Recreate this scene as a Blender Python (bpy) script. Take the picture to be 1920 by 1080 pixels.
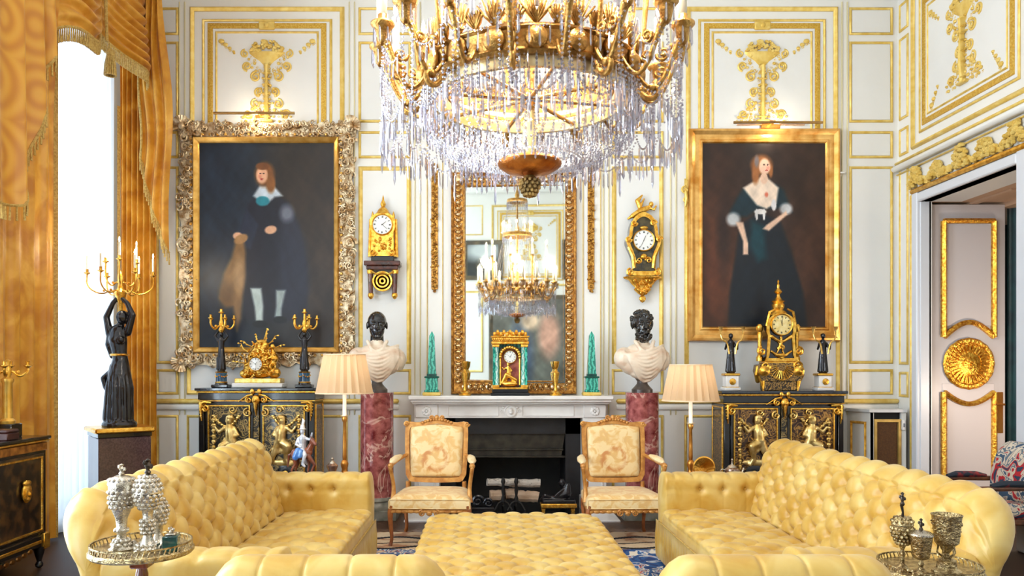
import bpy, bmesh, math, random
import numpy as np
from mathutils import Vector, Matrix, noise
random.seed(7)
PI = math.pi
sc = bpy.context.scene
COL = sc.collection
for o in list(bpy.data.objects): bpy.data.objects.remove(o)

# ------------------------------------------------------------------ camera, light, exposure
F = 1450.0                      # focal length in pixels of the 1920 wide frame
EYE = 1.5
VX, VY = 912.0, 690.0           # where the depth lines of the room meet
D = F / 176.0                   # distance to the chimney wall
XL, XR, YB, ZC = -3.90, 4.38, -1.6, 5.75
AX = 0.23                       # axis of the seating group
cam_d = bpy.data.cameras.new('camera'); cam = bpy.data.objects.new('camera', cam_d); COL.objects.link(cam)
cam.location = (0, 0, EYE); cam.rotation_euler = (PI/2, 0, 0)
cam_d.sensor_width = 36; cam_d.lens = F/1920*36
cam_d.shift_x = (960-VX)/1920; cam_d.shift_y = (VY-540)/1920
cam_d.clip_start = 0.05; cam_d.clip_end = 100
sc.camera = cam
sc.view_settings.view_transform = 'Standard'
sc.view_settings.look = 'None'
sc.view_settings.gamma = 1
sc.view_settings.use_curve_mapping = False
sc.view_settings.exposure = 1.7
sc.cycles.max_bounces = 8
sc.cycles.diffuse_bounces = 5
sc.cycles.glossy_bounces = 4
sc.cycles.transmission_bounces = 6
sc.cycles.transparent_max_bounces = 80
sc.cycles.sample_clamp_indirect = 6
sc.cycles.caustics_reflective = False
sc.cycles.caustics_refractive = False

world = bpy.data.worlds.new('world'); sc.world = world; world.use_nodes = True
wn = world.node_tree.nodes; wl = world.node_tree.links
wn['Background'].inputs[0].default_value = (0.80, 0.90, 1.0, 1); wn['Background'].inputs[1].default_value = 0.7

def area(name, loc, rot, sx, sy, power, col):
    l = bpy.data.lights.new(name, 'AREA'); l.shape = 'RECTANGLE'; l.size = sx; l.size_y = sy; l.energy = power; l.color = col
    o = bpy.data.objects.new(name, l); o.location = loc; o.rotation_euler = rot; COL.objects.link(o); return o
def point(name, loc, power, col, r=0.04, parent=None):
    l = bpy.data.lights.new(name, 'POINT'); l.energy = power; l.color = col; l.shadow_soft_size = r
    o = bpy.data.objects.new(name, l); o.location = loc; COL.objects.link(o)
    if parent: o.parent = parent
    return o
WINDOWS = [(6.30, 8.02), (3.1, 4.8), (-0.2, 1.5)]
for k, (y0, y1) in enumerate(WINDOWS):         # daylight outside each tall window
    area('daylight', (XL-(0.75 if k == 0 else 0.42), (y0+y1)/2, 2.7), (0, -PI/2, 0), 4.9, y1-y0+0.2, [28, 185, 175][k], (0.80, 0.90, 1.0))

# ------------------------------------------------------------------ helpers
def lin(c): return tuple(((v/255)/12.92 if v/255 <= 0.04045 else ((v/255+0.055)/1.055)**2.4) for v in c)
def P(px, py, Y): return ((px-VX)*Y/F, Y, EYE+(VY-py)*Y/F)
def bx(px): return (px-VX)/176.0
def bz(py): return EYE+(VY-py)/176.0

_M = {}
def mat(name, c1, c2=None, scale=6, rough=0.5, metal=0.0, bump=0.0, bscale=None, kind='noise', lo=0.35, hi=0.65, stretch=(1,1,1), spec=None, sheen=0, coat=0, trans=0, alpha=None):
    if name in _M: return _M[name]
    m = bpy.data.materials.new(name); m.use_nodes = True; nt = m.node_tree; N = nt.nodes; L = nt.links
    b = N['Principled BSDF']
    b.inputs['Base Color'].default_value = (*lin(c1), 1)
    b.inputs['Roughness'].default_value = rough; b.inputs['Metallic'].default_value = metal
    if spec is not None: b.inputs['Specular IOR Level'].default_value = spec
    if sheen: b.inputs['Sheen Weight'].default_value = sheen
    if coat: b.inputs['Coat Weight'].default_value = coat; b.inputs['Coat Roughness'].default_value = 0.05
    if trans: b.inputs['Transmission Weight'].default_value = trans
    tc = N.new('ShaderNodeTexCoord'); mp = N.new('ShaderNodeMapping'); mp.inputs['Scale'].default_value = stretch
    L.new(tc.outputs['Object'], mp.inputs[0])
    if c2 is not None:
        if kind == 'voronoi':
            t = N.new('ShaderNodeTexVoronoi'); t.feature = 'DISTANCE_TO_EDGE'; t.inputs['Scale'].default_value = scale; out = t.outputs['Distance']
        elif kind == 'wave':
            t = N.new('ShaderNodeTexWave'); t.inputs['Scale'].default_value = scale; t.inputs['Distortion'].default_value = 9; t.inputs['Detail'].default_value = 3; t.inputs['Detail Scale'].default_value = 1.6; out = t.outputs[1]
        else:
            t = N.new('ShaderNodeTexNoise'); t.inputs['Scale'].default_value = scale; t.inputs['Detail'].default_value = 4; out = t.outputs[0]
            if kind == 'inlay': t.inputs['Detail'].default_value = 1; t.inputs['Distortion'].default_value = 2.2
        L.new(mp.outputs[0], t.inputs['Vector'])
        r = N.new('ShaderNodeValToRGB'); e = r.color_ramp.elements
        if kind == 'inlay':
            r.color_ramp.interpolation = 'LINEAR'
            e[0].position = 0.40; e[0].color = (*lin(c1), 1); e[1].position = 0.60; e[1].color = (*lin(c1), 1)
            for p, c in ((0.43, c2), (0.47, c1), (0.50, c1), (0.53, c2), (0.56, c2)):
                q = e.new(p); q.color = (*lin(c), 1)
        else:
            e[0].position = lo; e[0].color = (*lin(c1), 1); e[1].position = hi; e[1].color = (*lin(c2), 1)
        L.new(out, r.inputs[0]); L.new(r.outputs[0], b.inputs['Base Color'])
    if bump:
        t2 = N.new('ShaderNodeTexNoise'); t2.inputs['Scale'].default_value = bscale or scale*6; t2.inputs['Detail'].default_value = 3
        L.new(mp.outputs[0], t2.inputs['Vector'])
        bp = N.new('ShaderNodeBump'); bp.inputs['Strength'].default_value = bump; bp.inputs['Distance'].default_value = 0.01
        L.new(t2.outputs[0], bp.inputs['Height']); L.new(bp.outputs[0], b.inputs['Normal'])
    _M[name] = m; return m
def emis(name, col, strength):
    if name in _M: return _M[name]
    m = bpy.data.materials.new(name); m.use_nodes = True; N = m.node_tree.nodes; b = N['Principled BSDF']
    b.inputs['Emission Color'].default_value = (*lin(col), 1); b.inputs['Emission Strength'].default_value = strength
    b.inputs['Base Color'].default_value = (*lin(col), 1)
    _M[name] = m; return m
def vcol_mat(name, rough=0.4, coat=0.3, bump=0.15):
    m = bpy.data.materials.new(name); m.use_nodes = True; N = m.node_tree.nodes; L = m.node_tree.links; b = N['Principled BSDF']
    a = N.new('ShaderNodeAttribute'); a.attribute_name = 'paint'; L.new(a.outputs['Color'], b.inputs['Base Color'])
    b.inputs['Roughness'].default_value = rough; b.inputs['Coat Weight'].default_value = coat; b.inputs['Coat Roughness'].default_value = 0.35
    b.inputs['Specular IOR Level'].default_value = 0.25
    return m
def thin_mat(name, col, w_transp, w_transl, rough=0.9, scale=None):
    """cloth that lets light through: mix of transparent, translucent and diffuse"""
    m = bpy.data.materials.new(name); m.use_nodes = True; N = m.node_tree.nodes; L = m.node_tree.links
    for n in list(N):
        if n.type != 'OUTPUT_MATERIAL': N.remove(n)
    out = [n for n in N if n.type == 'OUTPUT_MATERIAL'][0]
    t = N.new('ShaderNodeBsdfTransparent'); tl = N.new('ShaderNodeBsdfTranslucent'); df = N.new('ShaderNodeBsdfDiffuse')
    for n in (tl, df): n.inputs[0].default_value = (*lin(col), 1)
    m1 = N.new('ShaderNodeMixShader'); m1.inputs[0].default_value = w_transl; L.new(df.outputs[0], m1.inputs[1]); L.new(tl.outputs[0], m1.inputs[2])
    m2 = N.new('ShaderNodeMixShader'); m2.inputs[0].default_value = w_transp; L.new(m1.outputs[0], m2.inputs[1]); L.new(t.outputs[0], m2.inputs[2])
    L.new(m2.outputs[0], out.inputs[0]); return m
def glassy(name, col, w_transp, w_refr, rough=0.03):
    m = bpy.data.materials.new(name); m.use_nodes = True; N = m.node_tree.nodes; L = m.node_tree.links
    for n in list(N):
        if n.type != 'OUTPUT_MATERIAL': N.remove(n)
    out = [n for n in N if n.type == 'OUTPUT_MATERIAL'][0]
    t = N.new('ShaderNodeBsdfTransparent'); t.inputs[0].default_value = (*lin(col), 1)
    g = N.new('ShaderNodeBsdfGlossy'); g.inputs['Roughness'].default_value = rough; g.inputs['Color'].default_value = (0.72, 0.72, 0.76, 1)
    r = N.new('ShaderNodeBsdfTranslucent'); r.inputs[0].default_value = (0.55,0.55,0.58,1)
    a = N.new('ShaderNodeMixShader'); a.inputs[0].default_value = w_refr; L.new(g.outputs[0], a.inputs[1]); L.new(r.outputs[0], a.inputs[2])
    b = N.new('ShaderNodeMixShader'); b.inputs[0].default_value = w_transp; L.new(a.outputs[0], b.inputs[1]); L.new(t.outputs[0], b.inputs[2])
    L.new(b.outputs[0], out.inputs[0]); return m

class MB:
    """collects shapes; build() links them as ONE mesh object"""
    def __init__(s): s.v = []; s.f = []
    def add(s, vs, fs):
        n = len(s.v); s.v += [tuple(p) for p in vs]; s.f += [tuple(n+i for i in f) for f in fs]; return s
    def box(s, x0, y0, z0, x1, y1, z1, ch=0.0):
        if x0 > x1: x0, x1 = x1, x0
        if y0 > y1: y0, y1 = y1, y0
        if z0 > z1: z0, z1 = z1, z0
        c = min(ch, (x1-x0)*.45, (y1-y0)*.45, (z1-z0)*.45)
        if c <= 0:
            vs = [(x0,y0,z0),(x1,y0,z0),(x1,y1,z0),(x0,y1,z0),(x0,y0,z1),(x1,y0,z1),(x1,y1,z1),(x0,y1,z1)]
            return s.add(vs, [(0,3,2,1),(4,5,6,7),(0,1,5,4),(1,2,6,5),(2,3,7,6),(3,0,4,7)])
        vs = []
        for (z, i) in ((z0, c), (z0+c, 0), (z1-c, 0), (z1, c)):
            k = c if i == 0 else 0.0
            pts = [(x0+c,y0+i),(x1-c,y0+i),(x1-i,y0+c),(x1-i,y1-c),(x1-c,y1-i),(x0+c,y1-i),(x0+i,y1-c),(x0+i,y0+c)]
            vs += [(a, b, z) for a, b in pts]
        fs = [tuple(range(7,-1,-1)), tuple(range(24,32))]
        for r in range(3):
            for k in range(8): fs.append((r*8+k, r*8+(k+1)%8, (r+1)*8+(k+1)%8, (r+1)*8+k))
        return s.add(vs, fs)
    def lathe(s, prof, c=(0,0,0), seg=24, axis='z', a0=0, a1=2*PI, squash=1.0, wob=None):
        full = abs(a1-a0-2*PI) < 1e-6; n = seg if full else seg+1; vs = []; fs = []
        for (r, h) in prof:
            for k in range(n):
                a = a0+(a1-a0)*k/seg; rr = r*(wob(a, h) if wob else 1)
                x, y = rr*math.cos(a), rr*math.sin(a)*squash
                p = {'z': (x, y, h), 'y': (x, -h, y), 'x': (h, x, y)}[axis]
                vs.append((c[0]+p[0], c[1]+p[1], c[2]+p[2]))
        m = len(prof)
        for j in range(m-1):
            for k in range(seg if full else n-1):
                k2 = (k+1) % n
                fs.append((j*n+k, j*n+k2, (j+1)*n+k2, (j+1)*n+k))
        if full and prof[0] != prof[-1]:
            if prof[0][0] > 1e-5: fs.append(tuple(range(n-1, -1, -1)))
            if prof[-1][0] > 1e-5: fs.append(tuple((m-1)*n+k for k in range(n)))
        return s.add(vs, fs)
    def tube(s, pts, r, seg=8, cap=True, flat=1.0):
        pts = [Vector(p) for p in pts]; n = len(pts)
        rs = list(np.interp(np.linspace(0,1,n), np.linspace(0,1,len(r)), r)) if isinstance(r, (list, tuple)) else [r]*n
        t0 = (pts[1]-pts[0]).normalized(); up = Vector((0,0,1)) if abs(t0.z) < 0.9 else Vector((1,0,0))
        a = t0.cross(up).normalized(); vs = []; fs = []
        for i in range(n):
            t = (pts[min(i+1,n-1)]-pts[max(i-1,0)]); t = t.normalized() if t.length > 1e-9 else t0
            a = a-t*a.dot(t); a = a.normalized() if a.length > 1e-6 else t.orthogonal().normalized()
            b = t.cross(a)
            for k in range(seg):
                w = 2*PI*k/seg; vs.append(tuple(pts[i]+a*(rs[i]*math.cos(w))+b*(rs[i]*flat*math.sin(w))))
        for i in range(n-1):
            for k in range(seg): k2 = (k+1) % seg; fs.append((i*seg+k, i*seg+k2, (i+1)*seg+k2, (i+1)*seg+k))
        if cap: fs.append(tuple(range(seg-1,-1,-1))); fs.append(tuple((n-1)*seg+k for k in range(seg)))
        return s.add(vs, fs)
    def ell(s, c, r, seg=10, rings=6, rot=None):
        if not isinstance(r, (tuple, list)): r = (r, r, r)
        vs = []; R = Matrix.Identity(3) if rot is None else rot
        vs.append(R@Vector((0,0,-r[2])))
        for j in range(1, rings):
            ph = -PI/2+PI*j/rings
            for k in range(seg):
                a = 2*PI*k/seg; vs.append(R@Vector((r[0]*math.cos(ph)*math.cos(a), r[1]*math.cos(ph)*math.sin(a), r[2]*math.sin(ph))))
        vs.append(R@Vector((0,0,r[2]))); fs = []
        for k in range(seg): fs.append((0, 1+(k+1)%seg, 1+k))
        for j in range(rings-2):
            for k in range(seg): k2 = (k+1) % seg; fs.append((1+j*seg+k, 1+j*seg+k2, 1+(j+1)*seg+k2, 1+(j+1)*seg+k))
        b = 1+(rings-2)*seg; e = len(vs)-1
        for k in range(seg): fs.append((b+k, b+(k+1)%seg, e))
        return s.add([(c[0]+p[0], c[1]+p[1], c[2]+p[2]) for p in vs], fs)
    def cap(s, p0, p1, r0, r1=None, seg=10):
        r1 = r0 if r1 is None else r1
        s.ell(p0, r0, seg, 6); s.ell(p1, r1, seg, 6); return s.tube([p0, p1], [r0, r1], seg)
    def chain(s, pts, rs, seg=10):
        for i in range(len(pts)-1): s.cap(pts[i], pts[i+1], rs[i], rs[i+1], seg)
        return s
    def prism(s, poly, y0, y1, plane='xz'):
        n = len(poly)
        mp = {'xz': lambda a, b, h: (a, h, b), 'xy': lambda a, b, h: (a, b, h), 'yz': lambda a, b, h: (h, a, b)}[plane]
        vs = [mp(a, b, y0) for a, b in poly]+[mp(a, b, y1) for a, b in poly]
        fs = [tuple(range(n)), tuple(range(2*n-1, n-1, -1))]+[(k, (k+1)%n, n+(k+1)%n, n+k) for k in range(n)]
        return s.add(vs, fs)
    def ring(s, poly, inner, y0, y1):
        """frame between two outlines of equal point count in xz"""
        n = len(poly); vs = [(a,y0,b) for a,b in poly]+[(a,y0,b) for a,b in inner]+[(a,y1,b) for a,b in poly]+[(a,y1,b) for a,b in inner]; fs = []
        for k in range(n):
            j = (k+1) % n
            fs += [(k,j,n+j,n+k),(2*n+k,3*n+k,3*n+j,2*n+j),(k,2*n+k,2*n+j,j),(n+k,n+j,3*n+j,3*n+k)]
        return s.add(vs, fs)
    def rectm(s, a0, b0, a1, b1, prof, gap=None):
        """mitred moulding round a rectangle in local x,z; sticks out to -y"""
        n = len(prof); vs = []; fs = []
        for (sx, sz, cx, cz) in ((1,1,a0,b0),(-1,1,a1,b0),(-1,-1,a1,b1),(1,-1,a0,b1)):
            for t, h in prof: vs.append((cx+sx*t, -h, cz+sz*t))
        for k in range(4):
            k2 = (k+1) % 4
            for j in range(n-1): fs.append((k*n+j, k2*n+j, k2*n+j+1, k*n+j+1))
        return s.add(vs, fs)
    def grid(s, nu, nv, fn):
        vs = [fn(i/nu, j/nv) for j in range(nv+1) for i in range(nu+1)]; w = nu+1
        return s.add(vs, [(j*w+i, j*w+i+1, (j+1)*w+i+1, (j+1)*w+i) for j in range(nv) for i in range(nu)])
    def spiral(s, cx, cz, r, turns=1.3, a0=0, d=1, tr=0.012, y=0, n=16, seg=6, rin=0.25):
        pts = []; rs = []
        for i in range(n+1):
            t = i/n; a = a0+d*turns*2*PI*t; rr = r*(1-(1-rin)*t)
            pts.append((cx+rr*math.cos(a), y-0.3*tr-tr*t, cz+rr*math.sin(a))); rs.append(tr*(1.0-0.45*t))
        s.tube(pts, rs, seg, True); return s.ell((cx+r*rin*math.cos(a), y-tr, cz+r*rin*math.sin(a)), tr*1.1, 6, 4)
    def xf(s, fn): s.v = [tuple(fn(*p)) for p in s.v]; return s
    def mirror_copy(s, c=0.0):
        n = len(s.v); s.v += [(2*c-x, y, z) for x, y, z in s.v]; s.f += [tuple(n+i for i in reversed(f)) for f in s.f]; return s
    def mesh(s, name='mesh', recalc=True):
        me = bpy.data.meshes.new(name); me.from_pydata(s.v, [], s.f)
        if recalc:
            bm = bmesh.new(); bm.from_mesh(me); bmesh.ops.recalc_face_normals(bm, faces=bm.faces); bm.to_mesh(me); bm.free()
        return me
    def build(s, name, m, parent=None, smooth=True, off=None, angle=40):
        if off: s.xf(lambda x, y, z: (x-off[0], y-off[1], z-off[2]))
        return link(name, s.mesh(name), m, parent, smooth, angle)

def link(name, me, m, parent=None, smooth=True, angle=40):
    o = bpy.data.objects.new(name, me); COL.objects.link(o)
    if m is not None and len(me.materials) == 0: me.materials.append(m)
    if smooth:
        me.shade_smooth()
        if angle < 179:
            try: me.set_sharp_from_angle(angle=math.radians(angle))
            except Exception: pass
    if parent is not None: o.parent = parent
    return o
def sculpt(mb, voxel=0.01, it=4, fac=0.5):
    """fuses overlapping closed shapes into one continuous skin"""
    me = mb.mesh('sculpt'); o = bpy.data.objects.new('tmp', me); COL.objects.link(o)
    r = o.modifiers.new('r', 'REMESH'); r.mode = 'VOXEL'; r.voxel_size = voxel
    if it: q = o.modifiers.new('s', 'SMOOTH'); q.factor = fac; q.iterations = it
    dg = bpy.context.evaluated_depsgraph_get(); dg.update()
    out = bpy.data.meshes.new_from_object(o.evaluated_get(dg))
    bpy.data.objects.remove(o); bpy.data.meshes.remove(me); return out
def thing(name, label, cat, loc=(0,0,0), rz=0, group=None):
    o = bpy.data.objects.new(name, None); o.empty_display_size = 0.1; COL.objects.link(o)
    o.location = loc; o.rotation_euler = (0,0,rz); o['label'] = label; o['category'] = cat
    if group: o['group'] = group
    return o
def tag(o, label, cat, group=None):
    o['label'] = label; o['category'] = cat
    if group: o['group'] = group
    return o
def struct(o): o['kind'] = 'structure'; return o
def copy_tree(o, parent=None):
    c = o.copy(); COL.objects.link(c)
    if parent is not None: c.parent = parent
    for ch in list(o.children):
        copy_tree(ch, c)
    return c
def resamp(pts, n, closed=True):
    pts = [Vector(p) for p in pts]; q = pts+[pts[0]] if closed else pts
    ds = [0]
    for i in range(len(q)-1): ds.append(ds[-1]+(q[i+1]-q[i]).length)
    out = []; Lr = ds[-1]; m = n if closed else n-1; j = 0
    for k in range(n):
        t = Lr*k/m
        while j < len(ds)-2 and ds[j+1] < t: j += 1
        u = (t-ds[j])/max(ds[j+1]-ds[j], 1e-9); out.append(q[j].lerp(q[j+1], u))
    return out, Lr
def smooth_poly(pts, it=2, closed=True):
    pts = [Vector(p) for p in pts]
    for _ in range(it):
        new = []; n = len(pts)
        for i in range(n if closed else n-1):
            a, b = pts[i], pts[(i+1) % n]; new += [a*0.75+b*0.25, a*0.25+b*0.75]
        if not closed: new = [pts[0]]+new+[pts[-1]]
        pts = new
    return pts
def tuft(u, v, a, b):
    p = (u/a+v/b)/2; q = (u/a-v/b)/2
    sp, sq = abs(math.sin(PI*p)), abs(math.sin(PI*q))
    fold = (sp*sq)**0.32
    dp, dq = p-round(p), q-round(q); d2 = dp*dp+dq*dq
    return 0.50*fold+0.50*(1-math.exp(-d2/0.045))
def loft(mb, prof, a0, a1, nseg, amap, disp=None, M_=60, r0=0.0, r1=0.0, smoothing=2, anchor=None):
    """closed 2-D section swept along an axis, ends rounded by r0 / r1"""
    sm = smooth_poly(prof, smoothing); P2, Lr = resamp(sm, M_)
    c = Vector(anchor) if anchor else sum(P2, Vector((0,0)))/len(P2)
    nrm = []
    for i in range(M_):
        t = P2[(i+1) % M_]-P2[i-1]; nrm.append(Vector((t.y, -t.x)).normalized())
    area2 = sum(P2[i].x*P2[(i+1)%M_].y-P2[(i+1)%M_].x*P2[i].y for i in range(M_))
    if area2 < 0: nrm = [-n for n in nrm]
    stations = []
    ne = 8
    if r0 > 0:
        for k in range(ne): e = 1-k/ne; e2 = min(e, 0.985); stations.append((a0+r0-r0*math.sin(e*PI/2), math.cos(e2*PI/2)))
    else: stations.append((a0, 1))
    L0, L1 = a0+r0, a1-r1
    for k in range(nseg+1): stations.append((L0+(L1-L0)*k/nseg, 1))
    if r1 > 0:
        for k in range(1, ne+1): e = k/ne; e2 = min(e, 0.985); stations.append((L1+r1*math.sin(e*PI/2), math.cos(e2*PI/2)))
    vs = []; fs = []
    for a, sc_ in stations:
        for i in range(M_):
            p = c+(P2[i]-c)*sc_
            if disp: p = p+nrm[i]*(disp(a, Lr*i/M_, P2[i], nrm[i])*sc_)
            vs.append(amap(a, p.x, p.y))
    S = len(stations)
    for j in range(S-1):
        for i in range(M_): i2 = (i+1) % M_; fs.append((j*M_+i, j*M_+i2, (j+1)*M_+i2, (j+1)*M_+i))
    fs.append(tuple(range(M_))); fs.append(tuple((S-1)*M_+i for i in range(M_)))
    return mb.add(vs, fs)

# ------------------------------------------------------------------ materials
WHITE = mat('painted panelling', (230,228,223), (235,233,228), scale=1.5, rough=0.42)
FIELD = mat('panel field paint', (226,225,222), (232,231,228), scale=1.5, rough=0.40)
GILT = mat('pale gilding', (222,184,84), (238,210,124), scale=14, rough=0.40, metal=0.3, bump=0.12, bscale=60)
GILTD = mat('deep gilding', (206,142,40), (246,196,88), scale=22, rough=0.30, metal=0.75, bump=0.4, bscale=90)
ORM = mat('ormolu', (214,150,44), (255,208,100), scale=30, rough=0.24, metal=0.9, bump=0.25, bscale=120)
BRONZE = mat('dark patinated bronze', (20,20,26), (36,34,40), scale=12, rough=0.22, metal=0.35, spec=0.8)
EBONY = mat('ebonised wood', (16,15,16), (26,24,24), scale=20, rough=0.22, coat=0.4)
SILVER = mat('silver gilt', (176,166,150), (226,218,204), scale=25, rough=0.20, metal=1.0, bump=0.3, bscale=160)
SILVER_D = mat('dark silver gilt', (120,98,66), (206,186,140), scale=40, rough=0.25, metal=1.0, bump=0.8, bscale=110)
MARBLE_W = mat('white marble', (240,236,232), (218,211,206), scale=3.5, rough=0.28, kind='noise', lo=0.45, hi=0.75)
MARBLE_C = mat('cream marble', (226,206,184), (206,168,140), scale=5, rough=0.4, lo=0.45, hi=0.8)
BLACKM = mat('black marble', (14,14,17), (30,30,34), scale=8, rough=0.12, coat=0.5)
MALA = mat('malachite', (12,120,104), (80,196,172), scale=9, rough=0.18, kind='wave', lo=0.3, hi=0.8, coat=0.5)
FLAME = emis('lit candle bulb', (255,232,190), 12)
WAX = mat('cream candle tube', (244,234,208), rough=0.4)
ENAMEL = mat('white enamel', (240,240,236), rough=0.15, coat=0.5)
INK = mat('black ink', (16,16,20), rough=0.4)
WOODG = mat('gilt walnut chair wood', (176,112,48), (214,156,80), scale=18, rough=0.35, metal=0.25, bump=0.2)
MIRROR = bpy.data.materials.new('mirror glass'); MIRROR.use_nodes = True
_b = MIRROR.node_tree.nodes['Principled BSDF']; _b.inputs['Metallic'].default_value = 1; _b.inputs['Roughness'].default_value = 0.02; _b.inputs['Base Color'].default_value = (0.80,0.84,0.80,1)
CRYST = glassy('cut crystal', (226,224,232), 0.60, 0.22, 0.10)
PANE = glassy('window pane', (246,250,252), 0.93, 0.0)

def medallion(name, c1, c2, c3):
    m = damask(name, c1, c2, c3, 3.0, 0.45, 0.05); N = m.node_tree.nodes; L = m.node_tree.links
    tc = [n for n in N if n.type == 'TEX_COORD'][0]; mp = N.new('ShaderNodeMapping'); mp.inputs['Scale'].default_value = (1.0,2.6,2.0); L.new(tc.outputs['Object'], mp.inputs[0])
    v = N.new('ShaderNodeTexVoronoi'); v.inputs['Scale'].default_value = 1.0; v.inputs['Randomness'].default_value = 0.25; L.new(mp.outputs[0], v.inputs['Vector'])
    w = N.new('ShaderNodeMath'); w.operation = 'SINE'; k = N.new('ShaderNodeMath'); k.operation = 'MULTIPLY'; k.inputs[1].default_value = 26; L.new(v.outputs['Distance'], k.inputs[0]); L.new(k.outputs[0], w.inputs[0])
    a = N.new('ShaderNodeMath'); a.operation = 'MULTIPLY_ADD'; a.inputs[1].default_value = 0.08; a.inputs[2].default_value = 0.5; L.new(w.outputs[0], a.inputs[0])
    L.new(a.outputs[0], [n for n in N if n.type == 'VALTORGB'][0].inputs[0]); return m
def damask(name, c1, c2, c3, scale=7, rough=0.55, bump=0.08):
    """silk with a tone-on-tone figure"""
    m = bpy.data.materials.new(name); m.use_nodes = True; N = m.node_tree.nodes; L = m.node_tree.links; b = N['Principled BSDF']
    tc = N.new('ShaderNodeTexCoord')
    t = N.new('ShaderNodeTexNoise'); t.inputs['Scale'].default_value = scale; t.inputs['Detail'].default_value = 3; t.inputs['Distortion'].default_value = 0.8
    L.new(tc.outputs['Object'], t.inputs['Vector'])
    r = N.new('ShaderNodeValToRGB'); e = r.color_ramp.elements
    e[0].position = 0.36; e[0].color = (*lin(c1), 1); e[1].position = 0.66; e[1].color = (*lin(c3), 1)
    q = e.new(0.5); q.color = (*lin(c2), 1)
    L.new(t.outputs[0], r.inputs[0]); L.new(r.outputs[0], b.inputs['Base Color'])
    b.inputs['Roughness'].default_value = rough; b.inputs['Sheen Weight'].default_value = 0.2; b.inputs['Sheen Roughness'].default_value = 0.4
    t2 = N.new('ShaderNodeTexNoise'); t2.inputs['Scale'].default_value = 60; L.new(tc.outputs['Object'], t2.inputs['Vector'])
    bp = N.new('ShaderNodeBump'); bp.inputs['Strength'].default_value = bump; bp.inputs['Distance'].default_value = 0.01
    L.new(t2.outputs[0], bp.inputs['Height']); L.new(bp.outputs[0], b.inputs['Normal'])
    _M[name] = m; return m
SILK = damask('yellow silk damask', (190,146,56), (202,164,80), (212,182,108), 4.5, 0.40)
CURT = damask('gold curtain silk', (184,118,28), (204,142,40), (222,166,64), 4, 0.42)
CURTM = medallion('figured gold silk', (178,108,24), (204,142,40), (220,166,62))
FAUT = damask('peach gold tapestry', (226,186,120), (234,204,148), (240,218,176), 10)
FRINGE = mat('bullion fringe', (176,136,60), (214,182,104), scale=60, rough=0.6, bump=0.8, bscale=200)
SHEER = thin_mat('white sheer net', (236,242,250), 0.10, 0.62)
# ------------------------------------------------------------------ room shell
PARQ = mat('oak parquet', (74,44,28), (116,74,46), scale=5, rough=0.28, stretch=(1,6,1), coat=0.2)
flo = struct(MB().box(XL-0.05, YB, -0.12, XR+0.6, D+0.4, -0.004).build('floor', mat('parquet bed', (52,32,20), rough=0.5), None, False))
# herringbone blocks where they show, behind and beside the seating
blk = MB().box(-0.29, -0.045, -0.004, 0.29, 0.045, 0.004, 0.003).mesh('parquet_block'); blk.materials.append(PARQ)
nb = 0
for i in range(-34, 40):
    for j in range(0, 3):
        for s_ in (0, 1):
            x = i*0.13-0.0+(0.26 if s_ else 0); y = 7.25+j*0.42+(0.14 if s_ else 0)
            if nb < 290 and -3.3 < x < 4.2:
                o = bpy.data.objects.new('parquet_block', blk); COL.objects.link(o); o.parent = flo
                o.location = (x, y, 0); o.rotation_euler = (0, 0, PI/4 if s_ else -PI/4); nb += 1
struct(MB().box(XL-0.05, YB-0.1, ZC, XR+0.4, D+0.3, ZC+0.1).build('ceiling', WHITE, None, False))
# cornice
cor = MB()
for prof_y in (0,):
    cor.box(XL, D-0.28, 5.55, XR, D, ZC, 0.05); cor.box(XL, D-0.14, 5.46, XR, D, 5.56, 0.03)
    cor.box(XR-0.28, YB, 5.55, XR, D, ZC, 0.05); cor.box(XR-0.14, YB, 5.46, XR, D, 5.56, 0.03)
    cor.box(XL, YB, 5.55, XL+0.28, D, ZC, 0.05); cor.box(XL, YB, 5.55, XR, YB+0.28, ZC, 0.05)
struct(cor.build('trim_1', WHITE, None, True, angle=30))

# chimney wall, with the fire opening left in it
FX0, FX1, FZ = bx(826), bx(1088), 0.98
wb = MB()
wb.box(XL-0.3, D, -0.1, FX0, D+0.3, ZC); wb.box(FX1, D, -0.1, XR+0.3, D+0.3, ZC); wb.box(FX0, D, FZ, FX1, D+0.3, ZC)
wall_back = struct(wb.build('wall_back', WHITE, None, False))
wr = MB()   # right wall with doorway
DY0, DY1, DZ = F*(XR)/(1912-VX), F*XR/(1725-VX), 3.18
wr.box(XR, YB, -0.1, XR+0.42, DY0, ZC); wr.box(XR, DY1, -0.1, XR+0.12, D, ZC); wr.box(XR, DY0, DZ, XR+0.42, DY1, ZC)
wall_right = struct(wr.build('wall_right', WHITE, None, False))
wlm = MB(); ys = [YB]+[v for w in sorted(WINDOWS) for v in w]+[D]
for k in range(0, len(ys), 2): wlm.box(XL-0.4, ys[k], -0.1, XL, ys[k+1], ZC)
for y0, y1 in WINDOWS: wlm.box(XL-0.4, y0, 5.1, XL, y1, ZC); wlm.box(XL-0.4, y0, -0.1, XL, y1, 0.12)
wall_left = struct(wlm.build('wall_left', WHITE, None, False))
wall_rear = struct(MB().box(XL-0.3, YB-0.2, -0.1, XR+0.3, YB, ZC).build('wall_rear', WHITE, None, False))

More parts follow.
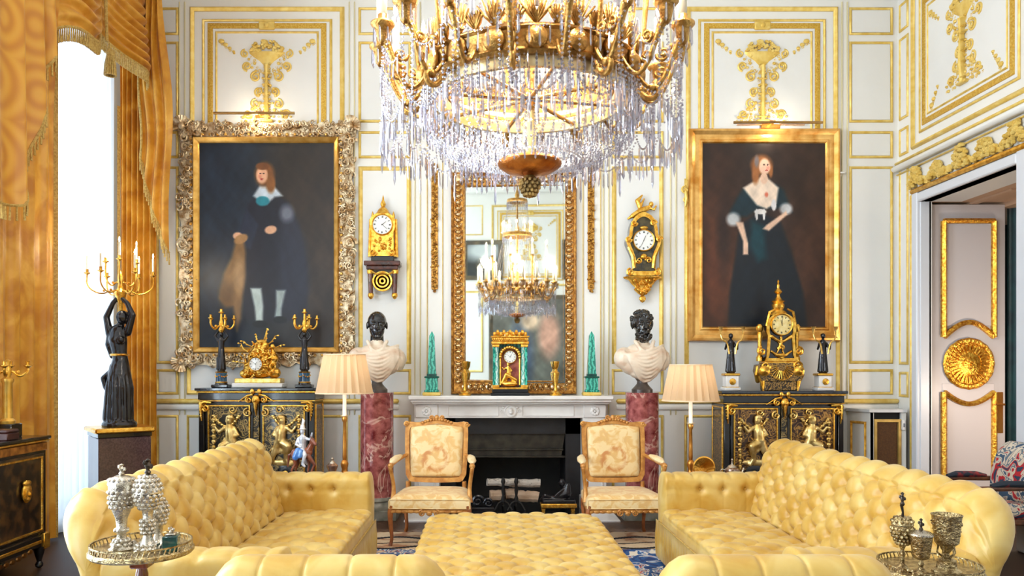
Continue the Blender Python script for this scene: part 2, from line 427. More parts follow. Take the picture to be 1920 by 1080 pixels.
BACKM = lambda x, y, z: (x, D+y, z)
RIGHTM = lambda x, y, z: (XR+y, x, z)
LEFTM = lambda x, y, z: (XL-y, x, z)
REARM = lambda x, y, z: (x, YB-y, z)
THIN = [(0,0.002),(0.004,0.012),(0.014,0.018),(0.024,0.010),(0.028,0.003)]
WIDE = [(0,0.002),(0.006,0.020),(0.020,0.032),(0.036,0.020),(0.044,0.014),(0.050,0.003)]
BAND = [(0,0.004),(0.004,0.016),(0.030,0.024),(0.056,0.016),(0.060,0.004)]
def panel(wall, mp, a0, b0, a1, b1, prof=THIN, field=True, gilt=GILT):
    p = None
    if field:
        m = MB().box(a0+0.03, -0.007, b0+0.03, a1-0.03, 0.001, b1-0.03, 0.003); m.xf(mp)
        p = m.build('wall_panel', FIELD, wall, False)
    g = MB().rectm(a0, b0, a1, b1, prof); g.xf(mp); g.build('moulding', gilt, p or wall, True, angle=60)
    return p
def leafspray(mb, cx, cz, dx, dz, n=4, r=0.035):
    for k in range(n):
        t = k/(n-1); x = cx+dx*t; z = cz+dz*t; rr = r*(1-0.5*t)
        mb.ell((x, -0.012, z), (rr, 0.014, rr*0.75), 7, 4); mb.spiral(x+0.3*rr, z-rr*0.8, rr*0.75, 1.0, PI*t, 1, 0.007, 0, 8, 5)
def urn(mb):
    """gilt stucco urn on scrolling stand, 0.62 wide, 0.88 high"""
    W_ = [(0,.30),(.05,.28),(.10,.21),(.16,.15),(.22,.125),(.30,.11),(.37,.085),(.42,.045),(.47,.06),(.52,.11),(.57,.16),(.62,.19),(.66,.20),(.70,.24),(.73,.25),(.765,.20),(.80,.19),(.84,.15),(.88,.06)]
    mb.tube([(0,-0.01,0.02),(0,-0.03,0.2),(0,-0.03,0.40),(0,-0.03,0.46),(0,-0.03,0.60)], [0.040,0.036,0.030,0.024,0.040], 8, True, 0.7)
    for z in (0.06,0.2,0.30,0.40,0.46,0.52): mb.ell((0,-0.03,z), (0.052,0.026,0.012), 10, 4)
    mb.lathe([(0.04,0.58),(0.055,0.62),(0.09,0.66),(0.15,0.70),(0.19,0.735),(0.195,0.75),(0.02,0.76)], (0,0,0), 18, 'z', squash=0.2)
    rnd = random.Random(17)
    for k in range(60):
        a = rnd.uniform(0,PI); q = rnd.uniform(.1,1)**.5; r = rnd.uniform(.016,.026); mb.ell((0.18*q*math.cos(a), -0.022, 0.755+0.115*q*math.sin(a)), (r,0.022,r*.8), 6, 4)
    for z in np.arange(0.02, 0.72, 0.038):
        w = float(np.interp(z, [p[0] for p in W_], [p[1] for p in W_])); n = max(1, int(w/0.042))
        for s in (-1, 1):
            for j in range(n):
                if 0.56 < z < 0.70 and 0.35 < (j+.5)/n < 0.62: continue
                x = s*(w*(j+.6)/n+rnd.uniform(-.008,.008)); zj = z+rnd.uniform(-.01,.01); r = rnd.uniform(.013,.022)
                if (j+int(z*26)) % 2: mb.spiral(x, zj, r*1.25, 1.1, rnd.random()*6, s, r*.36, 0, 8, 5)
                else: mb.ell((x,-0.014,zj), (r, 0.018, r*.85), 6, 4)
    for s in (-1, 1):
        mb.spiral(s*0.235, 0.735, 0.045, 1.4, PI/2, -s, 0.012); mb.spiral(s*0.21, 0.60, 0.05, 1.5, -PI/2, s, 0.014); mb.spiral(s*0.12, 0.49, 0.055, 1.5, PI/2, -s, 0.014)
        mb.spiral(s*0.085, 0.33, 0.05, 1.4, -PI/2, s, 0.013); mb.spiral(s*0.12, 0.20, 0.055, 1.4, PI/2, -s, 0.013); mb.spiral(s*0.20, 0.09, 0.05, 1.4, 0, s, 0.013)
    mb.box(-0.07,-0.05,0.0,0.07,0.0,0.03,0.01)
    return mb
def big_panel(wall, mp, a0, a1, ztop, zbot, in0, in1, gap=True, name_o='gilt_urn_relief', zurn=4.11):
    panel(wall, mp, a0, zbot, a1, ztop, WIDE, False)
    p = panel(wall, mp, a0+0.13, zbot+0.13, a1-0.13, ztop-0.13, THIN, True)
    g = MB().rectm(a0+0.19, zbot+0.19, a1-0.19, ztop-0.175, BAND); g.xf(mp); g.build('rope_moulding', mat('rope gilding', (226,190,92), (206,156,44), scale=60, rough=0.4, metal=0.5, bump=0.9, bscale=90), p, True)
    g = MB().rectm(a0+0.27, zbot+0.27, a1-0.27, ztop-0.26, THIN); g.xf(mp); g.build('inner_moulding', GILT, p, True)
    c = (a0+a1)/2
    m = urn(MB()); m.xf(lambda x, y, z: mp(x+c, y, z+zurn)); m.build(name_o, GILT, p)
    m = MB()
    for s in (-1, 1):
        leafspray(m, c+s*((a1-a0)/2-0.34), ztop-0.37, -s*0.13, -0.11)
    m.box(c-0.085,-0.034,ztop-0.25,c+0.085,0,ztop-0.165,0.01); m.ell((c,-0.03,ztop-0.205),(0.03,0.02,0.03),8,5)
    m.xf(mp); m.build('acanthus_corner', GILT, p)
    return p
ZT = bz(13)
rows = [(bz(66), bz(14)), (bz(230), bz(78)), (bz(297), bz(246))]
# two great panels
big_panel(wall_back, BACKM, bx(356), bx(646), ZT, bz(232)-0.75, 0, 0)
big_panel(wall_back, BACKM, bx(1286), bx(1571), ZT, bz(232)-0.75, 0, 0)
for x0, x1 in ((293,335),(672,771),(1147,1244),(1592,1674)):
    for z0, z1 in rows: panel(wall_back, BACKM, bx(x0), z0, bx(x1), z1)
    panel(wall_back, BACKM, bx(x0), bz(682), bx(x1), bz(312), WIDE if x0 in (672,1147) else THIN)
    panel(wall_back, BACKM, bx(x0), bz(740), bx(x1), bz(692))
    panel(wall_back, BACKM, bx(x0), bz(925), bx(x1), bz(778))
for x0, x1 in ((350,652),(1283,1575)):
    panel(wall_back, BACKM, bx(x0), bz(740), bx(x1), bz(335), WIDE); panel(wall_back, BACKM, bx(x0), bz(925), bx(x1), bz(778))
def rail(mp, a0, a1, z, h, d, m, wall, name='rail'):
    MB().add(*(lambda r: (r.v, r.f))(MB().box(a0, -d, z-h/2, a1, 0, z+h/2, min(h,d)*0.35))).xf(mp).build(name, m, wall, True, angle=50)
def split_rail(segs, z, h, d, m, mp, wall, name):
    for a, b in segs: rail(mp, a, b, z, h, d, m, wall, name)
segs = [(XL, -0.93), (1.38, XR)]
split_rail(segs, bz(752), 0.05, 0.045, GILT, BACKM, wall_back, 'dado_rail'); split_rail(segs, bz(763), 0.06, 0.03, WHITE, BACKM, wall_back, 'dado_rail')
split_rail([(XL, FX0-0.3), (FX1+0.3, XR)], 0.1, 0.2, 0.02, WHITE, BACKM, wall_back, 'skirting')
# pilaster strips beside the chimney breast and the great panels
for x in (342, 660, 783, 1136, 1262, 1583):
    for dx in (-5, 5):
        rail(BACKM, bx(x+dx)-0.006, bx(x+dx)+0.006, 3.2, 4.4, 0.016, mat('cream moulding edge', (226,214,170), rough=0.4), wall_back, 'pilaster_moulding')
for x in (801, 830): rail(BACKM, bx(x)-0.004, bx(x)+0.004, 3.2, 4.0, 0.014, GILT, wall_back, 'pilaster_moulding')
for x in (1093, 1126): rail(BACKM, bx(x)-0.004, bx(x)+0.004, 3.2, 4.0, 0.014, GILT, wall_back, 'pilaster_moulding')
# carved gilt garlands beside the mirror
def garland(x, ztop, zbot, w):
    rnd = random.Random(int(x*100)+5); m = MB()
    m.box(x-w*0.42, D-0.012, zbot+0.03, x+w*0.42, D, ztop, 0.004)
    n = int((ztop-zbot)/0.022)
    for k in range(n):
        z = zbot+(ztop-zbot)*(k+0.5)/n; ww = w*(0.5 if k > 1 else 0.25)
        for q in range(2):
            a = rnd.uniform(-1, 1)*ww*0.75; r = rnd.uniform(0.010, 0.018)
            m.ell((x+a, D-0.02-rnd.random()*0.015, z+rnd.uniform(-.01,.01)), (r, r, r*0.8), 6, 4)
        if k % 2 == 0: m.spiral(x+rnd.uniform(-.3,.3)*ww, z, 0.016, 1, rnd.random()*6, 1, 0.006, D-0.02, 7, 4)
    m.build('carved_garland', mat('aged carved gilding', (150,92,30), (228,178,84), scale=40, rough=0.35, metal=0.6), wall_back)
garland(bx(815), bz(308), bz(548), 0.085); garland(bx(1108), bz(308), bz(548), 0.085)

# right wall: narrow strip, overdoor panel, cornice with crest, doorway
for z0, z1 in rows+[(bz(684), bz(316)), (bz(744), bz(697))]:
    panel(wall_right, RIGHTM, F*XR/(1704-VX), z0, F*XR/(1687-VX), z1)
ya, yb = F*XR/(1711-VX), F*XR/(1935-VX)
big_panel(wall_right, RIGHTM, yb, ya, ZT+0.02, 3.74, 0, 0, zurn=4.10)
m = MB()   # leaf sprays in the lower corners of the overdoor panel
for s, y in ((1, yb+0.36), (-1, ya-0.36)): leafspray(m, y, 4.08, s*0.10, 0.15)
m.xf(RIGHTM); m.build('acanthus_corner', GILT, wall_right)
panel(wall_right, RIGHTM, YB+0.3, 0.3, yb-0.4, ZT, WIDE)
for z, h, d, mm in ((3.66,0.03,0.05,GILT),(3.60,0.06,0.09,WHITE),(3.545,0.012,0.03,GILT),(3.30,0.05,0.05,GILTD)):
    rail(RIGHTM, DY0-0.25, D-0.02 if z > 3.5 else DY1+0.12, z, h, d, mm, wall_right, 'overdoor_moulding')
rail(RIGHTM, DY1+0.11, DY1+0.14, 1.6, 3.35, 0.035, GILT, wall_right, 'door_moulding')
m = MB(); rnd = random.Random(3)                        # gilt crest carving over the door
Lc = DY1-DY0
for k in range(5):
    cy = DY1+0.02-Lc*(k+0.02)/4.0; big = 1.0 if k % 2 == 0 else 0.8
    hh = 0.19*big+ (0.02 if k == 2 else 0)
    for q in range(70):
        t = rnd.random(); a = rnd.uniform(-1,1)*0.15*(1-t*0.72); m.ell((cy+a, -0.03-rnd.random()*.03, 3.34+t*hh), (0.020,0.024,0.020), 6, 4)
    for s in (-1, 1):
        m.spiral(cy+s*0.07, 3.38, 0.045, 1.4, PI/2, -s, 0.014, -0.015, 12, 5); m.spiral(cy+s*0.04, 3.46, 0.03, 1.2, 0, s, 0.012, -0.015, 10, 5)
    if k < 4:
        for q in range(34):
            t = (q+.5)/34; m.ell((cy-Lc/4*t, -0.02-rnd.random()*.01, 3.342+0.055*rnd.random()+0.07*abs(2*t-1)**2), (0.024,0.020,0.022), 6, 4)
m.xf(RIGHTM); m.build('gilt_crest_carving', GILT, wall_right)
# door casing (structure) and the leaf
JAMB = mat('door casing paint', (214,216,222), rough=0.35)
dc = MB()
dc.box(XR-0.035, DY1, 0, XR+0.12, DY1+0.10, DZ+0.10, 0.01); dc.box(XR-0.035, DY0-0.12, 0, XR+0.12, DY0, DZ+0.10, 0.01); dc.box(XR-0.035, DY0, DZ, XR+0.12, DY1, DZ+0.09, 0.01)
dc.box(XR+0.0, DY1-0.012, 0, XR+0.09, DY1+0.01, DZ, 0.003)
struct(dc.build('door_1', JAMB, None, True, angle=30))
# lobby beyond
lob = MB(); lob.box(XR+0.42, DY0-1.2, -0.1, XR+3.0, DY0-1.1, 3.4); lob.box(XR+3.0, DY0-1.2, -0.1, XR+3.1, D+1.2, 3.4); lob.box(XR+0.12, D+0.9, -0.1, XR+3.0, D+1.0, 3.4)
struct(lob.build('wall_lobby', mat('green silk wall', (14,40,40), (24,58,52), scale=9, rough=0.6), None, False))
lc = MB(); lc.box(XR+0.12, DY1-1.6, 3.19, XR+3.0, D+1.0, 3.3); lc.box(XR+0.55, DY1-0.55, 3.17, XR+0.62, D+0.9, 3.2); lc.box(XR+0.9, DY1-0.75, 3.14, XR+1.6, DY1+0.6, 3.19)
struct(lc.build('ceiling_lobby', mat('lobby ceiling', (196,160,130), rough=0.6), None, False))
struct(MB().box(XR+0.4, DY0-1.2, -0.1, XR+3.0, D+1.0, 0).build('floor_lobby', PARQ, None, False))
point('lobby_fill', (XR+0.75, DY0+0.35, 1.2), 14, (1.0, 0.82, 0.66), 0.12)  # added fill light for the doorway, no lamp stands here

LEAFY = F*(XR+0.13)/(1743-VX)
lw = 0.775; X0 = XR+0.125
leaf = thing('door_leaf', 'open pale grey door leaf with gilt carved frames and round gilt medallion', 'door', (X0, LEAFY, 0))
PG = mat('pale grey door paint', (204,196,196), (198,190,188), scale=2, rough=0.35)
MB().box(0, 0, 0.01, lw, 0.05, 3.165, 0.004).build('panel', PG, leaf, False)
for a, b, z0, z1 in ((0.13,0.66,1.93,3.0),(0.13,0.66,0.14,1.34)): MB().box(a, -0.006, z0, b, 0.001, z1, 0.004).build('field', mat('door field', (212,202,200), rough=0.4), leaf, False)
CARV = mat('bright carved gilding', (200,120,20), (255,206,84), scale=38, rough=0.28, metal=0.85, bump=0.6, bscale=70)
def carvedbar(m, p0, p1, w=0.040, nb=None):
    p0, p1 = Vector(p0), Vector(p1); Ln = (p1-p0).length; n = nb or int(Ln/0.05)
    m.tube([p0, p1], w, 6, True, 0.7)
    for k in range(n):
        q = p0.lerp(p1, (k+.5)/n); m.ell((q.x, q.y-0.016, q.z), (w*0.72, 0.016, w*0.55), 6, 4)
def doorframe(z0, z1, sag, top):
    m = MB(); xa, xb = 0.14, 0.65
    n = 12; arc = []
    for k in range(n+1):
        t = k/n; x = xa+(xb-xa)*t; d = sag*math.sin(PI*t)
        arc.append((x, -0.014, (z1-d) if top else (z0+d)))
    carvedbar(m, (xa,-0.014,z0), (xa,-0.014,z1)); carvedbar(m, (xb,-0.014,z0), (xb,-0.014,z1))
    for k in range(n): carvedbar(m, arc[k], arc[k+1], 0.040, 1)
    carvedbar(m, (xa,-0.014,z0 if top else z1), (xb,-0.014,z0 if top else z1))
    m.build('carved_frame', CARV, leaf)
sD = F/LEAFY
dz = lambda py: EYE+(VY-py)/sD
doorframe(dz(632), dz(415), 0.15, False); doorframe(0.20, dz(735), 0.12, True)
mz = dz(682); m = MB()
m.lathe([(0.255,0.0),(0.262,0.02),(0.245,0.034),(0.215,0.03),(0.205,0.018),(0.16,0.014),(0.125,0.03),(0.10,0.036),(0.0,0.045)], (0.395,0,mz), 40, 'y', wob=lambda a, h: 1+0.012*math.cos(24*a))
for k in range(28):
    a = 2*PI*k/28; m.tube([(0.395+0.115*math.cos(a),-0.03,mz+0.115*math.sin(a)),(0.395+0.20*math.cos(a),-0.026,mz+0.20*math.sin(a))], [0.012,0.007], 5)
for k in range(36):
    a = 2*PI*k/36; m.ell((0.395+0.232*math.cos(a),-0.036,mz+0.232*math.sin(a)), (0.018,0.012,0.018), 6, 4)
m.ell((0.375,-0.05,mz+0.015),(0.012,0.01,0.012),6,4); m.ell((0.415,-0.05,mz+0.015),(0.012,0.01,0.012),6,4); m.ell((0.395,-0.055,mz-0.01),(0.010,0.016,0.022),6,4); m.ell((0.395,-0.048,mz-0.045),(0.025,0.01,0.008),6,4)
m.build('sun_medallion', CARV, leaf)
BR = mat('polished brass', (226,140,58), (240,166,84), scale=3, rough=0.25, metal=0.8)
hp = MB().box(0.69, -0.008, dz(812), 0.75, 0.0, dz(735), 0.003).build('handle_plate', BR, leaf)
MB().chain([(0.735,-0.01,dz(758)),(0.735,-0.045,dz(758)),(0.64,-0.05,dz(758))], [0.011,0.011,0.009]).build('lever_handle', BR, hp)
for z in (0.5, 1.6, 2.85): MB().tube([(-0.008,0.0,z-0.05),(-0.008,0.0,z+0.05)], 0.01, 8).build('hinge', BR, leaf)
# green curtain with tassel beyond the door
gc = thing('green_curtain', 'dark green curtain hanging in the lobby behind the open door', 'curtain', (XR+1.05, DY1+0.1, 0))
MB().grid(60, 4, lambda u, v: (-0.1+0.75*u, 0.04*math.sin(u*34), 0.05+3.1*v)).build('drape', mat('dark green silk', (6,34,40), (14,58,60), scale=6, rough=0.45), gc)
m = MB(); m.lathe([(0.0,0.1),(0.018,0.09),(0.014,0.06),(0.03,0.05),(0.04,-0.12),(0.0,-0.12)], (0.13,-0.09,1.15), 12); m.tube([(0.13,-0.09,1.25),(0.13,-0.07,1.7)],0.006,5); m.build('tassel', mat('old gold cord', (150,116,50), (90,70,30), scale=30, rough=0.7), gc)

# ------------------------------------------------------------------ windows of the left wall
for k, (y0, y1) in enumerate(WINDOWS):
    w = MB(); c = (y0+y1)/2
    for a, b in ((y0,y0+0.09),(c-0.06,c+0.06),(y1-0.09,y1)): w.box(XL-0.32, a, 0.12, XL-0.24, b, 5.1, 0.01)
    for z in (0.12, 1.3, 2.5, 3.7, 5.0): w.box(XL-0.31, y0, z, XL-0.25, y1, z+(0.09 if z in (0.12,5.0) else 0.04), 0.008)
    wo = struct(w.build('window_%d' % (k+1), WHITE, None, False))
    for a, b in ((y0+0.09, c-0.06), (c+0.06, y1-0.09)):
        for z in (0.21, 1.34, 2.54, 3.74):
            MB().box(XL-0.285, a, z, XL-0.279, b, {0.21:1.3,1.34:2.5,2.54:3.7,3.74:5.0}[z]).build('pane', PANE, wo, False)
# ------------------------------------------------------------------ painted canvases (flat art, colour per vertex)
class Paint:
    def __init__(s, w, h, nx, ny, base):
        s.w, s.h, s.nx, s.ny = w, h, nx, ny
        s.X, s.Y = np.meshgrid((np.arange(nx)+.5)/nx, 1-(np.arange(ny)+.5)/ny)
        s.c = np.ones((ny, nx, 3))*np.array(base, float)
    def mix(s, m, col): m = np.clip(m, 0, 1)[..., None]; s.c = s.c*(1-m)+np.array(col, float)*m
    def ell(s, x, y, rx, ry, col, rot=0, soft=0.3, al=1.0):
        dx, dy = (s.X-x), (s.Y-y)*s.h/s.w; a = math.radians(rot); u = dx*math.cos(a)+dy*math.sin(a); v = -dx*math.sin(a)+dy*math.cos(a)
        d = np.sqrt((u/rx)**2+(v/(ry*s.h/s.w))**2); s.mix(al*np.clip((1-d)/soft+0.5, 0, 1), col)
    def poly(s, pts, col, soft=0.012, al=1.0):
        ins = np.zeros_like(s.X, bool); dist = np.full_like(s.X, 9.0); n = len(pts); k = s.h/s.w
        for i in range(n):
            x0, y0 = pts[i]; x1, y1 = pts[(i+1) % n]
            c = ((y0 > s.Y) != (y1 > s.Y)) & (s.X < (x1-x0)*(s.Y-y0)/((y1-y0) or 1e-9)+x0); ins ^= c
            ax, ay, bx_, by_ = x0, y0*k, x1, y1*k; L2 = (bx_-ax)**2+(by_-ay)**2+1e-12
            t = np.clip(((s.X-ax)*(bx_-ax)+(s.Y*k-ay)*(by_-ay))/L2, 0, 1)
            dist = np.minimum(dist, np.hypot(s.X-ax-t*(bx_-ax), s.Y*k-ay-t*(by_-ay)))
        s.mix(al*np.clip(np.where(ins, dist, -dist)/soft+0.5, 0, 1), col)
    def grain(s, amp, f=9, seed=0):
        r = np.random.RandomState(seed); z = np.zeros_like(s.X)
        for o in range(4):
            a, b, p, q = r.rand(4)*6; ff = f*(1.8**o); z += np.sin(ff*s.X*(1+a*.2)+p*3+2*np.sin(ff*.6*s.Y+q))*np.cos(ff*s.Y*(1+b*.2)+q*5+1.5*np.sin(ff*.5*s.X))/(1.5**o)
        s.c = np.clip(s.c*(1+amp*z[..., None]), 0, 255)
    def build(s, name, parent, mp, m):
        nx, ny = s.nx, s.ny; vs = [mp((i/nx-.5)*s.w, 0, (1-j/ny)*s.h) for j in range(ny+1) for i in range(nx+1)]; w = nx+1
        me = bpy.data.meshes.new(name); me.from_pydata(vs, [], [(j*w+i, (j+1)*w+i, (j+1)*w+i+1, j*w+i+1) for j in range(ny) for i in range(nx)])
        c = s.c/255.0; c = np.where(c <= 0.04045, c/12.92, ((c+0.055)/1.055)**2.4)
        at = me.color_attributes.new('paint', 'FLOAT_COLOR', 'CORNER')
        a = np.ones((ny*nx, 4, 4), np.float32); a[:, :, :3] = c.reshape(-1, 1, 3); at.data.foreach_set('color', a.ravel())
        return link(name, me, m, parent, False)
OIL = vcol_mat('oil paint')

# standing gentleman, a free generic composition in the colours of the original
p1 = Paint(1.43, 2.17, 130, 196, (22,26,34))
p1.ell(0.1,0.6,0.5,0.6,(30,40,54),soft=1.2); p1.ell(0.9,0.45,0.35,0.6,(50,40,34),soft=1.2); p1.ell(0.75,0.8,0.2,0.3,(44,30,18),soft=1.2,al=.7); p1.grain(0.10)
p1.poly([(0.36,0.70),(0.31,0.56),(0.29,0.42),(0.32,0.30),(0.34,0.14),(0.62,0.12),(0.80,0.16),(0.80,0.40),(0.74,0.60),(0.66,0.71),(0.52,0.77)],(27,28,40),0.03)
p1.poly([(0.66,0.70),(0.79,0.52),(0.82,0.28),(0.72,0.14),(0.6,0.2),(0.58,0.5)],(38,40,56),0.06,.8)
p1.poly([(0.35,0.68),(0.30,0.55),(0.28,0.50),(0.38,0.48),(0.44,0.60)],(34,40,58),0.02)
p1.poly([(0.38,0.29),(0.46,0.29),(0.475,0.20),(0.47,0.13),(0.42,0.13),(0.41,0.2)],(176,190,188),0.02); p1.poly([(0.57,0.28),(0.64,0.28),(0.61,0.19),(0.61,0.15),(0.56,0.15),(0.57,0.2)],(156,170,170),0.02)
p1.ell(0.45,0.115,0.055,0.018,(12,12,16)); p1.ell(0.60,0.135,0.05,0.018,(12,12,16))
p1.poly([(0.40,0.74),(0.45,0.79),(0.55,0.79),(0.62,0.74),(0.56,0.735),(0.50,0.70),(0.44,0.72)],(184,196,208),0.02)
p1.ell(0.47,0.715,0.05,0.024,(34,124,140)); p1.ell(0.485,0.845,0.072,0.058,(120,74,36),soft=.5); p1.ell(0.53,0.80,0.035,0.045,(130,82,40),soft=.5)
p1.ell(0.465,0.842,0.042,0.042,(214,162,130)); p1.ell(0.45,0.835,0.012,0.012,(198,130,104),soft=.8); p1.ell(0.452,0.850,0.008,0.004,(60,40,36)); p1.ell(0.478,0.850,0.008,0.004,(60,40,36)); p1.ell(0.463,0.822,0.012,0.004,(168,70,60)); p1.ell(0.47,0.885,0.05,0.018,(110,66,32))
p1.ell(0.65,0.655,0.05,0.04,(120,124,138),soft=.9,al=.8); p1.ell(0.53,0.575,0.045,0.020,(206,158,126),rot=10)
p1.ell(0.285,0.545,0.035,0.018,(206,160,130)); p1.poly([(0.18,0.36),(0.24,0.44),(0.27,0.52),(0.33,0.53),(0.345,0.46),(0.33,0.30),(0.31,0.14),(0.28,0.08),(0.25,0.2),(0.20,0.2),(0.15,0.24)],(124,92,56),0.03)
p1.ell(0.31,0.53,0.055,0.022,(150,112,72),rot=25); p1.ell(0.30,0.36,0.04,0.08,(158,124,86),soft=1); p1.ell(0.20,0.26,0.05,0.06,(96,68,40),soft=1)
p1.grain(0.05,22,4)
# standing lady, same treatment
p2 = Paint(1.30, 2.02, 120, 186, (40,30,28))
p2.ell(0.12,0.35,0.25,0.5,(78,44,28),soft=1.2,al=.9); p2.ell(0.85,0.4,0.25,0.5,(60,38,28),soft=1.2); p2.grain(0.14,7,2); p2.ell(0.1,0.3,0.07,0.2,(96,52,34),soft=1.2,al=.7); p2.ell(0.17,0.5,0.05,0.2,(30,24,26),soft=1.2,al=.6)
p2.poly([(0.30,0.55),(0.27,0.40),(0.22,0.2),(0.21,0.03),(0.85,0.02),(0.82,0.2),(0.72,0.42),(0.63,0.58),(0.45,0.62)],(22,28,36),0.03)
p2.poly([(0.40,0.58),(0.38,0.45),(0.45,0.36),(0.52,0.38),(0.50,0.55)],(18,62,72),0.05,.8)
p2.poly([(0.33,0.75),(0.23,0.64),(0.21,0.60),(0.36,0.60),(0.45,0.64),(0.60,0.64),(0.70,0.66),(0.73,0.62),(0.66,0.74),(0.60,0.77)],(18,40,50),0.03)
p2.poly([(0.33,0.75),(0.43,0.79),(0.50,0.82),(0.55,0.79),(0.62,0.75),(0.60,0.67),(0.52,0.64),(0.44,0.66)],(226,204,184),0.02)
p2.ell(0.25,0.585,0.055,0.035,(178,180,182),soft=.6); p2.ell(0.68,0.64,0.05,0.03,(186,186,188),soft=.6)
p2.poly([(0.27,0.57),(0.33,0.57),(0.37,0.46),(0.37,0.40),(0.33,0.40),(0.33,0.47)],(222,184,158),0.015); p2.poly([(0.68,0.63),(0.64,0.61),(0.52,0.555),(0.49,0.535),(0.54,0.525),(0.62,0.57),(0.69,0.61)],(222,184,158),0.015)
p2.ell(0.47,0.625,0.05,0.014,(214,208,204)); p2.ell(0.44,0.61,0.012,0.03,(210,206,204)); p2.ell(0.50,0.61,0.012,0.03,(210,206,204)); p2.ell(0.58,0.66,0.02,0.03,(206,202,202)); p2.ell(0.52,0.715,0.014,0.012,(214,110,84),soft=.9)
p2.ell(0.48,0.87,0.085,0.052,(150,94,52),soft=.5); p2.ell(0.43,0.82,0.03,0.05,(150,94,52),soft=.6); p2.ell(0.555,0.84,0.018,0.035,(150,94,52),soft=.6)
p2.ell(0.505,0.862,0.046,0.042,(232,190,164)); p2.ell(0.50,0.80,0.03,0.03,(228,188,162)); p2.ell(0.50,0.872,0.008,0.004,(60,40,36)); p2.ell(0.53,0.872,0.008,0.004,(60,40,36)); p2.ell(0.522,0.842,0.012,0.005,(190,80,70)); p2.ell(0.535,0.855,0.014,0.010,(226,150,130),soft=1)
p2.ell(0.44,0.89,0.018,0.03,(120,110,112),soft=.8); p2.grain(0.05,22,6)

# --- carved rococo frame, left painting
def scrolls(m, pts_fn, n, seed, size=(0.02,0.05), y=-0.05):
    rnd = random.Random(seed)
    for k in range(n):
        x, z, s_ = pts_fn(rnd)
        r = rnd.uniform(*size)*s_
        m.spiral(x, z, r, rnd.uniform(0.8,1.5), rnd.random()*6.3, rnd.choice((-1,1)), r*0.28, y-rnd.random()*0.03, 9, 5)
        if k % 2: m.ell((x+rnd.uniform(-r,r), y-0.02, z+rnd.uniform(-r,r)), (r*.45, r*.35, r*.5), 6, 4)
pw, ph = 1.43, 2.17; cxp = bx(502.5); zb = bz(652)
t = thing('portrait_of_gentleman', 'tall dark portrait of a standing gentleman in a carved rococo silver-gilt frame', 'painting', (cxp, D, zb-0.2))
Z0 = 0.2
p1.build('canvas', t, lambda x, y, z: (x, -0.05, z+Z0), OIL)
FIL = mat('frame gilding', (204,150,66), (236,190,104), scale=12, rough=0.3, metal=0.7, bump=0.1)
m = MB().rectm(-pw/2-0.055, Z0-0.055, pw/2+0.055, Z0+ph+0.055, [(0,0.0),(0,0.085),(0.012,0.10),(0.03,0.085),(0.045,0.075),(0.06,0.052)]); m.build('inner_fillet', FIL, t)
ROC = mat('worn silver gilding', (164,124,76), (238,220,186), scale=16, rough=0.3, metal=0.65, bump=0.3, bscale=60)
# base body of the frame: scalloped outline
out = []; inn = []
W2, H0, H1 = pw/2+0.215, Z0-0.20, Z0+ph+0.22
def edge_off(tt): return 0.026*abs(math.sin(tt*PI*9))+0.012*math.sin(tt*PI*23)
NPT = 60
for (ax, az, bx_, bz_, nx_, nz_) in ((-W2,H0,W2,H0,0,-1),(W2,H0,W2,H1,1,0),(W2,H1,-W2,H1,0,1),(-W2,H1,-W2,H0,-1,0)):
    for k in range(NPT):
        u = k/NPT; e = edge_off(u)-0.03; cor_ = max(0, 1-min(u,1-u)/0.09)*0.03
        out.append((ax+(bx_-ax)*u+nx_*(e+cor_), az+(bz_-az)*u+nz_*(e+cor_)))
        iw, i0, i1 = pw/2+0.05, Z0-0.05, Z0+ph+0.05
        inn.append((max(-iw, min(iw, (ax+(bx_-ax)*u)*1.0)), max(i0, min(i1, az+(bz_-az)*u))))
m = MB().ring(out, inn, 0.0, -0.045); m.build('frame_body', ROC, t, False)
m = MB()
def side_pts(rnd):
    s_ = rnd.random(); P4 = 2*(2*W2+H1-H0); q = s_*P4; off = rnd.uniform(-0.075, 0.085)
    L = (2*W2, H1-H0)
    if q < L[0]: return (-W2+q, H0+0.075+off*0.9, 1.0)
    q -= L[0]
    if q < L[1]: return (W2-0.075-off*0.9, H0+q, 1.0)
    q -= L[1]
    if q < L[0]: return (W2-q, H1-0.075-off*0.9, 1.0)
    q -= L[0]; return (-W2+0.075+off*0.9, H0+q, 1.0)
scrolls(m, side_pts, 560, 11, (0.020,0.048), -0.05)
for sx in (-1, 1):
    for z in (H0+0.05, H1-0.05):      # shell corners
        cx_ = sx*(W2-0.04); dz_ = 1 if z > 1 else -1
        for k in range(9):
            a = math.atan2(dz_, sx)+(k-4)*0.28; m.tube([(cx_-0.03*math.cos(a),-0.06,z-0.03*math.sin(a)),(cx_+0.11*math.cos(a),-0.085,z+0.11*math.sin(a))],[0.012,0.022],6)
        m.spiral(cx_-sx*0.12, z-dz_*0.03, 0.06, 1.4, 0, sx, 0.018, -0.06); m.spiral(cx_-sx*0.03, z-dz_*0.12, 0.06, 1.4, 0, -sx, 0.018, -0.06); m.ell((cx_,-0.09,z),(0.04,0.03,0.04))
    m.spiral(sx*(W2-0.05), (H0+H1)/2, 0.08, 1.5, 0, sx, 0.02, -0.06)
m.build('carved_scrollwork', ROC, t)
m = MB()
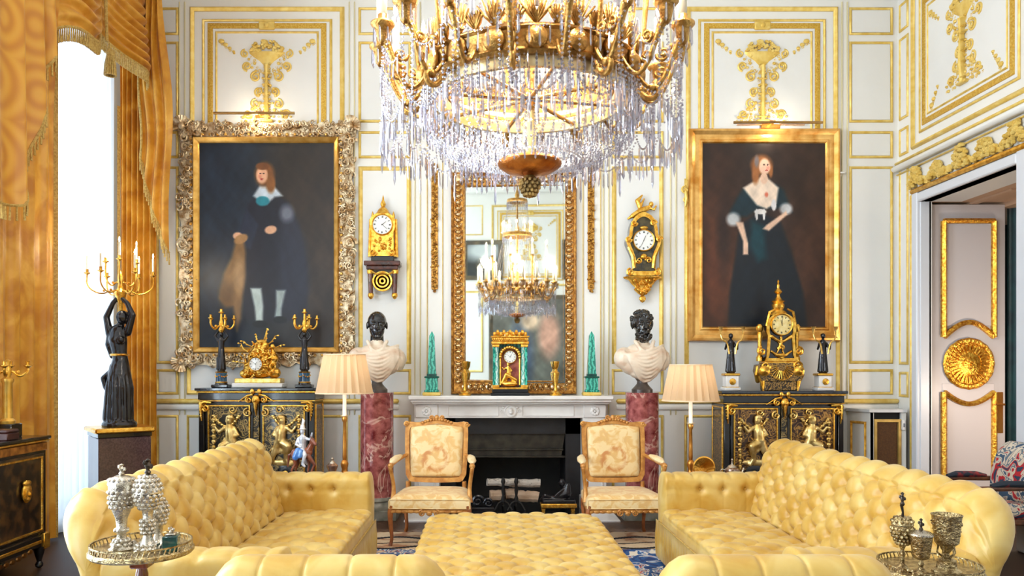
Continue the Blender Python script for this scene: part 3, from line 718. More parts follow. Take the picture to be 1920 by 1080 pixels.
for k in range(96):
    u = k/96; P4 = 2*(pw+0.16+ph+0.16); q = u*P4; a, b = pw/2+0.08, 0
    for L_, f in ((pw+.16, lambda q: (-a+q, Z0-0.08)), (ph+.16, lambda q: (a, Z0-0.08+q)), (pw+.16, lambda q: (a-q, Z0+ph+0.08)), (ph+.16, lambda q: (-a, Z0+ph+0.08-q))):
        if q < L_: x, z = f(q); break
        q -= L_
    m.ell((x, -0.075, z), (0.017, 0.014, 0.017), 6, 4)
m.build('bead_course', FIL, t)
MB().box(0.52,-0.075,Z0-0.045,0.64,-0.06,Z0-0.018,0.003).build('name_plate', BR, t)
def picture_lamp(x, y, z, L, label):
    t = thing('picture_lamp', label, 'lamp', (x, D, z))
    MB().tube([(-L/2,-0.24,0),(L/2,-0.24,0)],0.014,10).build('lamp_tube', mat('lamp brass', (150,110,60), (190,150,90), rough=0.35, metal=0.8), t)
    m = MB(); m.tube([(0,-0.0,0.05),(0,-0.12,0.05),(0,-0.24,0.0)],0.008,8); m.box(-0.05,-0.03,0.02,0.05,-0.0,0.09,0.005); m.build('lamp_arm', BR, t); point('picture_light', (x, D-0.20, z-0.03), 1.6, (1.0,0.84,0.6), 0.03); return t
picture_lamp(bx(489), D, bz(226), 0.84, 'slim brass picture lamp above the gentleman portrait with carved frame')
# --- right painting
t = thing('portrait_of_lady', 'tall portrait of a standing lady in dark dress in a plain gilt frame', 'painting', (bx(1430), D, bz(640)))
Z0 = 0.11
p2.build('canvas', t, lambda x, y, z: (x, -0.04, z+Z0), OIL)
PF = mat('plain frame gilding', (206,140,56), (244,196,116), scale=8, rough=0.3, metal=0.7, bump=0.1)
m = MB().rectm(-0.80, 0.0, 0.80, 2.25, [(0,0.0),(0,0.06),(0.012,0.08),(0.03,0.085),(0.045,0.075),(0.065,0.060),(0.09,0.062),(0.115,0.050),(0.125,0.062),(0.14,0.06),(0.152,0.042)]); m.build('frame', PF, t)
for x0, z0, x1, z1 in ((-0.80,0,0.80,0.15),): MB().box(0.3,-0.07,0.03,0.42,-0.062,0.055,0.002).build('name_plate', BR, t)
t = picture_lamp(bx(1443), D, bz(243), 0.92, 'slim brass picture lamp above the lady portrait with plain frame')
m = MB(); m.box(-0.10,-0.04,0.0,0.10,0,0.05,0.008); m.tube([(-0.36,-0.03,0.04),(0.36,-0.03,0.04)],0.006,6); m.build('lamp_bracket', BR, t)

# ------------------------------------------------------------------ mirror over the mantel
mx0, mx1, mz0, mz1 = bx(846), bx(1080), bz(739), bz(325)
t = thing('pier_mirror', 'tall gilt framed mirror over the mantelpiece', 'mirror', ((mx0+mx1)/2, D, mz0))
hw, hh = (mx1-mx0)/2, mz1-mz0
gl = MB().box(-hw+0.12,-0.012,0.12,hw-0.12,-0.006,hh-0.1)
go = gl.build('mirror_glass', MIRROR, t, False); go.rotation_euler = (0, 0, math.radians(-1.95)); go.location = (0, -0.024, 0)
MGOLD = mat('mirror frame gilding', (150,92,34), (224,168,84), scale=30, rough=0.28, metal=0.75, bump=0.7, bscale=60)
MB().rectm(-hw, 0, hw, hh, [(0,0),(0,0.05),(0.012,0.065),(0.028,0.05),(0.03,0.03),(0.125,0.03),(0.13,0.05),(0.142,0.055),(0.155,0.02)]).build('frame', MGOLD, t)
m = MB(); rnd = random.Random(5)                       # laurel leaves and shells in the frame hollow
def run(x0, z0, x1, z1):
    L_ = math.hypot(x1-x0, z1-z0); n = int(L_/0.062); ux, uz = (x1-x0)/L_, (z1-z0)/L_
    for k in range(n):
        cx_, cz_ = x0+ux*(k+.5)*L_/n, z0+uz*(k+.5)*L_/n
        m.ell((cx_,-0.055,cz_),(0.022+0.008*abs(uz),0.022,0.022+0.008*abs(ux)),8,5)
        for s_ in (-1, 1):
            m.spiral(cx_-uz*s_*0.025+ux*0.02, cz_+ux*s_*0.025+uz*0.02, 0.02, 1.2, rnd.random()*6, s_, 0.007, -0.045, 8, 4)
run(-hw+0.078,0.1,-hw+0.078,hh-0.1); run(hw-0.078,0.1,hw-0.078,hh-0.1); run(-hw+0.1,0.078,hw-0.1,0.078); run(-hw+0.1,hh-0.078,hw-0.1,hh-0.078)
for sx in (-1,1): m.ell((sx*(hw-0.08),-0.06,hh-0.08),(0.06,0.04,0.06),10,6); m.spiral(sx*(hw-0.16),hh-0.02,0.05,1.4,0,sx,0.016,-0.05)
m.build('carved_leafwork', mat('highlight gilding', (196,140,60), (240,214,170), scale=30, rough=0.2, metal=0.85), t)

# ------------------------------------------------------------------ mantelpiece and fireplace
MX0, MX1 = bx(780), bx(1132)
mt = thing('mantelpiece', 'white marble mantelpiece with carved frieze', 'mantelpiece', ((MX0+MX1)/2, D, 0))
w = (MX1-MX0)/2; YF = -0.20
MB().box(-w-0.05,-0.36,1.175,w+0.05,0,1.215,0.008).box(-w-0.03,-0.33,1.15,w+0.03,0,1.175,0.005).box(-w-0.015,-0.28,1.125,w+0.015,0,1.15,0.005).build('shelf', MARBLE_W, mt)
fx0, fx1 = FX0-(MX0+MX1)/2, FX1-(MX0+MX1)/2
MB().box(-w,YF,0.98,w,0,1.125,0.004).build('frieze', MARBLE_W, mt)
for s_, f in ((-1, fx0), (1, fx1)):
    e = -w if s_ < 0 else w
    j = MB().box(min(e,f),YF,0.16,max(e,f),0,0.98,0.004).build('jamb', MARBLE_W, mt)
    MB().box(min(e,f)-0.015,YF-0.03,0,max(e,f)+0.015,0,0.16,0.008).build('plinth', MARBLE_W, mt)
    c = (e+f)/2; MB().rectm(c-0.09,0.24,c+0.09,0.93,[(0,0),(0.005,0.012),(0.015,0.012),(0.02,0)]).xf(lambda x,y,z:(x,y+YF,z)).build('moulding', MARBLE_W, j)
    b = MB().box(c-0.115,YF-0.02,0.985,c+0.115,YF+0.01,1.12,0.005)
    for k in range(8): a = 2*PI*k/8; b.ell((c+0.032*math.cos(a),YF-0.026,1.052+0.032*math.sin(a)),(0.019,0.012,0.019),7,4)
    b.ell((c,YF-0.03,1.052),(0.014,0.012,0.014),7,4); b.build('corner_rosette', MARBLE_W, mt)
MB().rectm(fx0+0.09,1.0,-0.12,1.11,[(0,0),(0.004,0.010),(0.01,0)]).rectm(0.12,1.0,fx1-0.09,1.11,[(0,0),(0.004,0.010),(0.01,0)]).xf(lambda x,y,z:(x,y+YF,z)).build('frieze_moulding', MARBLE_W, mt)
m = MB(); m.lathe([(0.062,0),(0.066,0.012),(0.055,0.016),(0.05,0.008),(0,0.008)],(0,YF,1.052),24,'y'); m.ell((0,YF-0.02,1.055),(0.024,0.018,0.032),10,6); m.ell((0.006,YF-0.03,1.035),(0.02,0.014,0.014),8,5)
for s_ in (-1,1):
    m.spiral(s_*0.09,1.05,0.022,1.3,0,s_,0.006,YF); m.ell((s_*0.07,YF-0.008,1.09),(0.02,0.01,0.01),6,4)
m.build('medallion', MARBLE_W, mt)
fb = thing('firebox', 'black fireplace insert behind the white marble mantelpiece', 'fireplace', ((MX0+MX1)/2, D, 0))
SOOT = mat('soot black iron', (12,12,13), (26,24,23), scale=9, rough=0.55)
x0, x1 = fx0, fx1; m = MB()
m.box(x0,-0.02,0,x0+0.16,0.16,0.98).box(x1-0.16,-0.02,0,x1,0.16,0.98).box(x0,-0.02,0.80,x1,0.16,0.98); m.build('slips', mat('honed black marble', (20,20,23), (34,34,38), scale=8, rough=0.45), fb, False)
MB().box(x0-0.02,0.16,0,x0+0.16,0.62,0.85).box(x1-0.16,0.16,0,x1+0.02,0.62,0.85).box(x0,0.60,0,x1,0.64,0.9).box(x0,0.16,0.82,x1,0.64,0.86).build('firebox_walls', SOOT, fb, False)
IRON = mat('dull iron', (52,50,46), (74,70,62), scale=10, rough=0.4, metal=0.6)
m = MB(); m.prism([(x0+0.16,0.80),(x1-0.16,0.80),(x1-0.20,0.56),(x0+0.2,0.56)], 0.02, 0.08); m.box(x0+0.18,0.0,0.62,x1-0.18,0.03,0.645,0.004); m.box(x0+0.16,-0.01,0.545,x1-0.16,0.03,0.565,0.004); m.build('smoke_hood', IRON, fb)
struct(MB().box(MX0-0.05, D-0.75, 0.0, MX1+0.05, D+0.7, 0.025, 0.006).build('trim_2', MARBLE_W, None, False))
struct(MB().box(FX0+0.02, D-0.6, 0.025, FX1-0.02, D+0.6, 0.035, 0.002).build('trim_3', BLACKM, None, False))
# logs and andirons
LOG = mat('pale split log', (176,146,118), (214,186,160), scale=14, rough=0.8, bump=0.3, stretch=(0.3,1,1)); LOGB = mat('birch bark', (206,196,184), (96,84,74), scale=26, rough=0.8, lo=0.55, hi=0.7, bump=0.3, stretch=(1,1,3))
def log(x, y, z, L, r, m_, lab, rz=0.0, seed=0):
    rnd = random.Random(seed); b = MB(); n = 9; pts = [(-L/2+L*k/8, rnd.uniform(-.004,.004), rnd.uniform(-.004,.004)) for k in range(n)]
    b.tube(pts, [r*(1+rnd.uniform(-.06,.06)) for _ in range(n)], 9); o = b.build('log', m_, None, True, angle=30)
    o.location = (x, y, z); o.rotation_euler = (0.2*seed, 0, rz); tag(o, lab, 'firewood log', 'logs in the fireplace'); return o
yl = D-0.12; lx = lambda px: (px-VX)*yl/F; lz = lambda py: EYE+(VY-py)*yl/F
log(lx(940), yl, lz(904), 0.30, 0.040, LOGB, 'bark covered log, left one of the upper pair in the fireplace', 0.05, 1)
log(lx(985), yl+0.07, lz(908), 0.32, 0.044, LOGB, 'bark covered log, right one of the upper pair in the fireplace', -0.06, 2)
log(lx(932), yl+0.02, lz(930), 0.15, 0.062, LOG, 'split log at the left end of the lower row in the fireplace', 0.1, 3)
log(lx(960), yl+0.08, lz(928), 0.13, 0.058, LOG, 'short split log in the middle of the lower row in the fireplace', 0.0, 4)
log(lx(990), yl-0.01, lz(931), 0.22, 0.060, LOG, 'long split log at the right end of the lower row in the fireplace', -0.12, 5)
for px, lab in ((943,'black iron firedog in front of the logs, left of the pair'),(967,'black iron firedog in front of the logs, right of the pair')):
    a = thing('firedog', lab, 'andiron', (lx(px), D-0.26, 0.035))
    m = MB(); m.lathe([(0.02,0.08),(0.022,0.12),(0.012,0.15),(0.02,0.2),(0.014,0.26),(0.024,0.29),(0.018,0.32),(0,0.335)],(0,0,0),12); m.build('post', SOOT, a)
    MB().tube([(0,0,0.045),(0,0.2,0.045),(0,0.45,0.045)],0.010,8).build('billet_bar', SOOT, a)
    for s_ in (-1,1): MB().tube([(0,0,0.1),(s_*0.05,-0.01,0.07),(s_*0.09,-0.02,0.0)],[0.012,0.010,0.014],8).build('foot', SOOT, a)
a = thing('reclining_andiron', 'dark bronze reclining figure on a gilt rail at the right of the hearth', 'andiron', (lx(1050), D-0.30, 0.025))
m = MB(); m.chain([(-0.12,0,0.13),(-0.02,0,0.16),(0.05,0,0.19),(0.06,0,0.27)],[0.03,0.045,0.05,0.03]); m.ell((0.0,0,0.3),(0.035,0.035,0.045)); m.chain([(0.05,0,0.25),(-0.03,-0.03,0.2),(-0.07,-0.03,0.16)],[0.022,0.018,0.014]); m.chain([(-0.1,0,0.14),(-0.17,-0.02,0.17),(-0.21,0,0.12)],[0.028,0.022,0.016]); m.box(-0.2,-0.06,0.08,0.14,0.06,0.13,0.01)
link('figure', sculpt(m, 0.008, 2), BRONZE, a)
MB().box(-0.22,-0.07,0.045,0.15,0.07,0.09,0.008).build('rail', ORM, a)
for s_ in (-1,1): MB().box(s_*0.15-0.06,-0.05,0,s_*0.15-0.02,0.05,0.045,0.006).build('foot', ORM, a)
a = thing('scroll_andiron', 'dark bronze scroll andiron at the left of the hearth', 'andiron', (lx(905), D-0.30, 0.025))
m = MB(); m.spiral(-0.05,0.11,0.06,1.4,0,1,0.02,0); m.spiral(0.06,0.09,0.05,1.4,PI,-1,0.016,0); m.box(-0.13,-0.05,0,0.12,0.05,0.05,0.008); m.build('body', BRONZE, a)
# second room behind the camera, seen in the mirror
p3 = Paint(1.75, 2.1, 60, 72, (84,84,80)); p3.ell(.5,.5,.5,.5,(110,112,104),soft=1); p3.ell(.25,.6,.14,.25,(196,150,130),soft=.7); p3.ell(.62,.35,.16,.4,(70,86,110),soft=.7); p3.ell(.5,.75,.12,.1,(206,178,150),soft=.7); p3.grain(.12,8,3)
t = thing('allegorical_painting', 'large pale figure painting on the wall behind, seen in the mirror', 'painting', (0.35, YB, 0.95))
p3.build('canvas', t, lambda x, y, z: (-x, 0.05, z+0.06), OIL); MB().rectm(-0.96,-0.02,0.96,2.24,[(0,0),(0,0.05),(0.03,0.08),(0.1,0.05)]).xf(lambda x,y,z:(x,-y,z)).build('frame', mat('dark frame', (60,56,50), (110,96,70), rough=0.4), t)
for x, lab in ((-0.75,'small dark framed landscape reflected at the left of the mirror'),(1.55,'small dark framed landscape reflected at the right of the mirror')):
    p4 = Paint(0.75, 0.75, 24, 24, (50,54,54)); p4.ell(.5,.8,.6,.3,(190,196,196),soft=1); p4.ell(.4,.35,.3,.2,(28,34,30),soft=.8)
    t = thing('landscape_painting', lab, 'painting', (x, YB, 3.55), group='landscapes on the wall behind')
    p4.build('canvas', t, lambda x, y, z: (-x, 0.05, z+0.08), OIL); MB().rectm(-0.46,0,0.46,0.92,[(0,0),(0,0.05),(0.03,0.08),(0.1,0.05)]).xf(lambda x,y,z:(x,-y,z)).build('frame', mat('dark frame', (60,56,50)), t)
big_panel(wall_rear, REARM, -0.55, 1.25, 5.3, 3.4, 0, 0, zurn=4.0)
for a0, a1 in ((-1.5,-0.75),(1.45,2.2),(-2.6,-1.7)):
    panel(wall_rear, REARM, a0, 4.6, a1, 5.3); panel(wall_rear, REARM, a0, 1.4, a1, 3.3, WIDE)
# ------------------------------------------------------------------ chandelier
CX, CY = 0.19, 3.40
ch = thing('crystal_chandelier', 'large crystal and ormolu candle chandelier hanging over the seating', 'chandelier', (CX, CY, 2.24))
z0 = 2.24
def zz(z): return z-z0
R1 = 0.46
CG = mat('chandelier ormolu', (150,104,46), (206,160,86), scale=26, rough=0.34, metal=0.8, bump=0.45, bscale=90)
m = MB().lathe([(R1-0.03,zz(2.70)),(R1,zz(2.70)),(R1+0.012,zz(2.712)),(R1,zz(2.725)),(R1+0.004,zz(2.79)),(R1+0.016,zz(2.80)),(R1+0.004,zz(2.815)),(R1-0.03,zz(2.815)),(R1-0.03,zz(2.70))],(0,0,0),72)
ringo = m.build('ring', CG, ch)
def rot(mb, a, dx=0): c, s = math.cos(a), math.sin(a); return mb.xf(lambda x, y, z: (x*c-y*s, x*s+y*c, z))
# cresting leaves on the ring, alternate big and small
pal = []
for big in (0, 1):
    q = MB(); h = 0.12 if big else 0.07
    for k in range(-3, 4): a = k*0.28; q.tube([(R1,0,zz(2.81)),(R1+0.01,math.sin(a)*h*0.4,zz(2.81)+h*0.5*math.cos(a)),(R1+0.02,math.sin(a)*h*0.75,zz(2.81)+h*math.cos(a))],[0.006,0.010,0.006],5,True,0.6)
    me = q.mesh('palmette'); me.materials.append(CG); me.shade_smooth(); pal.append(me)
for k in range(36):
    o = bpy.data.objects.new('palmette', pal[k % 2]); COL.objects.link(o); o.parent = ringo; o.rotation_euler = (0,0,2*PI*k/36)
# arms with cups, candles and bulbs
def arm_set(r_out, z_cup, cup, n, a_off, curl):
    q = MB(); pts = []
    for k in range(11):
        t = k/10; r = R1+(r_out-R1)*t; z = 2.75-0.10*math.sin(PI*min(1,t*1.15))*curl+(z_cup-0.05-2.75)*t**2.2; pts.append((r, 0, zz(z)))
    q.tube(pts, [0.007,0.008,0.009,0.009,0.009,0.010,0.010,0.011,0.013,0.017,0.022], 8)
    q.spiral((R1+r_out)/2+0.02, zz(2.80), 0.030, 1.3, PI, 1, 0.009, 0, 12, 5)
    arm_me = q.mesh('arm'); arm_me.materials.append(CG); arm_me.shade_smooth()
    q = MB(); c0 = zz(z_cup)
    q.lathe([(0.010,c0-0.075),(0.020,c0-0.06),(0.028,c0-0.02),(cup*0.8,c0-0.004),(cup,c0+0.008),(cup,c0+0.016),(cup*0.7,c0+0.010),(0.02,c0+0.012),(0.02,c0+0.05),(0.0,c0+0.05)],(r_out,0,0),20)
    cup_me = q.mesh('candle_cup'); cup_me.materials.append(CG); cup_me.shade_smooth()
    cn = MB().lathe([(0.018,c0+0.045),(0.018,c0+0.24),(0.006,c0+0.245)],(r_out,0,0),12).mesh('candle'); cn.materials.append(WAX); cn.shade_smooth()
    fl = MB().lathe([(0.003,c0+0.245),(0.010,c0+0.262),(0.011,c0+0.28),(0.005,c0+0.305),(0,c0+0.32)],(r_out,0,0),10).mesh('bulb'); fl.materials.append(FLAME); fl.shade_smooth()
    for k in range(n):
        a = a_off+2*PI*k/n
        o = bpy.data.objects.new('arm', arm_me); COL.objects.link(o); o.parent = ch; o.rotation_euler = (0,0,a)
        for nm, me in (('candle_cup', cup_me), ('candle', cn), ('bulb', fl)):
            c = bpy.data.objects.new(nm, me); COL.objects.link(c); c.parent = o
N_OUT = 18
arm_set(0.655, 2.90, 0.050, N_OUT, PI/18*0, 1.0)
arm_set(0.52, 3.30, 0.036, 9, PI/9, 0.2)
# lower dolphin scrolls under the ring
q = MB(); pts = [(R1-0.01,0,zz(2.70)),(R1+0.03,0,zz(2.64)),(R1+0.07,0,zz(2.615)),(R1+0.10,0,zz(2.64)),(R1+0.095,0,zz(2.67)),(R1+0.07,0,zz(2.665))]
q.tube([tuple(p) for p in smooth_poly(pts,2,False)], [0.012]*len(smooth_poly(pts,2,False)), 8); q.ell((R1+0.02,0,zz(2.66)),(0.020,0.014,0.016)); q.ell((R1+0.07,0,zz(2.665)),(0.02,0.018,0.018))
me = q.mesh('dolphin_scroll'); me.materials.append(CG); me.shade_smooth()
for k in range(9):
    o = bpy.data.objects.new('dolphin_scroll', me); COL.objects.link(o); o.parent = ringo; o.rotation_euler = (0,0,2*PI*k/9+0.35)
# masks and pierced boxes on the band
q = MB(); q.lathe([(0.0,0.03),(0.02,0.028),(0.03,0.016),(0.042,0.012),(0.045,0)],(0,0,0),14,'y'); q.xf(lambda x,y,z:(R1+0.01-y,x,zz(2.755)+z)); me = q.mesh('rosette'); me.materials.append(CG); me.shade_smooth()
for k in range(18):
    o = bpy.data.objects.new('rosette', me); COL.objects.link(o); o.parent = ringo; o.rotation_euler = (0,0,2*PI*(k+.5)/18)
# inner ring below (candlelight put into its pale gilding), upper crown, canopy, stem
MB().lathe([(0.412,zz(2.66)),(0.432,zz(2.66)),(0.436,zz(2.70)),(0.425,zz(2.755)),(0.412,zz(2.755)),(0.405,zz(2.70)),(0.412,zz(2.66))],(0,0,0),72).build('inner_ring', mat('candlelit pale gilding', (236,200,130), (250,226,176), scale=20, rough=0.35, metal=0.5), ch)
MB().lathe([(0.36,zz(2.70)),(0.368,zz(2.70)),(0.368,zz(2.716)),(0.36,zz(2.716)),(0.36,zz(2.70))],(0,0,0),56).build('inner_hoop', CG, ch)
for k in range(4): a = PI*k/4+0.2; MB().tube([(-0.42*math.cos(a),-0.42*math.sin(a),zz(2.68)),(0.42*math.cos(a),0.42*math.sin(a),zz(2.68))],0.009,8).build('spoke', CG, ch)
def ringlathe(name, r, z, h, seg=48): return MB().lathe([(r-0.02,zz(z)),(r,zz(z)),(r+0.008,zz(z+h*.2)),(r,zz(z+h)),(r-0.02,zz(z+h)),(r-0.02,zz(z))],(0,0,0),seg).build(name, CG, ch)
ringlathe('upper_ring', 0.24, 3.70, 0.06); ringlathe('canopy_ring', 0.17, 4.28, 0.05)
MB().lathe([(0.0,zz(2.62)),(0.020,zz(2.62)),(0.03,zz(2.66)),(0.02,zz(2.74)),(0.026,zz(2.9)),(0.03,zz(3.1)),(0.016,zz(3.3)),(0.02,zz(3.7)),(0.05,zz(3.76)),(0.02,zz(3.9)),(0.015,zz(4.3)),(0.04,zz(4.4)),(0.012,zz(4.5)),(0.012,zz(5.55)),(0.09,zz(5.60)),(0.10,zz(5.75))],(0,0,0),20).build('stem', CG, ch)
MB().lathe([(0.030,zz(2.42)),(0.034,zz(2.50)),(0.026,zz(2.58)),(0.022,zz(2.63)),(0,zz(2.63))],(0,0,0),20).build('lower_stem', mat('pale lemon gilding', (240,214,130), (252,238,186), scale=8, rough=0.35, metal=0.2), ch)
COPP = mat('coppery ormolu', (150,76,24), (214,138,60), scale=12, rough=0.34, metal=0.75, bump=0.3)
MB().lathe([(0.03,zz(2.345)),(0.05,zz(2.352)),(0.10,zz(2.362)),(0.135,zz(2.385)),(0.14,zz(2.40)),(0.132,zz(2.412)),(0.0,zz(2.43))],(0,0,0),48,wob=lambda a,h:1+0.012*math.cos(24*a)).build('bottom_dish', COPP, ch)
q = MB().lathe([(0.0,zz(2.245)),(0.012,zz(2.252)),(0.036,zz(2.28)),(0.044,zz(2.31)),(0.030,zz(2.335)),(0.018,zz(2.35)),(0.05,zz(2.358))],(0,0,0),24)
for j in range(5):
    for k in range(12): a = 2*PI*(k+.5*(j%2))/12; z = 2.262+0.015*j; r = [0.024,0.034,0.041,0.044,0.040][j]; q.ell((r*math.cos(a),r*math.sin(a),zz(z)),(0.009,0.009,0.010),5,4)
q.build('pine_cone', mat('aged ormolu', (112,88,48), (190,150,84), scale=20, rough=0.4, metal=0.6), ch)
# ---- crystals: meshes shared, nearest as parts, the rest joined
def bead(mb, c, r, h=None):
    h = h or r; x, y, z = c
    return mb.add([(x,y,z-h),(x+r,y,z),(x,y+r,z),(x-r,y,z),(x,y-r,z),(x,y,z+h)], [(0,2,1),(0,3,2),(0,4,3),(0,1,4),(5,1,2),(5,2,3),(5,3,4),(5,4,1)])
def prismv(mb, c, r, L, seg=5, a=0.0):
    x, y, z = c; vs = [(x,y,z)]; fs = []
    for hh, rr in ((0.12, r*0.75), (0.82, r)):
        for k in range(seg): b = a+2*PI*k/seg; vs.append((x+rr*math.cos(b), y+rr*math.sin(b)*0.7, z-L*hh))
    vs.append((x,y,z-L)); e = len(vs)-1
    for k in range(seg): k2 = (k+1) % seg; fs += [(0,1+k,1+k2),(1+k,1+seg+k,1+seg+k2,1+k2),(e,1+seg+k2,1+seg+k)]
    return mb.add(vs, fs)
pr_me = prismv(MB(), (0,0,0), 0.0065, 0.15).mesh('crystal_drop'); pr_me.materials.append(CRYST)
pr_big = prismv(MB(), (0,0,0), 0.010, 0.10, 6).mesh('crystal_drop'); pr_big.materials.append(CRYST)
stuff = MB(); npart = 0; rnd = random.Random(21)
def drop(me, x, y, z, s=1.0, part=True):
    global npart
    if part and npart < 296:
        o = bpy.data.objects.new('crystal_drop', me); COL.objects.link(o); o.parent = ch; o.location = (x, y, zz(z)); o.scale = (1,1,s); o.rotation_euler = (rnd.uniform(-.05,.05), rnd.uniform(-.05,.05), rnd.random()*6); npart += 1
    else: prismv(stuff, (x, y, zz(z)), 0.0065, 0.15*s, 5, rnd.random()*6)
def strand(p0, p1, sag, n, r, fn=bead, hang=0, hl=0.09):
    p0, p1 = Vector(p0), Vector(p1)
    for k in range(n+1):
        t = k/n; p = p0.lerp(p1, t); p.z -= sag*4*t*(1-t); bead(stuff, p, r*(1+0.25*(k%2)), r*1.15)
        if hang and 0 < k < n and k % hang == 0: drop(pr_me, p.x, p.y, p.z+z0-r, hl/0.15)
# outer curtain: from each arm cup, festoons with drops between neighbouring arms
for k in range(N_OUT):
    a0_, a1_ = 2*PI*k/N_OUT, 2*PI*(k+1)/N_OUT
    A = (0.655*math.cos(a0_), 0.655*math.sin(a0_)); B = (0.655*math.cos(a1_), 0.655*math.sin(a1_))
    Ai = (0.50*math.cos(a0_), 0.50*math.sin(a0_)); Am = (0.60*math.cos((a0_+a1_)/2), 0.60*math.sin((a0_+a1_)/2))
    strand((*A, zz(2.58)), (*B, zz(2.60)), 0.10, 26, 0.0055, hang=3, hl=0.085)
    for q_ in range(3):
        aa = a0_+(q_-1)*0.05; rr = 0.645-0.02*(q_==1); strand((rr*math.cos(aa), rr*math.sin(aa), zz(2.84)), (rr*math.cos(aa), rr*math.sin(aa), zz(2.56-0.03*q_)), 0, 17, 0.0055)
        drop(pr_big, rr*math.cos(aa), rr*math.sin(aa), 2.555-0.03*q_, 1.0, q_ == 1)
    strand((*A, zz(2.83)), (*B, zz(2.83)), 0.11, 18, 0.0050, hang=3, hl=0.07)
    strand((*Ai, zz(2.70)), (*A, zz(2.58)), 0.05, 10, 0.0050)
    # drops round each cup
    for j in range(7):
        b = 2*PI*j/7; prismv(stuff, (A[0]+0.038*math.cos(b), A[1]+0.038*math.sin(b), zz(2.895)), 0.0055, 0.075, 5)
    # mid circle
    Ci = (0.54*math.cos(a0_), 0.54*math.sin(a0_)); Di = (0.54*math.cos(a1_), 0.54*math.sin(a1_))
    strand((*Ci, zz(2.56)), (*Di, zz(2.56)), 0.07, 18, 0.005, hang=3, hl=0.08)
    strand((*Ci, zz(2.70)), (*Ci, zz(2.56)), 0, 9, 0.0050)
    strand((R1*math.cos(a0_), R1*math.sin(a0_), zz(2.70)), (*Ci, zz(2.56)), 0.02, 8, 0.0048)
# drops hung close round the ring, two rows
for k in range(92):
    a = 2*PI*k/92; prismv(stuff, ((R1+0.012)*math.cos(a), (R1+0.012)*math.sin(a), zz(2.705)), 0.0055, 0.13+0.03*(k%2), 5, a)
for k in range(54):
    a = 2*PI*k/54; prismv(stuff, ((0.43)*math.cos(a), (0.43)*math.sin(a), zz(2.665)), 0.005, 0.10+0.02*(k%2), 5, a)
# basket of bead chains from the ring to the bottom dish
prof = smooth_poly([(0.475,2.69),(0.48,2.60),(0.43,2.49),(0.33,2.43),(0.22,2.405),(0.135,2.40)], 2, False)
P2_, _L = resamp(prof, 30, False)
for k in range(64):
    a = 2*PI*k/64
    for j, p in enumerate(P2_):
        if k % 2 and p.x < 0.20: continue
        rb = 0.0065 if j % 2 else 0.0048
        bead(stuff, (p.x*math.cos(a), p.x*math.sin(a), zz(p.y)), rb, rb*1.3)
for j in (4, 9, 14, 19, 24):
    p = P2_[j]; n = int(2*PI*p.x/0.022)
    for k in range(n):
        a = 2*PI*(k+.5)/n; bead(stuff, (p.x*math.cos(a), p.x*math.sin(a), zz(p.y)), 0.0058)
        if k % 2 == 0: prismv(stuff, (p.x*math.cos(a), p.x*math.sin(a), zz(p.y)-0.004), 0.0052, 0.045, 5)
# strands from the ring up to the crown and canopy
for k in range(36):
    a = 2*PI*k/36; c, s_ = math.cos(a), math.sin(a)
    strand((R1*c, R1*s_, zz(2.83)), (0.23*c, 0.23*s_, zz(3.70)), 0.05, 42, 0.0060)
    strand((0.23*c, 0.23*s_, zz(3.76)), (0.16*c, 0.16*s_, zz(4.28)), 0.03, 24, 0.0055)
    prismv(stuff, (0.245*c, 0.245*s_, zz(3.70)), 0.006, 0.10, 5); prismv(stuff, (0.175*c, 0.175*s_, zz(4.28)), 0.006, 0.12, 5)
for k in range(6):
    a = 2*PI*k/6+0.1; strand((0.03*math.cos(a), 0.03*math.sin(a), zz(2.70)), (0.06*math.cos(a), 0.06*math.sin(a), zz(2.42)), 0, 16, 0.0065)
for k in range(24):     # dangling pears inside the crown, seen above the ring
    a = 2*PI*k/24; prismv(stuff, ((R1+0.03)*math.cos(a), (R1+0.03)*math.sin(a), zz(2.93)), 0.010, 0.08, 6)
so = stuff.build('crystal_beads', CRYST, ch, False); so['kind'] = 'stuff'
# small crown of bulbs on the upper ring
for k in range(12):
    a = 2*PI*k/12; c = MB().lathe([(0.018,zz(3.77)),(0.024,zz(3.785)),(0.010,zz(3.79)),(0.010,zz(3.90))],(0.25*math.cos(a),0.25*math.sin(a),0),10).build('upper_candle', WAX, ch)
    MB().lathe([(0.003,zz(3.90)),(0.009,zz(3.92)),(0.004,zz(3.95)),(0,zz(3.96))],(0.25*math.cos(a),0.25*math.sin(a),0),8).build('bulb', FLAME, c)
for k in range(6):
    a = 2*PI*(k+.5)/6; point('chandelier_light', (CX+0.60*math.cos(a), CY+0.60*math.sin(a), 3.26), 11, (1.0, 0.90, 0.78), 0.06)
point('chandelier_light', (CX, CY, 2.78), 2, (1.0, 0.88, 0.72), 0.06)  # added light to brighten the inside of the ring, no bulb here
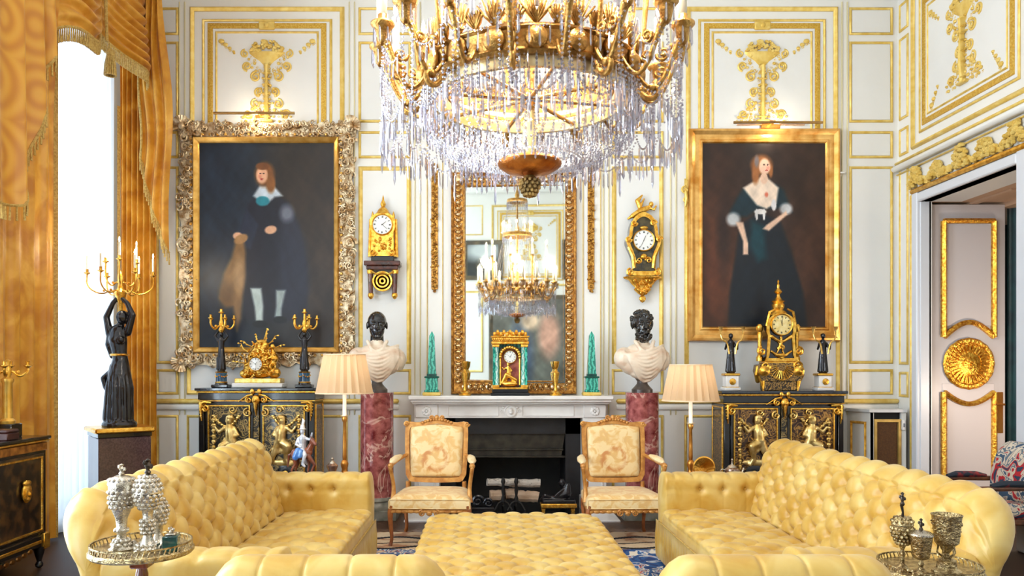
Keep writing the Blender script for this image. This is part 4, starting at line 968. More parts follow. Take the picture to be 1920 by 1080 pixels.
# ------------------------------------------------------------------ long tufted sofas
def buttons(parent, pts, r=0.011, m=None):
    b = MB().ell((0,0,0),(r,r,r*0.5),8,4); me = b.mesh('button'); me.materials.append(m or SILK); me.shade_smooth()
    for p, n in pts[:290]:
        o = bpy.data.objects.new('button', me); COL.objects.link(o); o.parent = parent; o.location = p
        o.rotation_euler = Vector(n).to_track_quat('Z', 'Y').to_euler()
def sofa(sg, label):
    t = thing('tufted_sofa', label, 'sofa', (AX, 4.55, 0), group='pair of long yellow sofas')
    Y0, Y1 = 3.30-4.55, 5.80-4.55
    am = lambda a, p, q: (sg*p, a, q)
    flip = lambda mb: mb
    # back: section in x,z
    prof = [(1.76,0.30),(1.765,0.42),(1.80,0.58),(1.855,0.74),(1.90,0.86),(1.96,0.93),(2.06,0.945),(2.12,0.88),(2.11,0.78),(2.03,0.66),(1.98,0.45),(1.97,0.10),(1.80,0.08)]
    A_, B_ = 0.10, 0.085
    def disp(a, s_, p, n):
        if n.x > 0.45 or p.y < 0.4: return 0.0
        w = 1.0 if n.x < 0.1 else max(0, 1-(n.x-0.1)/0.35)
        return w*0.058*(tuft(a, p.y+0.3*(p.x-1.76), A_, B_)-0.6) if p.y < 0.88 else w*0.058*(tuft(a, 0.83+0.3*0.1, A_, B_)-0.6)*(0.8)
    b = MB(); loft(b, prof, Y0-0.02, Y1+0.14, 230, am, disp, 210, 0.24, 0.10, anchor=(1.93,0.62))
    bo = b.build('back', SILK, t, True, angle=180)
    pts = []
    for j in range(-1, 12):
        v = 0.4+j*B_
        for i in range(-30, 30):
            if (i+round(v/B_)) % 2: continue
    jj0, jj1 = math.ceil(0.46/B_), math.floor(0.90/B_)
    for j in range(jj0, jj1):
        vv = j*B_; zq = vv-0.3*0.08
        # invert v = z+0.3*(x-1.76) along the inner face
        for _ in range(3):
            xq = 1.765+max(0, (zq-0.42))*0.30; zq = vv-0.3*(xq-1.76)
        for i in range(math.ceil((Y0+0.25)/A_), math.floor((Y1)/A_)):
            if (i+j) % 2 == 0: pts.append(((sg*(xq+0.012), i*A_, zq), (-sg*0.95, 0, 0.3)))
    buttons(bo, pts)
    # seat cushion
    sp = [(1.09,0.30),(1.09,0.385),(1.13,0.415),(1.40,0.42),(1.80,0.40),(1.80,0.30)]
    A2, B2 = 0.105, 0.105
    def d2(a, s_, p, n):
        if n.y < 0.4: return 0.0
        return 0.042*(tuft(a, p.x, A2, B2)-0.6)
    c = MB(); loft(c, sp, Y0+0.2, Y1, 200, am, d2, 150, 0, 0, smoothing=1); so_ = c.build('seat', SILK, t, True, angle=180)
    pts = []
    for i in range(math.ceil((Y0+0.2)/A2), math.floor(Y1/A2)):
        for j in range(math.ceil(1.14/B2), math.floor(1.76/B2)+1):
            if (i+j) % 2 == 0: pts.append(((sg*j*B2, i*A2, 0.399), (0,0,1)))
    buttons(so_, pts, 0.009)
    # base with gathered front
    bs = MB(); yb_ = 0.05
    def fr(u, v):
        y = Y0+(Y1-Y0+0.2)*u; z = 0.035+0.285*v; w = 0.010*math.sin(y*2*PI/0.075)*math.sin(PI*min(1,v*1.2))
        return (sg*(1.085-w*0.9), y, z)
    bs.grid(240, 8, fr); bs.box(sg*1.10, Y0, 0.04, sg*1.95, Y1+0.18, 0.31); bs.build('gathered_base', SILK, t, True)
    MB().box(sg*1.078, Y0, 0.312, sg*1.11, Y1+0.1, 0.322, 0.003).build('piping', FRINGE, t, True)
    # arms: section in y,z swept over depth
    for nm, yc, rr, s2 in (('arm', Y1+0.11, 0.05, 1), ('arm', Y0+0.11, 0.06, -1)):
        ap = [(yc-0.11,0.05),(yc-0.11,0.45),(yc-0.12,0.60),(yc-0.115,0.665),(yc-0.06,0.695),(yc+0.05,0.695),(yc+0.12,0.66),(yc+0.13,0.58),(yc+0.10,0.45),(yc+0.10,0.05)]
        bps = [1.38, 1.55, 1.72]
        def d3(a, s_, p, n):
            inner = n.x*s2 < -0.3
            top = n.y > 0.5
            v = 0.0
            if top: v = -0.012*(1-abs(math.sin(PI*(a-1.19)/0.14)))**2
            if inner and p.y > 0.4:
                d = min(math.hypot(a-q, p.y-0.575) for q in bps); v -= 0.040*math.exp(-(d/0.030)**2)+0.006*math.exp(-((p.y-0.575)/0.012)**2)
                dx = min(abs(a-q) for q in bps); v -= 0.002*math.exp(-(dx/0.010)**2)
            return v
        ar = MB(); loft(ar, ap, 1.09, 1.90, 100, lambda a, p, q: (sg*a, p, q), d3, 90, 0.035, 0.03, smoothing=2)
        ao = ar.build(nm, SILK, t, True, angle=180)
        buttons(ao, [((sg*q, yc-s2*0.080, 0.575), (0,-s2,0)) for q in bps])
    ft = MB().lathe([(0.03,0.0),(0.035,0.02),(0.03,0.04)],(0,0,0),12).mesh('foot'); ft.materials.append(EBONY)
    for x in (1.15, 1.9):
        for y in (Y0+0.08, Y1+0.1): o = bpy.data.objects.new('foot', ft); COL.objects.link(o); o.parent = t; o.location = (sg*x, y, 0)
    return t
sofa(-1, 'long yellow button-tufted sofa on the window side of the ottoman')
sofa(1, 'long yellow button-tufted sofa on the side of the open white door')

# ottoman
t = thing('tufted_ottoman', 'large rectangular yellow tufted ottoman in the middle of the seating', 'ottoman', (0.19, 4.6, 0))
ox0, ox1, oy0, oy1 = -0.61, 0.61, -0.95, 0.97
def od(a, s_, p, n):
    if n.y > 0.5: return 0.044*(tuft(a, p.x, 0.085, 0.085)-0.6)
    return 0.0
om = MB(); loft(om, [(ox0,0.16),(ox0-0.01,0.38),(ox0+0.04,0.435),(0,0.445),(ox1-0.04,0.435),(ox1+0.01,0.38),(ox1,0.16)], oy0, oy1, 250, lambda a, p, q: (p, a, q), od, 280, 0.04, 0.04, smoothing=1, anchor=(0,0.30))
oo = om.build('tufted_top', SILK, t, True, angle=180)
pts = []
for i in range(-11, 12):
    for j in range(-7, 8):
        if (i+j) % 2 == 0 and abs(j*0.085) < 0.58 and -0.9 < i*0.085 < 0.93: pts.append(((j*0.085, i*0.085, 0.422), (0,0,1)))
buttons(oo, pts, 0.009)
sk = MB()
def skf(u, v):
    P4 = [(ox0,oy0),(ox1,oy0),(ox1,oy1),(ox0,oy1),(ox0,oy0)]; k = min(3, int(u*4)); f_ = u*4-k
    x = P4[k][0]+(P4[k+1][0]-P4[k][0])*f_; y = P4[k][1]+(P4[k+1][1]-P4[k][1])*f_; w = 1+0.012*math.sin(u*2*PI*80)
    return (x*w, y*w, 0.03+0.17*v)
sk.grid(640, 4, skf); sk.build('gathered_skirt', SILK, t)
for x in (-0.55,0.55):
    for y in (-0.85,0.88): MB().lathe([(0.03,0.0),(0.035,0.02),(0.03,0.06)],(x,y,0),12).build('foot', EBONY, t)

# two armchairs nearest the camera, seen from behind over their rolled tops
def near_chair(xc, label):
    t = thing('rolled_back_armchair', label, 'armchair', (xc, 2.62, 0), group='yellow armchairs with their backs to the camera')
    s_ = 0.0
    bp = [(-0.02,0.10),(-0.04,0.5),(-0.08,0.66),(-0.10,0.745),(-0.06,0.83),(0.02,0.855),(0.10,0.83),(0.14,0.76),(0.15,0.60),(0.20,0.40),(0.20,0.10)]
    def dd(a, s2, p, n):
        if p.y < 0.66: return 0
        k = abs(math.sin(PI*(a+0.225)/0.15)); return -0.009*(1-k)**7
    b = MB(); loft(b, bp, -0.455, 0.455, 120, lambda a, p, q: (a, p, q), dd, 70, 0.16, 0.16, anchor=(0.05,0.50)); b.build('back', SILK, t, True, angle=180)
    b = MB(); loft(b, [(0.15,0.28),(0.15,0.42),(0.2,0.45),(0.57,0.45),(0.61,0.42),(0.61,0.28)], -0.33, 0.33, 60, lambda a, p, q: (a, p, q), lambda a, s2, p, n: 0.02*(tuft(a, p.x, 0.1, 0.1)-0.6) if n.y > 0.5 else 0, 60, 0.02, 0.02); b.build('seat', SILK, t, True, angle=180)
    for sx in (-1, 1):
        b = MB(); loft(b, [(sx*0.33,0.1),(sx*0.33,0.55),(sx*0.34,0.62),(sx*0.40,0.64),(sx*0.45,0.60),(sx*0.44,0.1)], 0.1, 0.62, 20, lambda a, p, q: (p, a, q), None, 40, 0.05, 0.06); b.build('arm', SILK, t, True, angle=180)
        for y in (0.03, 0.55): MB().lathe([(0.025,0),(0.03,0.05),(0.03,0.11)],(sx*0.38,y,0),10).build('leg', EBONY, t)
    MB().box(-0.43,0.0,0.09,0.43,0.60,0.29,0.02).build('base', SILK, t, True)
    return t
sN = F/2.62
near_chair((617-VX)/sN, 'yellow rolled-back armchair seen from behind, beside the silver tray table with green box')
near_chair((1461-VX)/sN, 'yellow rolled-back armchair seen from behind, beside the tray table with three goblets')

# ------------------------------------------------------------------ gilt fauteuils
def fauteuil(loc, rz, label):
    t = thing('gilt_armchair', label, 'armchair', loc, rz, 'gilt armchairs before the fire')
    W, Dp = 0.34, 0.30
    def leg(x, y, rear):
        s_ = 1 if x > 0 else -1; f = 1 if rear else -1
        return MB().tube([tuple(p) for p in smooth_poly([(x,y,0.33),(x+s_*0.012,y+f*0.015,0.26),(x+s_*0.004,y+f*0.004,0.14),(x-s_*0.004,y,0.05),(x+s_*0.010,y+f*0.018,0.0)],2,False)],
            [0.030,0.024,0.017,0.014,0.017], 8)
    LEGM = mat('reddish gilt wood', (122,62,26), (168,98,46), scale=14, rough=0.35)
    for x in (-W+0.02, W-0.02): leg(x, -Dp+0.02, False).build('leg', LEGM, t)
    for x in (-W+0.07, W-0.07): leg(x, Dp-0.03, True).build('leg', LEGM, t)
    # seat rail with carved centre
    r = MB(); r.prism([(-W,-Dp),(W,-Dp),(W-0.05,Dp),(-W+0.05,Dp)], 0.275, 0.315, 'xy')
    for k in range(13):
        x = -W+0.03+(2*W-0.06)*k/12; z = 0.27-0.018*math.cos((k-6)/6*PI*0.5)**2*0
        r.ell((x,-Dp-0.002,0.285),(0.03,0.012,0.014),8,4)
    r.spiral(-0.06,0.275,0.028,1.3,PI/2,1,0.009,-Dp); r.spiral(0.06,0.275,0.028,1.3,PI/2,-1,0.009,-Dp); r.ell((0,-Dp-0.012,0.272),(0.025,0.012,0.02),8,5)
    r.build('seat_rail', WOODG, t)
    # seat: plump top and bordered front
    def sf(u, v):
        x = (u*2-1); y = (v*2-1); ww = W+0.005-0.05*(y+1)/2
        e = (1-abs(x)**6)*(1-abs(y)**6); return (x*ww, y*(Dp+0.005), 0.375+0.05*max(0,e)**0.5)
    c = MB(); n = 26; c.grid(n, n, sf); w = n+1
    base = len(c.v); rim = [i for i in range(w)]+[j*w+n for j in range(1,w)]+[n*w+i for i in range(n-1,-1,-1)]+[j*w for j in range(n-1,0,-1)]
    c.v += [(c.v[i][0]*1.0, c.v[i][1]*1.0, 0.312) for i in rim]
    for k in range(len(rim)): k2 = (k+1) % len(rim); c.f.append((rim[k], rim[k2], base+k2, base+k))
    FSEAT = bpy.data.materials.get('tapestry seat') or tapestry('tapestry seat')
    se = c.build('seat', FSEAT, t, True, angle=50)
    MB().rectm(-W,0.385,W,0.315,[(0,0),(0.003,0.006),(0.006,0)]).xf(lambda x,y,z:(x,y-Dp-0.005,z)).build('piping', FAUT, se)
    # back frame and pad, leaning a little
    bt = lambda x, y, z: (x, y+Dp-0.045+(z-0.44)*0.16, z)
    out = [(-0.27,0.46),(-0.285,0.70),(-0.29,0.96),(-0.27,1.0),(-0.16,0.985),(-0.07,1.015),(0,1.03),(0.07,1.015),(0.16,0.985),(0.27,1.0),(0.29,0.96),(0.285,0.70),(0.27,0.46),(0.14,0.455),(0,0.45),(-0.14,0.455)]
    inn = [(-0.235,0.50),(-0.245,0.70),(-0.25,0.93),(-0.235,0.955),(-0.15,0.948),(-0.07,0.97),(0,0.98),(0.07,0.97),(0.15,0.948),(0.235,0.955),(0.25,0.93),(0.245,0.70),(0.235,0.50),(0.13,0.495),(0,0.495),(-0.13,0.495)]
    so2, _ = resamp(smooth_poly(out,1),72); si2, _ = resamp(smooth_poly(inn,1),72)
    m = MB().ring([tuple(p) for p in so2],[tuple(p) for p in si2],-0.022,0.022)
    for (x, z, s2) in ((-0.278,0.975,1),(0.278,0.975,-1)): m.spiral(x,z,0.024,1.3,0,s2,0.010,-0.02)
    for k in range(-5,6): m.ell((k*0.026,-0.02,1.018-0.0009*k*k*1.4),(0.018,0.018,0.016),7,4)
    m.spiral(-0.05,1.03,0.022,1.3,0,1,0.008,-0.018); m.spiral(0.05,1.03,0.022,1.3,PI,-1,0.008,-0.018); m.ell((0,-0.024,1.035),(0.022,0.016,0.024),8,5)
    for x in (-0.255,0.255): m.tube([(x,0,0.46),(x*1.02,0.01,0.33)],0.020,8)
    m.xf(bt); m.build('back_frame', WOODG, t, True, angle=50)
    def pf(u, v):
        x = u*2-1; y = v*2-1; e = max(0,(1-abs(x)**8)*(1-abs(y)**8)); zt = 0.955+0.02*math.cos(x*PI/2)
        return bt(x*(0.236+0.012*v), -0.004-0.045*e**0.5, 0.500+(zt-0.50)*v)
    b = MB().grid(24, 30, pf); b.build('back_pad', FSEAT, t, True, angle=180)
    MB().grid(4, 4, lambda u, v: bt((u*2-1)*0.25, 0.012, 0.49+0.47*v)).build('back_panel', FAUT, t)
    for sx in (-1, 1):
        pts = smooth_poly([bt(sx*0.265,0,0.70),(sx*0.30,Dp-0.10,0.685),(sx*0.335,0.06,0.665),(sx*0.345,-0.06,0.655),(sx*0.35,-0.13,0.655)],2,False)
        MB().tube([tuple(p) for p in pts],0.017,8).build('arm', WOODG, t)
        q = MB().tube([tuple(p) for p in smooth_poly([(sx*0.35,-0.135,0.655),(sx*0.352,-0.165,0.635),(sx*0.34,-0.13,0.56),(sx*0.325,-0.12,0.46),(sx*0.33,-0.15,0.34)],2,False)],[0.024,0.018,0.016,0.018,0.028],8)
        q.ell((sx*0.35,-0.15,0.65),(0.026,0.026,0.024)); q.build('arm_support', WOODG, t)
        q = MB(); pts = [(sx*0.312,Dp-0.12,0.70),(sx*0.33,0.09,0.692),(sx*0.342,-0.02,0.682),(sx*0.348,-0.09,0.672)]
        q.tube(pts,[0.02,0.036,0.038,0.022],12,True,0.7); q.ell(pts[-1],(0.02,0.02,0.016)); q.build('arm_pad', FAUT, t)
    return t
def tapestry(name):
    m = bpy.data.materials.new(name); m.use_nodes = True; N = m.node_tree.nodes; L = m.node_tree.links; b = N['Principled BSDF']
    tc = N.new('ShaderNodeTexCoord'); t = N.new('ShaderNodeTexNoise'); t.inputs['Scale'].default_value = 11; t.inputs['Detail'].default_value = 5; t.inputs['Distortion'].default_value = 1.2
    L.new(tc.outputs['Object'], t.inputs['Vector'])
    r = N.new('ShaderNodeValToRGB'); e = r.color_ramp.elements
    e[0].position = 0.34; e[0].color = (*lin((222,178,116)),1); e[1].position = 0.55; e[1].color = (*lin((236,208,154)),1)
    q = e.new(0.44); q.color = (*lin((226,182,112)),1)
    L.new(t.outputs[0], r.inputs[0])
    # woven wreath, centred on the back: a ring of darker roses round the middle
    sp = N.new('ShaderNodeSeparateXYZ'); L.new(tc.outputs['Object'], sp.inputs[0])
    v2 = N.new('ShaderNodeVectorMath'); v2.operation = 'DISTANCE'; v2.inputs[1].default_value = (0.0,0.26,0.66); L.new(tc.outputs['Object'], v2.inputs[0])
    mr = N.new('ShaderNodeMath'); mr.operation = 'SUBTRACT'; mr.inputs[1].default_value = 0.10; L.new(v2.outputs['Value'], mr.inputs[0])
    ab = N.new('ShaderNodeMath'); ab.operation = 'ABSOLUTE'; L.new(mr.outputs[0], ab.inputs[0])
    ad = N.new('ShaderNodeMath'); ad.operation = 'MULTIPLY_ADD'; L.new(t.outputs[0], ad.inputs[0]); ad.inputs[1].default_value = 0.12; L.new(ab.outputs[0], ad.inputs[2])
    r2 = N.new('ShaderNodeValToRGB'); e = r2.color_ramp.elements; e[0].position = 0.055; e[0].color = (*lin((214,136,70)),1); e[1].position = 0.09; e[1].color = (1,1,1,1)
    L.new(ad.outputs[0], r2.inputs[0])
    mx = N.new('ShaderNodeMix'); mx.data_type = 'RGBA'; mx.blend_type = 'MULTIPLY'; mx.inputs[0].default_value = 0.6; L.new(r.outputs[0], mx.inputs[6]); L.new(r2.outputs[0], mx.inputs[7])
    L.new(mx.outputs[2], b.inputs['Base Color']); b.inputs['Roughness'].default_value = 0.45; b.inputs['Sheen Weight'].default_value = 0.2
    return m
yc = 6.76
fauteuil(((812-VX)*yc/F, yc, 0), math.radians(-2), 'gilt open armchair with peach tapestry, nearer the windows, before the fire')
fauteuil(((1163-VX)*yc/F, yc, 0), math.radians(2), 'gilt open armchair with peach tapestry, nearer the open door, before the fire')

# rug
rg = thing('floral_rug', 'floral rug in blue, cream and salmon under the seating', 'rug', (0.2, 4.4, 0))
rm = bpy.data.materials.new('rug field'); rm.use_nodes = True; N = rm.node_tree.nodes; L = rm.node_tree.links; b = N['Principled BSDF']; b.inputs['Roughness'].default_value = 0.95
tc = N.new('ShaderNodeTexCoord'); t_ = N.new('ShaderNodeTexNoise'); t_.inputs['Scale'].default_value = 4.5; t_.inputs['Detail'].default_value = 1.5; t_.inputs['Distortion'].default_value = 1.6; L.new(tc.outputs['Object'], t_.inputs['Vector'])
r = N.new('ShaderNodeValToRGB'); r.color_ramp.interpolation = 'CONSTANT'; e = r.color_ramp.elements; e[0].position = 0; e[0].color = (*lin((26,54,110)),1); e[1].position = 0.36; e[1].color = (*lin((40,84,140)),1)
for p_, c_ in ((0.46,(226,216,200)),(0.505,(44,92,150)),(0.55,(190,208,222)),(0.585,(206,116,96)),(0.615,(34,60,112)),(0.66,(216,190,160))): q = e.new(p_); q.color = (*lin(c_),1)
L.new(t_.outputs[0], r.inputs[0]); L.new(r.outputs[0], b.inputs['Base Color'])
MB().box(-2.3,-2.6,0.001,2.3,1.95,0.012,0.002).build('rug_field', rm, rg, False)
bm_ = mat('rug border', (214,188,152), (176,128,92), scale=7, rough=0.95, lo=0.5, hi=0.62)
MB().box(-2.3,1.95,0.001,2.3,2.62,0.0115,0.002).build('rug_border', bm_, rg, False)
m = MB()
for k in range(160):
    x = -2.3+4.6*k/159; 
    for y_, a_ in ((2.02,0.05),(2.36,0.05),(2.18,0.03)): m.ell((x, y_+a_*math.sin(x*9+y_*7), 0.012),(0.026,0.034 if y_ != 2.18 else 0.014,0.003),6,3)
gl_ = m.build('rug_guard_line', mat('rug black', (26,24,30), rough=0.95), rg)

for o in list(bpy.data.objects):        # everything that stands on the rug
    if o.parent is None and o.name.split('.')[0] in ('tufted_sofa','tufted_ottoman','rolled_back_armchair','gilt_armchair'): o.location.z += 0.0125
# ------------------------------------------------------------------ curtains of the first window
def drape(x0, y0, y1, z0, z1, nf, amp, gather=0.0, ph=0.0, xs=None):
    b = MB()
    def fn(u, v):
        a = u*nf*2*PI+ph+0.25*math.sin(v*5+u*9); w = amp*(0.75+0.25*math.sin(v*3+u*4))
        return (x0+w*math.sin(a)+0.25*w*math.sin(2.3*a+1)+(xs(u, v) if xs else 0), y0+(y1-y0)*u+0.3*w*math.cos(a), z0+(z1-z0)*v)
    return b.grid(int(nf*14), 30, fn)
WC = (WINDOWS[0][0]+WINDOWS[0][1])/2
t = thing('sheer_curtain', 'white sheer curtain filling the tall window', 'curtain', (XL+0.06, WC, 0))
drape(0, -0.95, 0.80, 0.02, 5.2, 14, 0.022).build('sheer_cloth', SHEER, t)
def mk_drape(name, lab, loc, fn_mb, fr=None):
    t = thing(name, lab, 'curtain', loc); fn_mb.build('drape', CURT, t); return t
# right-hand drape returning from the pelmet to the wall corner
t = thing('long_curtain', 'long gold silk curtain hanging in the window corner behind the bronze torch bearer', 'curtain', (-3.7, 7.98, 0))
b = MB().grid(110, 30, lambda u, v: (-0.10+0.38*u, 0.05+0.035*math.sin(u*2*PI*6.5+0.6*math.sin(v*4))*(0.7+0.3*v)-0.06*math.sin(u*PI), 0.02+5.2*v)); b.build('drape', CURT, t)
MB().grid(2, 60, lambda u, v: (-0.12+0.02*u, 0.02+0.03*u, 0.02+4.2*v+0.004*math.sin(v*300))).build('edge_fringe', FRINGE, t)
# left-hand drape, against the pier between the windows
t = thing('long_curtain', 'long gold silk curtain on the near side of the window behind the side cabinet', 'curtain', (-3.79, 5.9, 0))
b = drape(0.0, -1.05, 0.84, 0.02, 5.2, 10, 0.035, xs=lambda u, v: 0.03*u**3); b.build('drape', CURT, t)
fo = MB().grid(4, 90, lambda u, v: (0.02+0.03*u, 0.835+0.02*u, 0.02+5.0*v)); fo.build('edge_fringe', FRINGE, t)
def fringe(path, L, m_, parent, name='fringe', n=None):
    """bullion fringe hanging from a path"""
    pts, _ = resamp(path, n or 90, False); b = MB(); 
    for k, p in enumerate(pts):
        r = 0.0075; b.tube([p, (p.x, p.y, p.z-L*0.5), (p.x+0.003*math.sin(k*2.1), p.y, p.z-L)], [r*0.8, r, r*1.25], 5)
    b.tube(pts, 0.012, 6); return b.build(name, FRINGE, parent)
t = thing('swagged_pelmet', 'gold silk swags and tails with bullion fringe heading the tall window', 'pelmet', (-3.52, 7.0, 4.0))
o7 = (-3.52, 7.0, 4.0)
def swag(y0, y1, ztop, e0, e1, mid, npl, name='swag', mpos=0.5, bulge=0.12):
    b = MB()
    def fn(u, v):
        y = y0+(y1-y0)*u; p = u**(math.log(0.5)/math.log(mpos)); s_ = math.sin(PI*p); endz = e0+(e1-e0)*u
        z = ztop-(ztop-endz)*v-(endz-mid+0.12*(1-v))*min(1,v*2.2)*s_
        x = -3.50+bulge*s_*(0.35+0.65*v)+0.036*math.sin(2*PI*npl*v)*(0.45+0.55*s_)*(0.4+0.6*min(1, v*3))
        return (x, y, z)
    b.grid(44, npl*12, fn); b.build(name, CURT, t, True, off=o7, angle=180)
    path = [Vector(fn(k/24, 1.0))-Vector(o7) for k in range(25)]
    fringe(path, 0.12, FRINGE, t, n=44)
yA, yB_, yC = F*3.5/(VX-105), F*3.5/(VX-186), F*3.5/(VX-266)
zf = lambda py, Y: EYE+(VY-py)*Y/F
swag(yA-0.05, yB_+0.02, 5.35, zf(62, yA), zf(50, yB_), zf(70, (yA+yB_)/2), 7)
swag(yB_-0.02, yC+0.05, 5.35, zf(62, yB_), zf(152, yC), zf(146, yC), 9, mpos=0.70, bulge=0.14)
# tails
def tail(y0, y1, ztop, zout, zin, name='tail', amp=0.04, nf=3.0, x0=-3.46, dx=0.0, ang=0):
    b = MB()
    def fn(u, v):
        zb_ = float(np.interp(y0+(y1-y0)*u, [5.1,5.44,5.72,5.82,5.89,5.96,6.145,6.3], [2.75,2.66,2.70,2.95,3.26,3.55,4.09,4.15])); z = ztop+(zb_-ztop)*v
        y = y0+(y1-y0)*u; return (x0+dx*u+amp*(0.25+1.3*u)*math.sin(u*u*nf*2*PI+0.4*math.sin(v*4))*(0.5+0.5*v), y+0.02*math.cos(u*nf*2*PI), z)
    b.grid(80, 40, fn); b.build(name, CURTM, t, True, off=o7, angle=180)
    path = [Vector(fn(k/30, 1.0))-Vector(o7) for k in range(31)]; fringe(path, 0.11, FRINGE, t, n=48)
tail(5.1, 6.20, 5.35, 0, 0, nf=4.0, amp=0.045, x0=-3.44)
# right tail faces the room: spreads in x
b = MB()
def rt(u, v):
    z = 5.35-(5.35-(zf(300, 7.9)+ (zf(475, 7.9)-zf(300, 7.9))*u))*v; wv = 0.22+0.06*math.sin(v*3)+0.05*v
    return (-3.52+wv*u+0.02*math.sin(v*9+u*4), 7.86+0.03*math.sin(u*3.2*2*PI+0.5*math.sin(v*5)), z)
b.grid(40, 50, rt); b.build('tail', CURT, t, True, off=o7, angle=180); fringe([Vector(rt(k/20,1.0))-Vector(o7) for k in range(21)], 0.12, FRINGE, t, n=26)
fringe([Vector(rt(0.0, 0.35+0.65*k/20))-Vector(o7) for k in range(21)], 0.03, FRINGE, t, 'side_fringe', n=90)
# rope between swags and pelmet board
MB().tube([(0.06,yB_-7,1.35),(0.09,yB_-7,0.45)],[0.02,0.014],8).build('rope', FRINGE, t)
MB().box(-0.36,-2.2,1.33,0.02,0.98,1.40,0.01).build('pelmet_board', GILTD, t)
tz = zf(88, yB_); t2 = thing('curtain_tassel', 'bullion tassel hanging between the two window swags', 'tassel', (-3.40, yB_, tz-0.26))
MB().lathe([(0.0,0.30),(0.012,0.29),(0.01,0.25),(0.034,0.235),(0.04,0.20),(0.028,0.185)],(0,0,0),14).build('knob', FRINGE, t2)
b = MB()
for k in range(16): a = 2*PI*k/16; b.tube([(0.025*math.cos(a),0.025*math.sin(a),0.19),(0.042*math.cos(a),0.042*math.sin(a),0.1),(0.046*math.cos(a),0.046*math.sin(a),0.0)],[0.006,0.008,0.010],5)
b.build('skirt', FRINGE, t2)

# ------------------------------------------------------------------ classical sculpture
t = thing('porphyry_pedestal', 'square dark porphyry pedestal with gilt top slab by the window', 'pedestal', (P(224,0,7.1)[0], 7.1, 0), math.radians(38))
MB().box(-0.22,-0.22,0.1,0.22,0.22,0.88,0.008).build('shaft', mat('purple porphyry', (66,44,52), (92,66,72), scale=70, rough=0.25, coat=0.4), t, True)
MB().box(-0.235,-0.235,0.0,0.235,0.235,0.1,0.01).build('plinth', BLACKM, t, True); MB().box(-0.225,-0.225,0.88,0.225,0.225,0.92,0.004).build('necking', BLACKM, t, True)
MB().box(-0.25,-0.25,0.92,0.25,0.25,0.965,0.012).build('top_slab', ORM, t, True)
SX, SY = P(224,0,7.1)[0], 7.1
t = thing('bronze_torch_bearer', 'dark bronze draped woman with raised arms carrying a gilt candelabrum, on porphyry pedestal', 'statue', (SX, SY, 0.965))
m = MB(); m.lathe([(0.15,0.0),(0.15,0.03),(0.13,0.05),(0.0,0.05)],(0,0,0),20)
# draped skirt, body, raised arms (the head turned down to the left)
m.chain([(0.0,0,0.06),(0.0,0,0.30),(0.0,0,0.48),(0.01,0,0.60)],[0.095,0.10,0.100,0.072]); m.chain([(-0.07,0.02,0.10),(-0.09,0.02,0.22),(-0.05,0.0,0.42)],[0.055,0.050,0.04])
m.chain([(0.01,0,0.60),(0.0,0,0.68),(-0.015,0,0.80),(-0.01,0,0.87)],[0.066,0.066,0.082,0.07]); m.ell((-0.03,-0.05,0.79),(0.036,0.034,0.034)); m.ell((0.035,-0.05,0.79),(0.036,0.034,0.034))
m.chain([(0.0,0,0.87),(0.015,0,0.95)],[0.036,0.032]); m.ell((0.03,-0.01,1.0),(0.052,0.060,0.068)); m.ell((0.045,0.045,1.01),(0.045,0.04,0.05)); m.ell((0.03,-0.07,0.995),(0.012,0.014,0.014))
m.chain([(-0.09,0,0.85),(-0.115,-0.01,1.00),(-0.05,-0.02,1.13),(-0.015,-0.02,1.17)],[0.036,0.029,0.022,0.020]); m.chain([(0.075,0,0.86),(0.125,-0.01,1.02),(0.08,-0.02,1.13),(0.035,-0.02,1.17)],[0.036,0.029,0.022,0.020])
rnd = random.Random(9)
for k in range(15):      # folds
    a = 2*PI*k/15; m.chain([(0.072*math.cos(a),0.072*math.sin(a),0.56),(0.105*math.cos(a+.1),0.10*math.sin(a+.1),0.36),(0.115*math.cos(a+.2)-0.01,0.115*math.sin(a+.2),0.07)],[0.012,0.018,0.020],6)
m.chain([(-0.09,0.0,0.50),(-0.15,0.01,0.44),(-0.13,0.01,0.36),(-0.09,0,0.30)],[0.02,0.028,0.026,0.02]); m.chain([(-0.085,0.0,0.85),(-0.11,0.02,0.75),(-0.08,0.02,0.64)],[0.03,0.03,0.02])
m.ell((0.03,-0.10,0.055),(0.028,0.05,0.02)); m.ell((-0.04,-0.09,0.055),(0.026,0.045,0.02))
link('figure', sculpt(m, 0.0075, 3), BRONZE, t)
MB().lathe([(0.076,0.645),(0.086,0.655),(0.078,0.665)],(0.003,0,0),24).build('gilt_girdle', ORM, t)
m = MB(); zc = 1.17; m.lathe([(0.012,zc-0.2),(0.02,zc-0.05),(0.04,zc),(0.055,zc+0.06),(0.03,zc+0.09),(0.018,zc+0.14),(0.03,zc+0.2),(0.012,zc+0.24),(0.0,zc+0.26)],(0.01,0,0),18); m.build('candelabrum_stem', ORM, t)
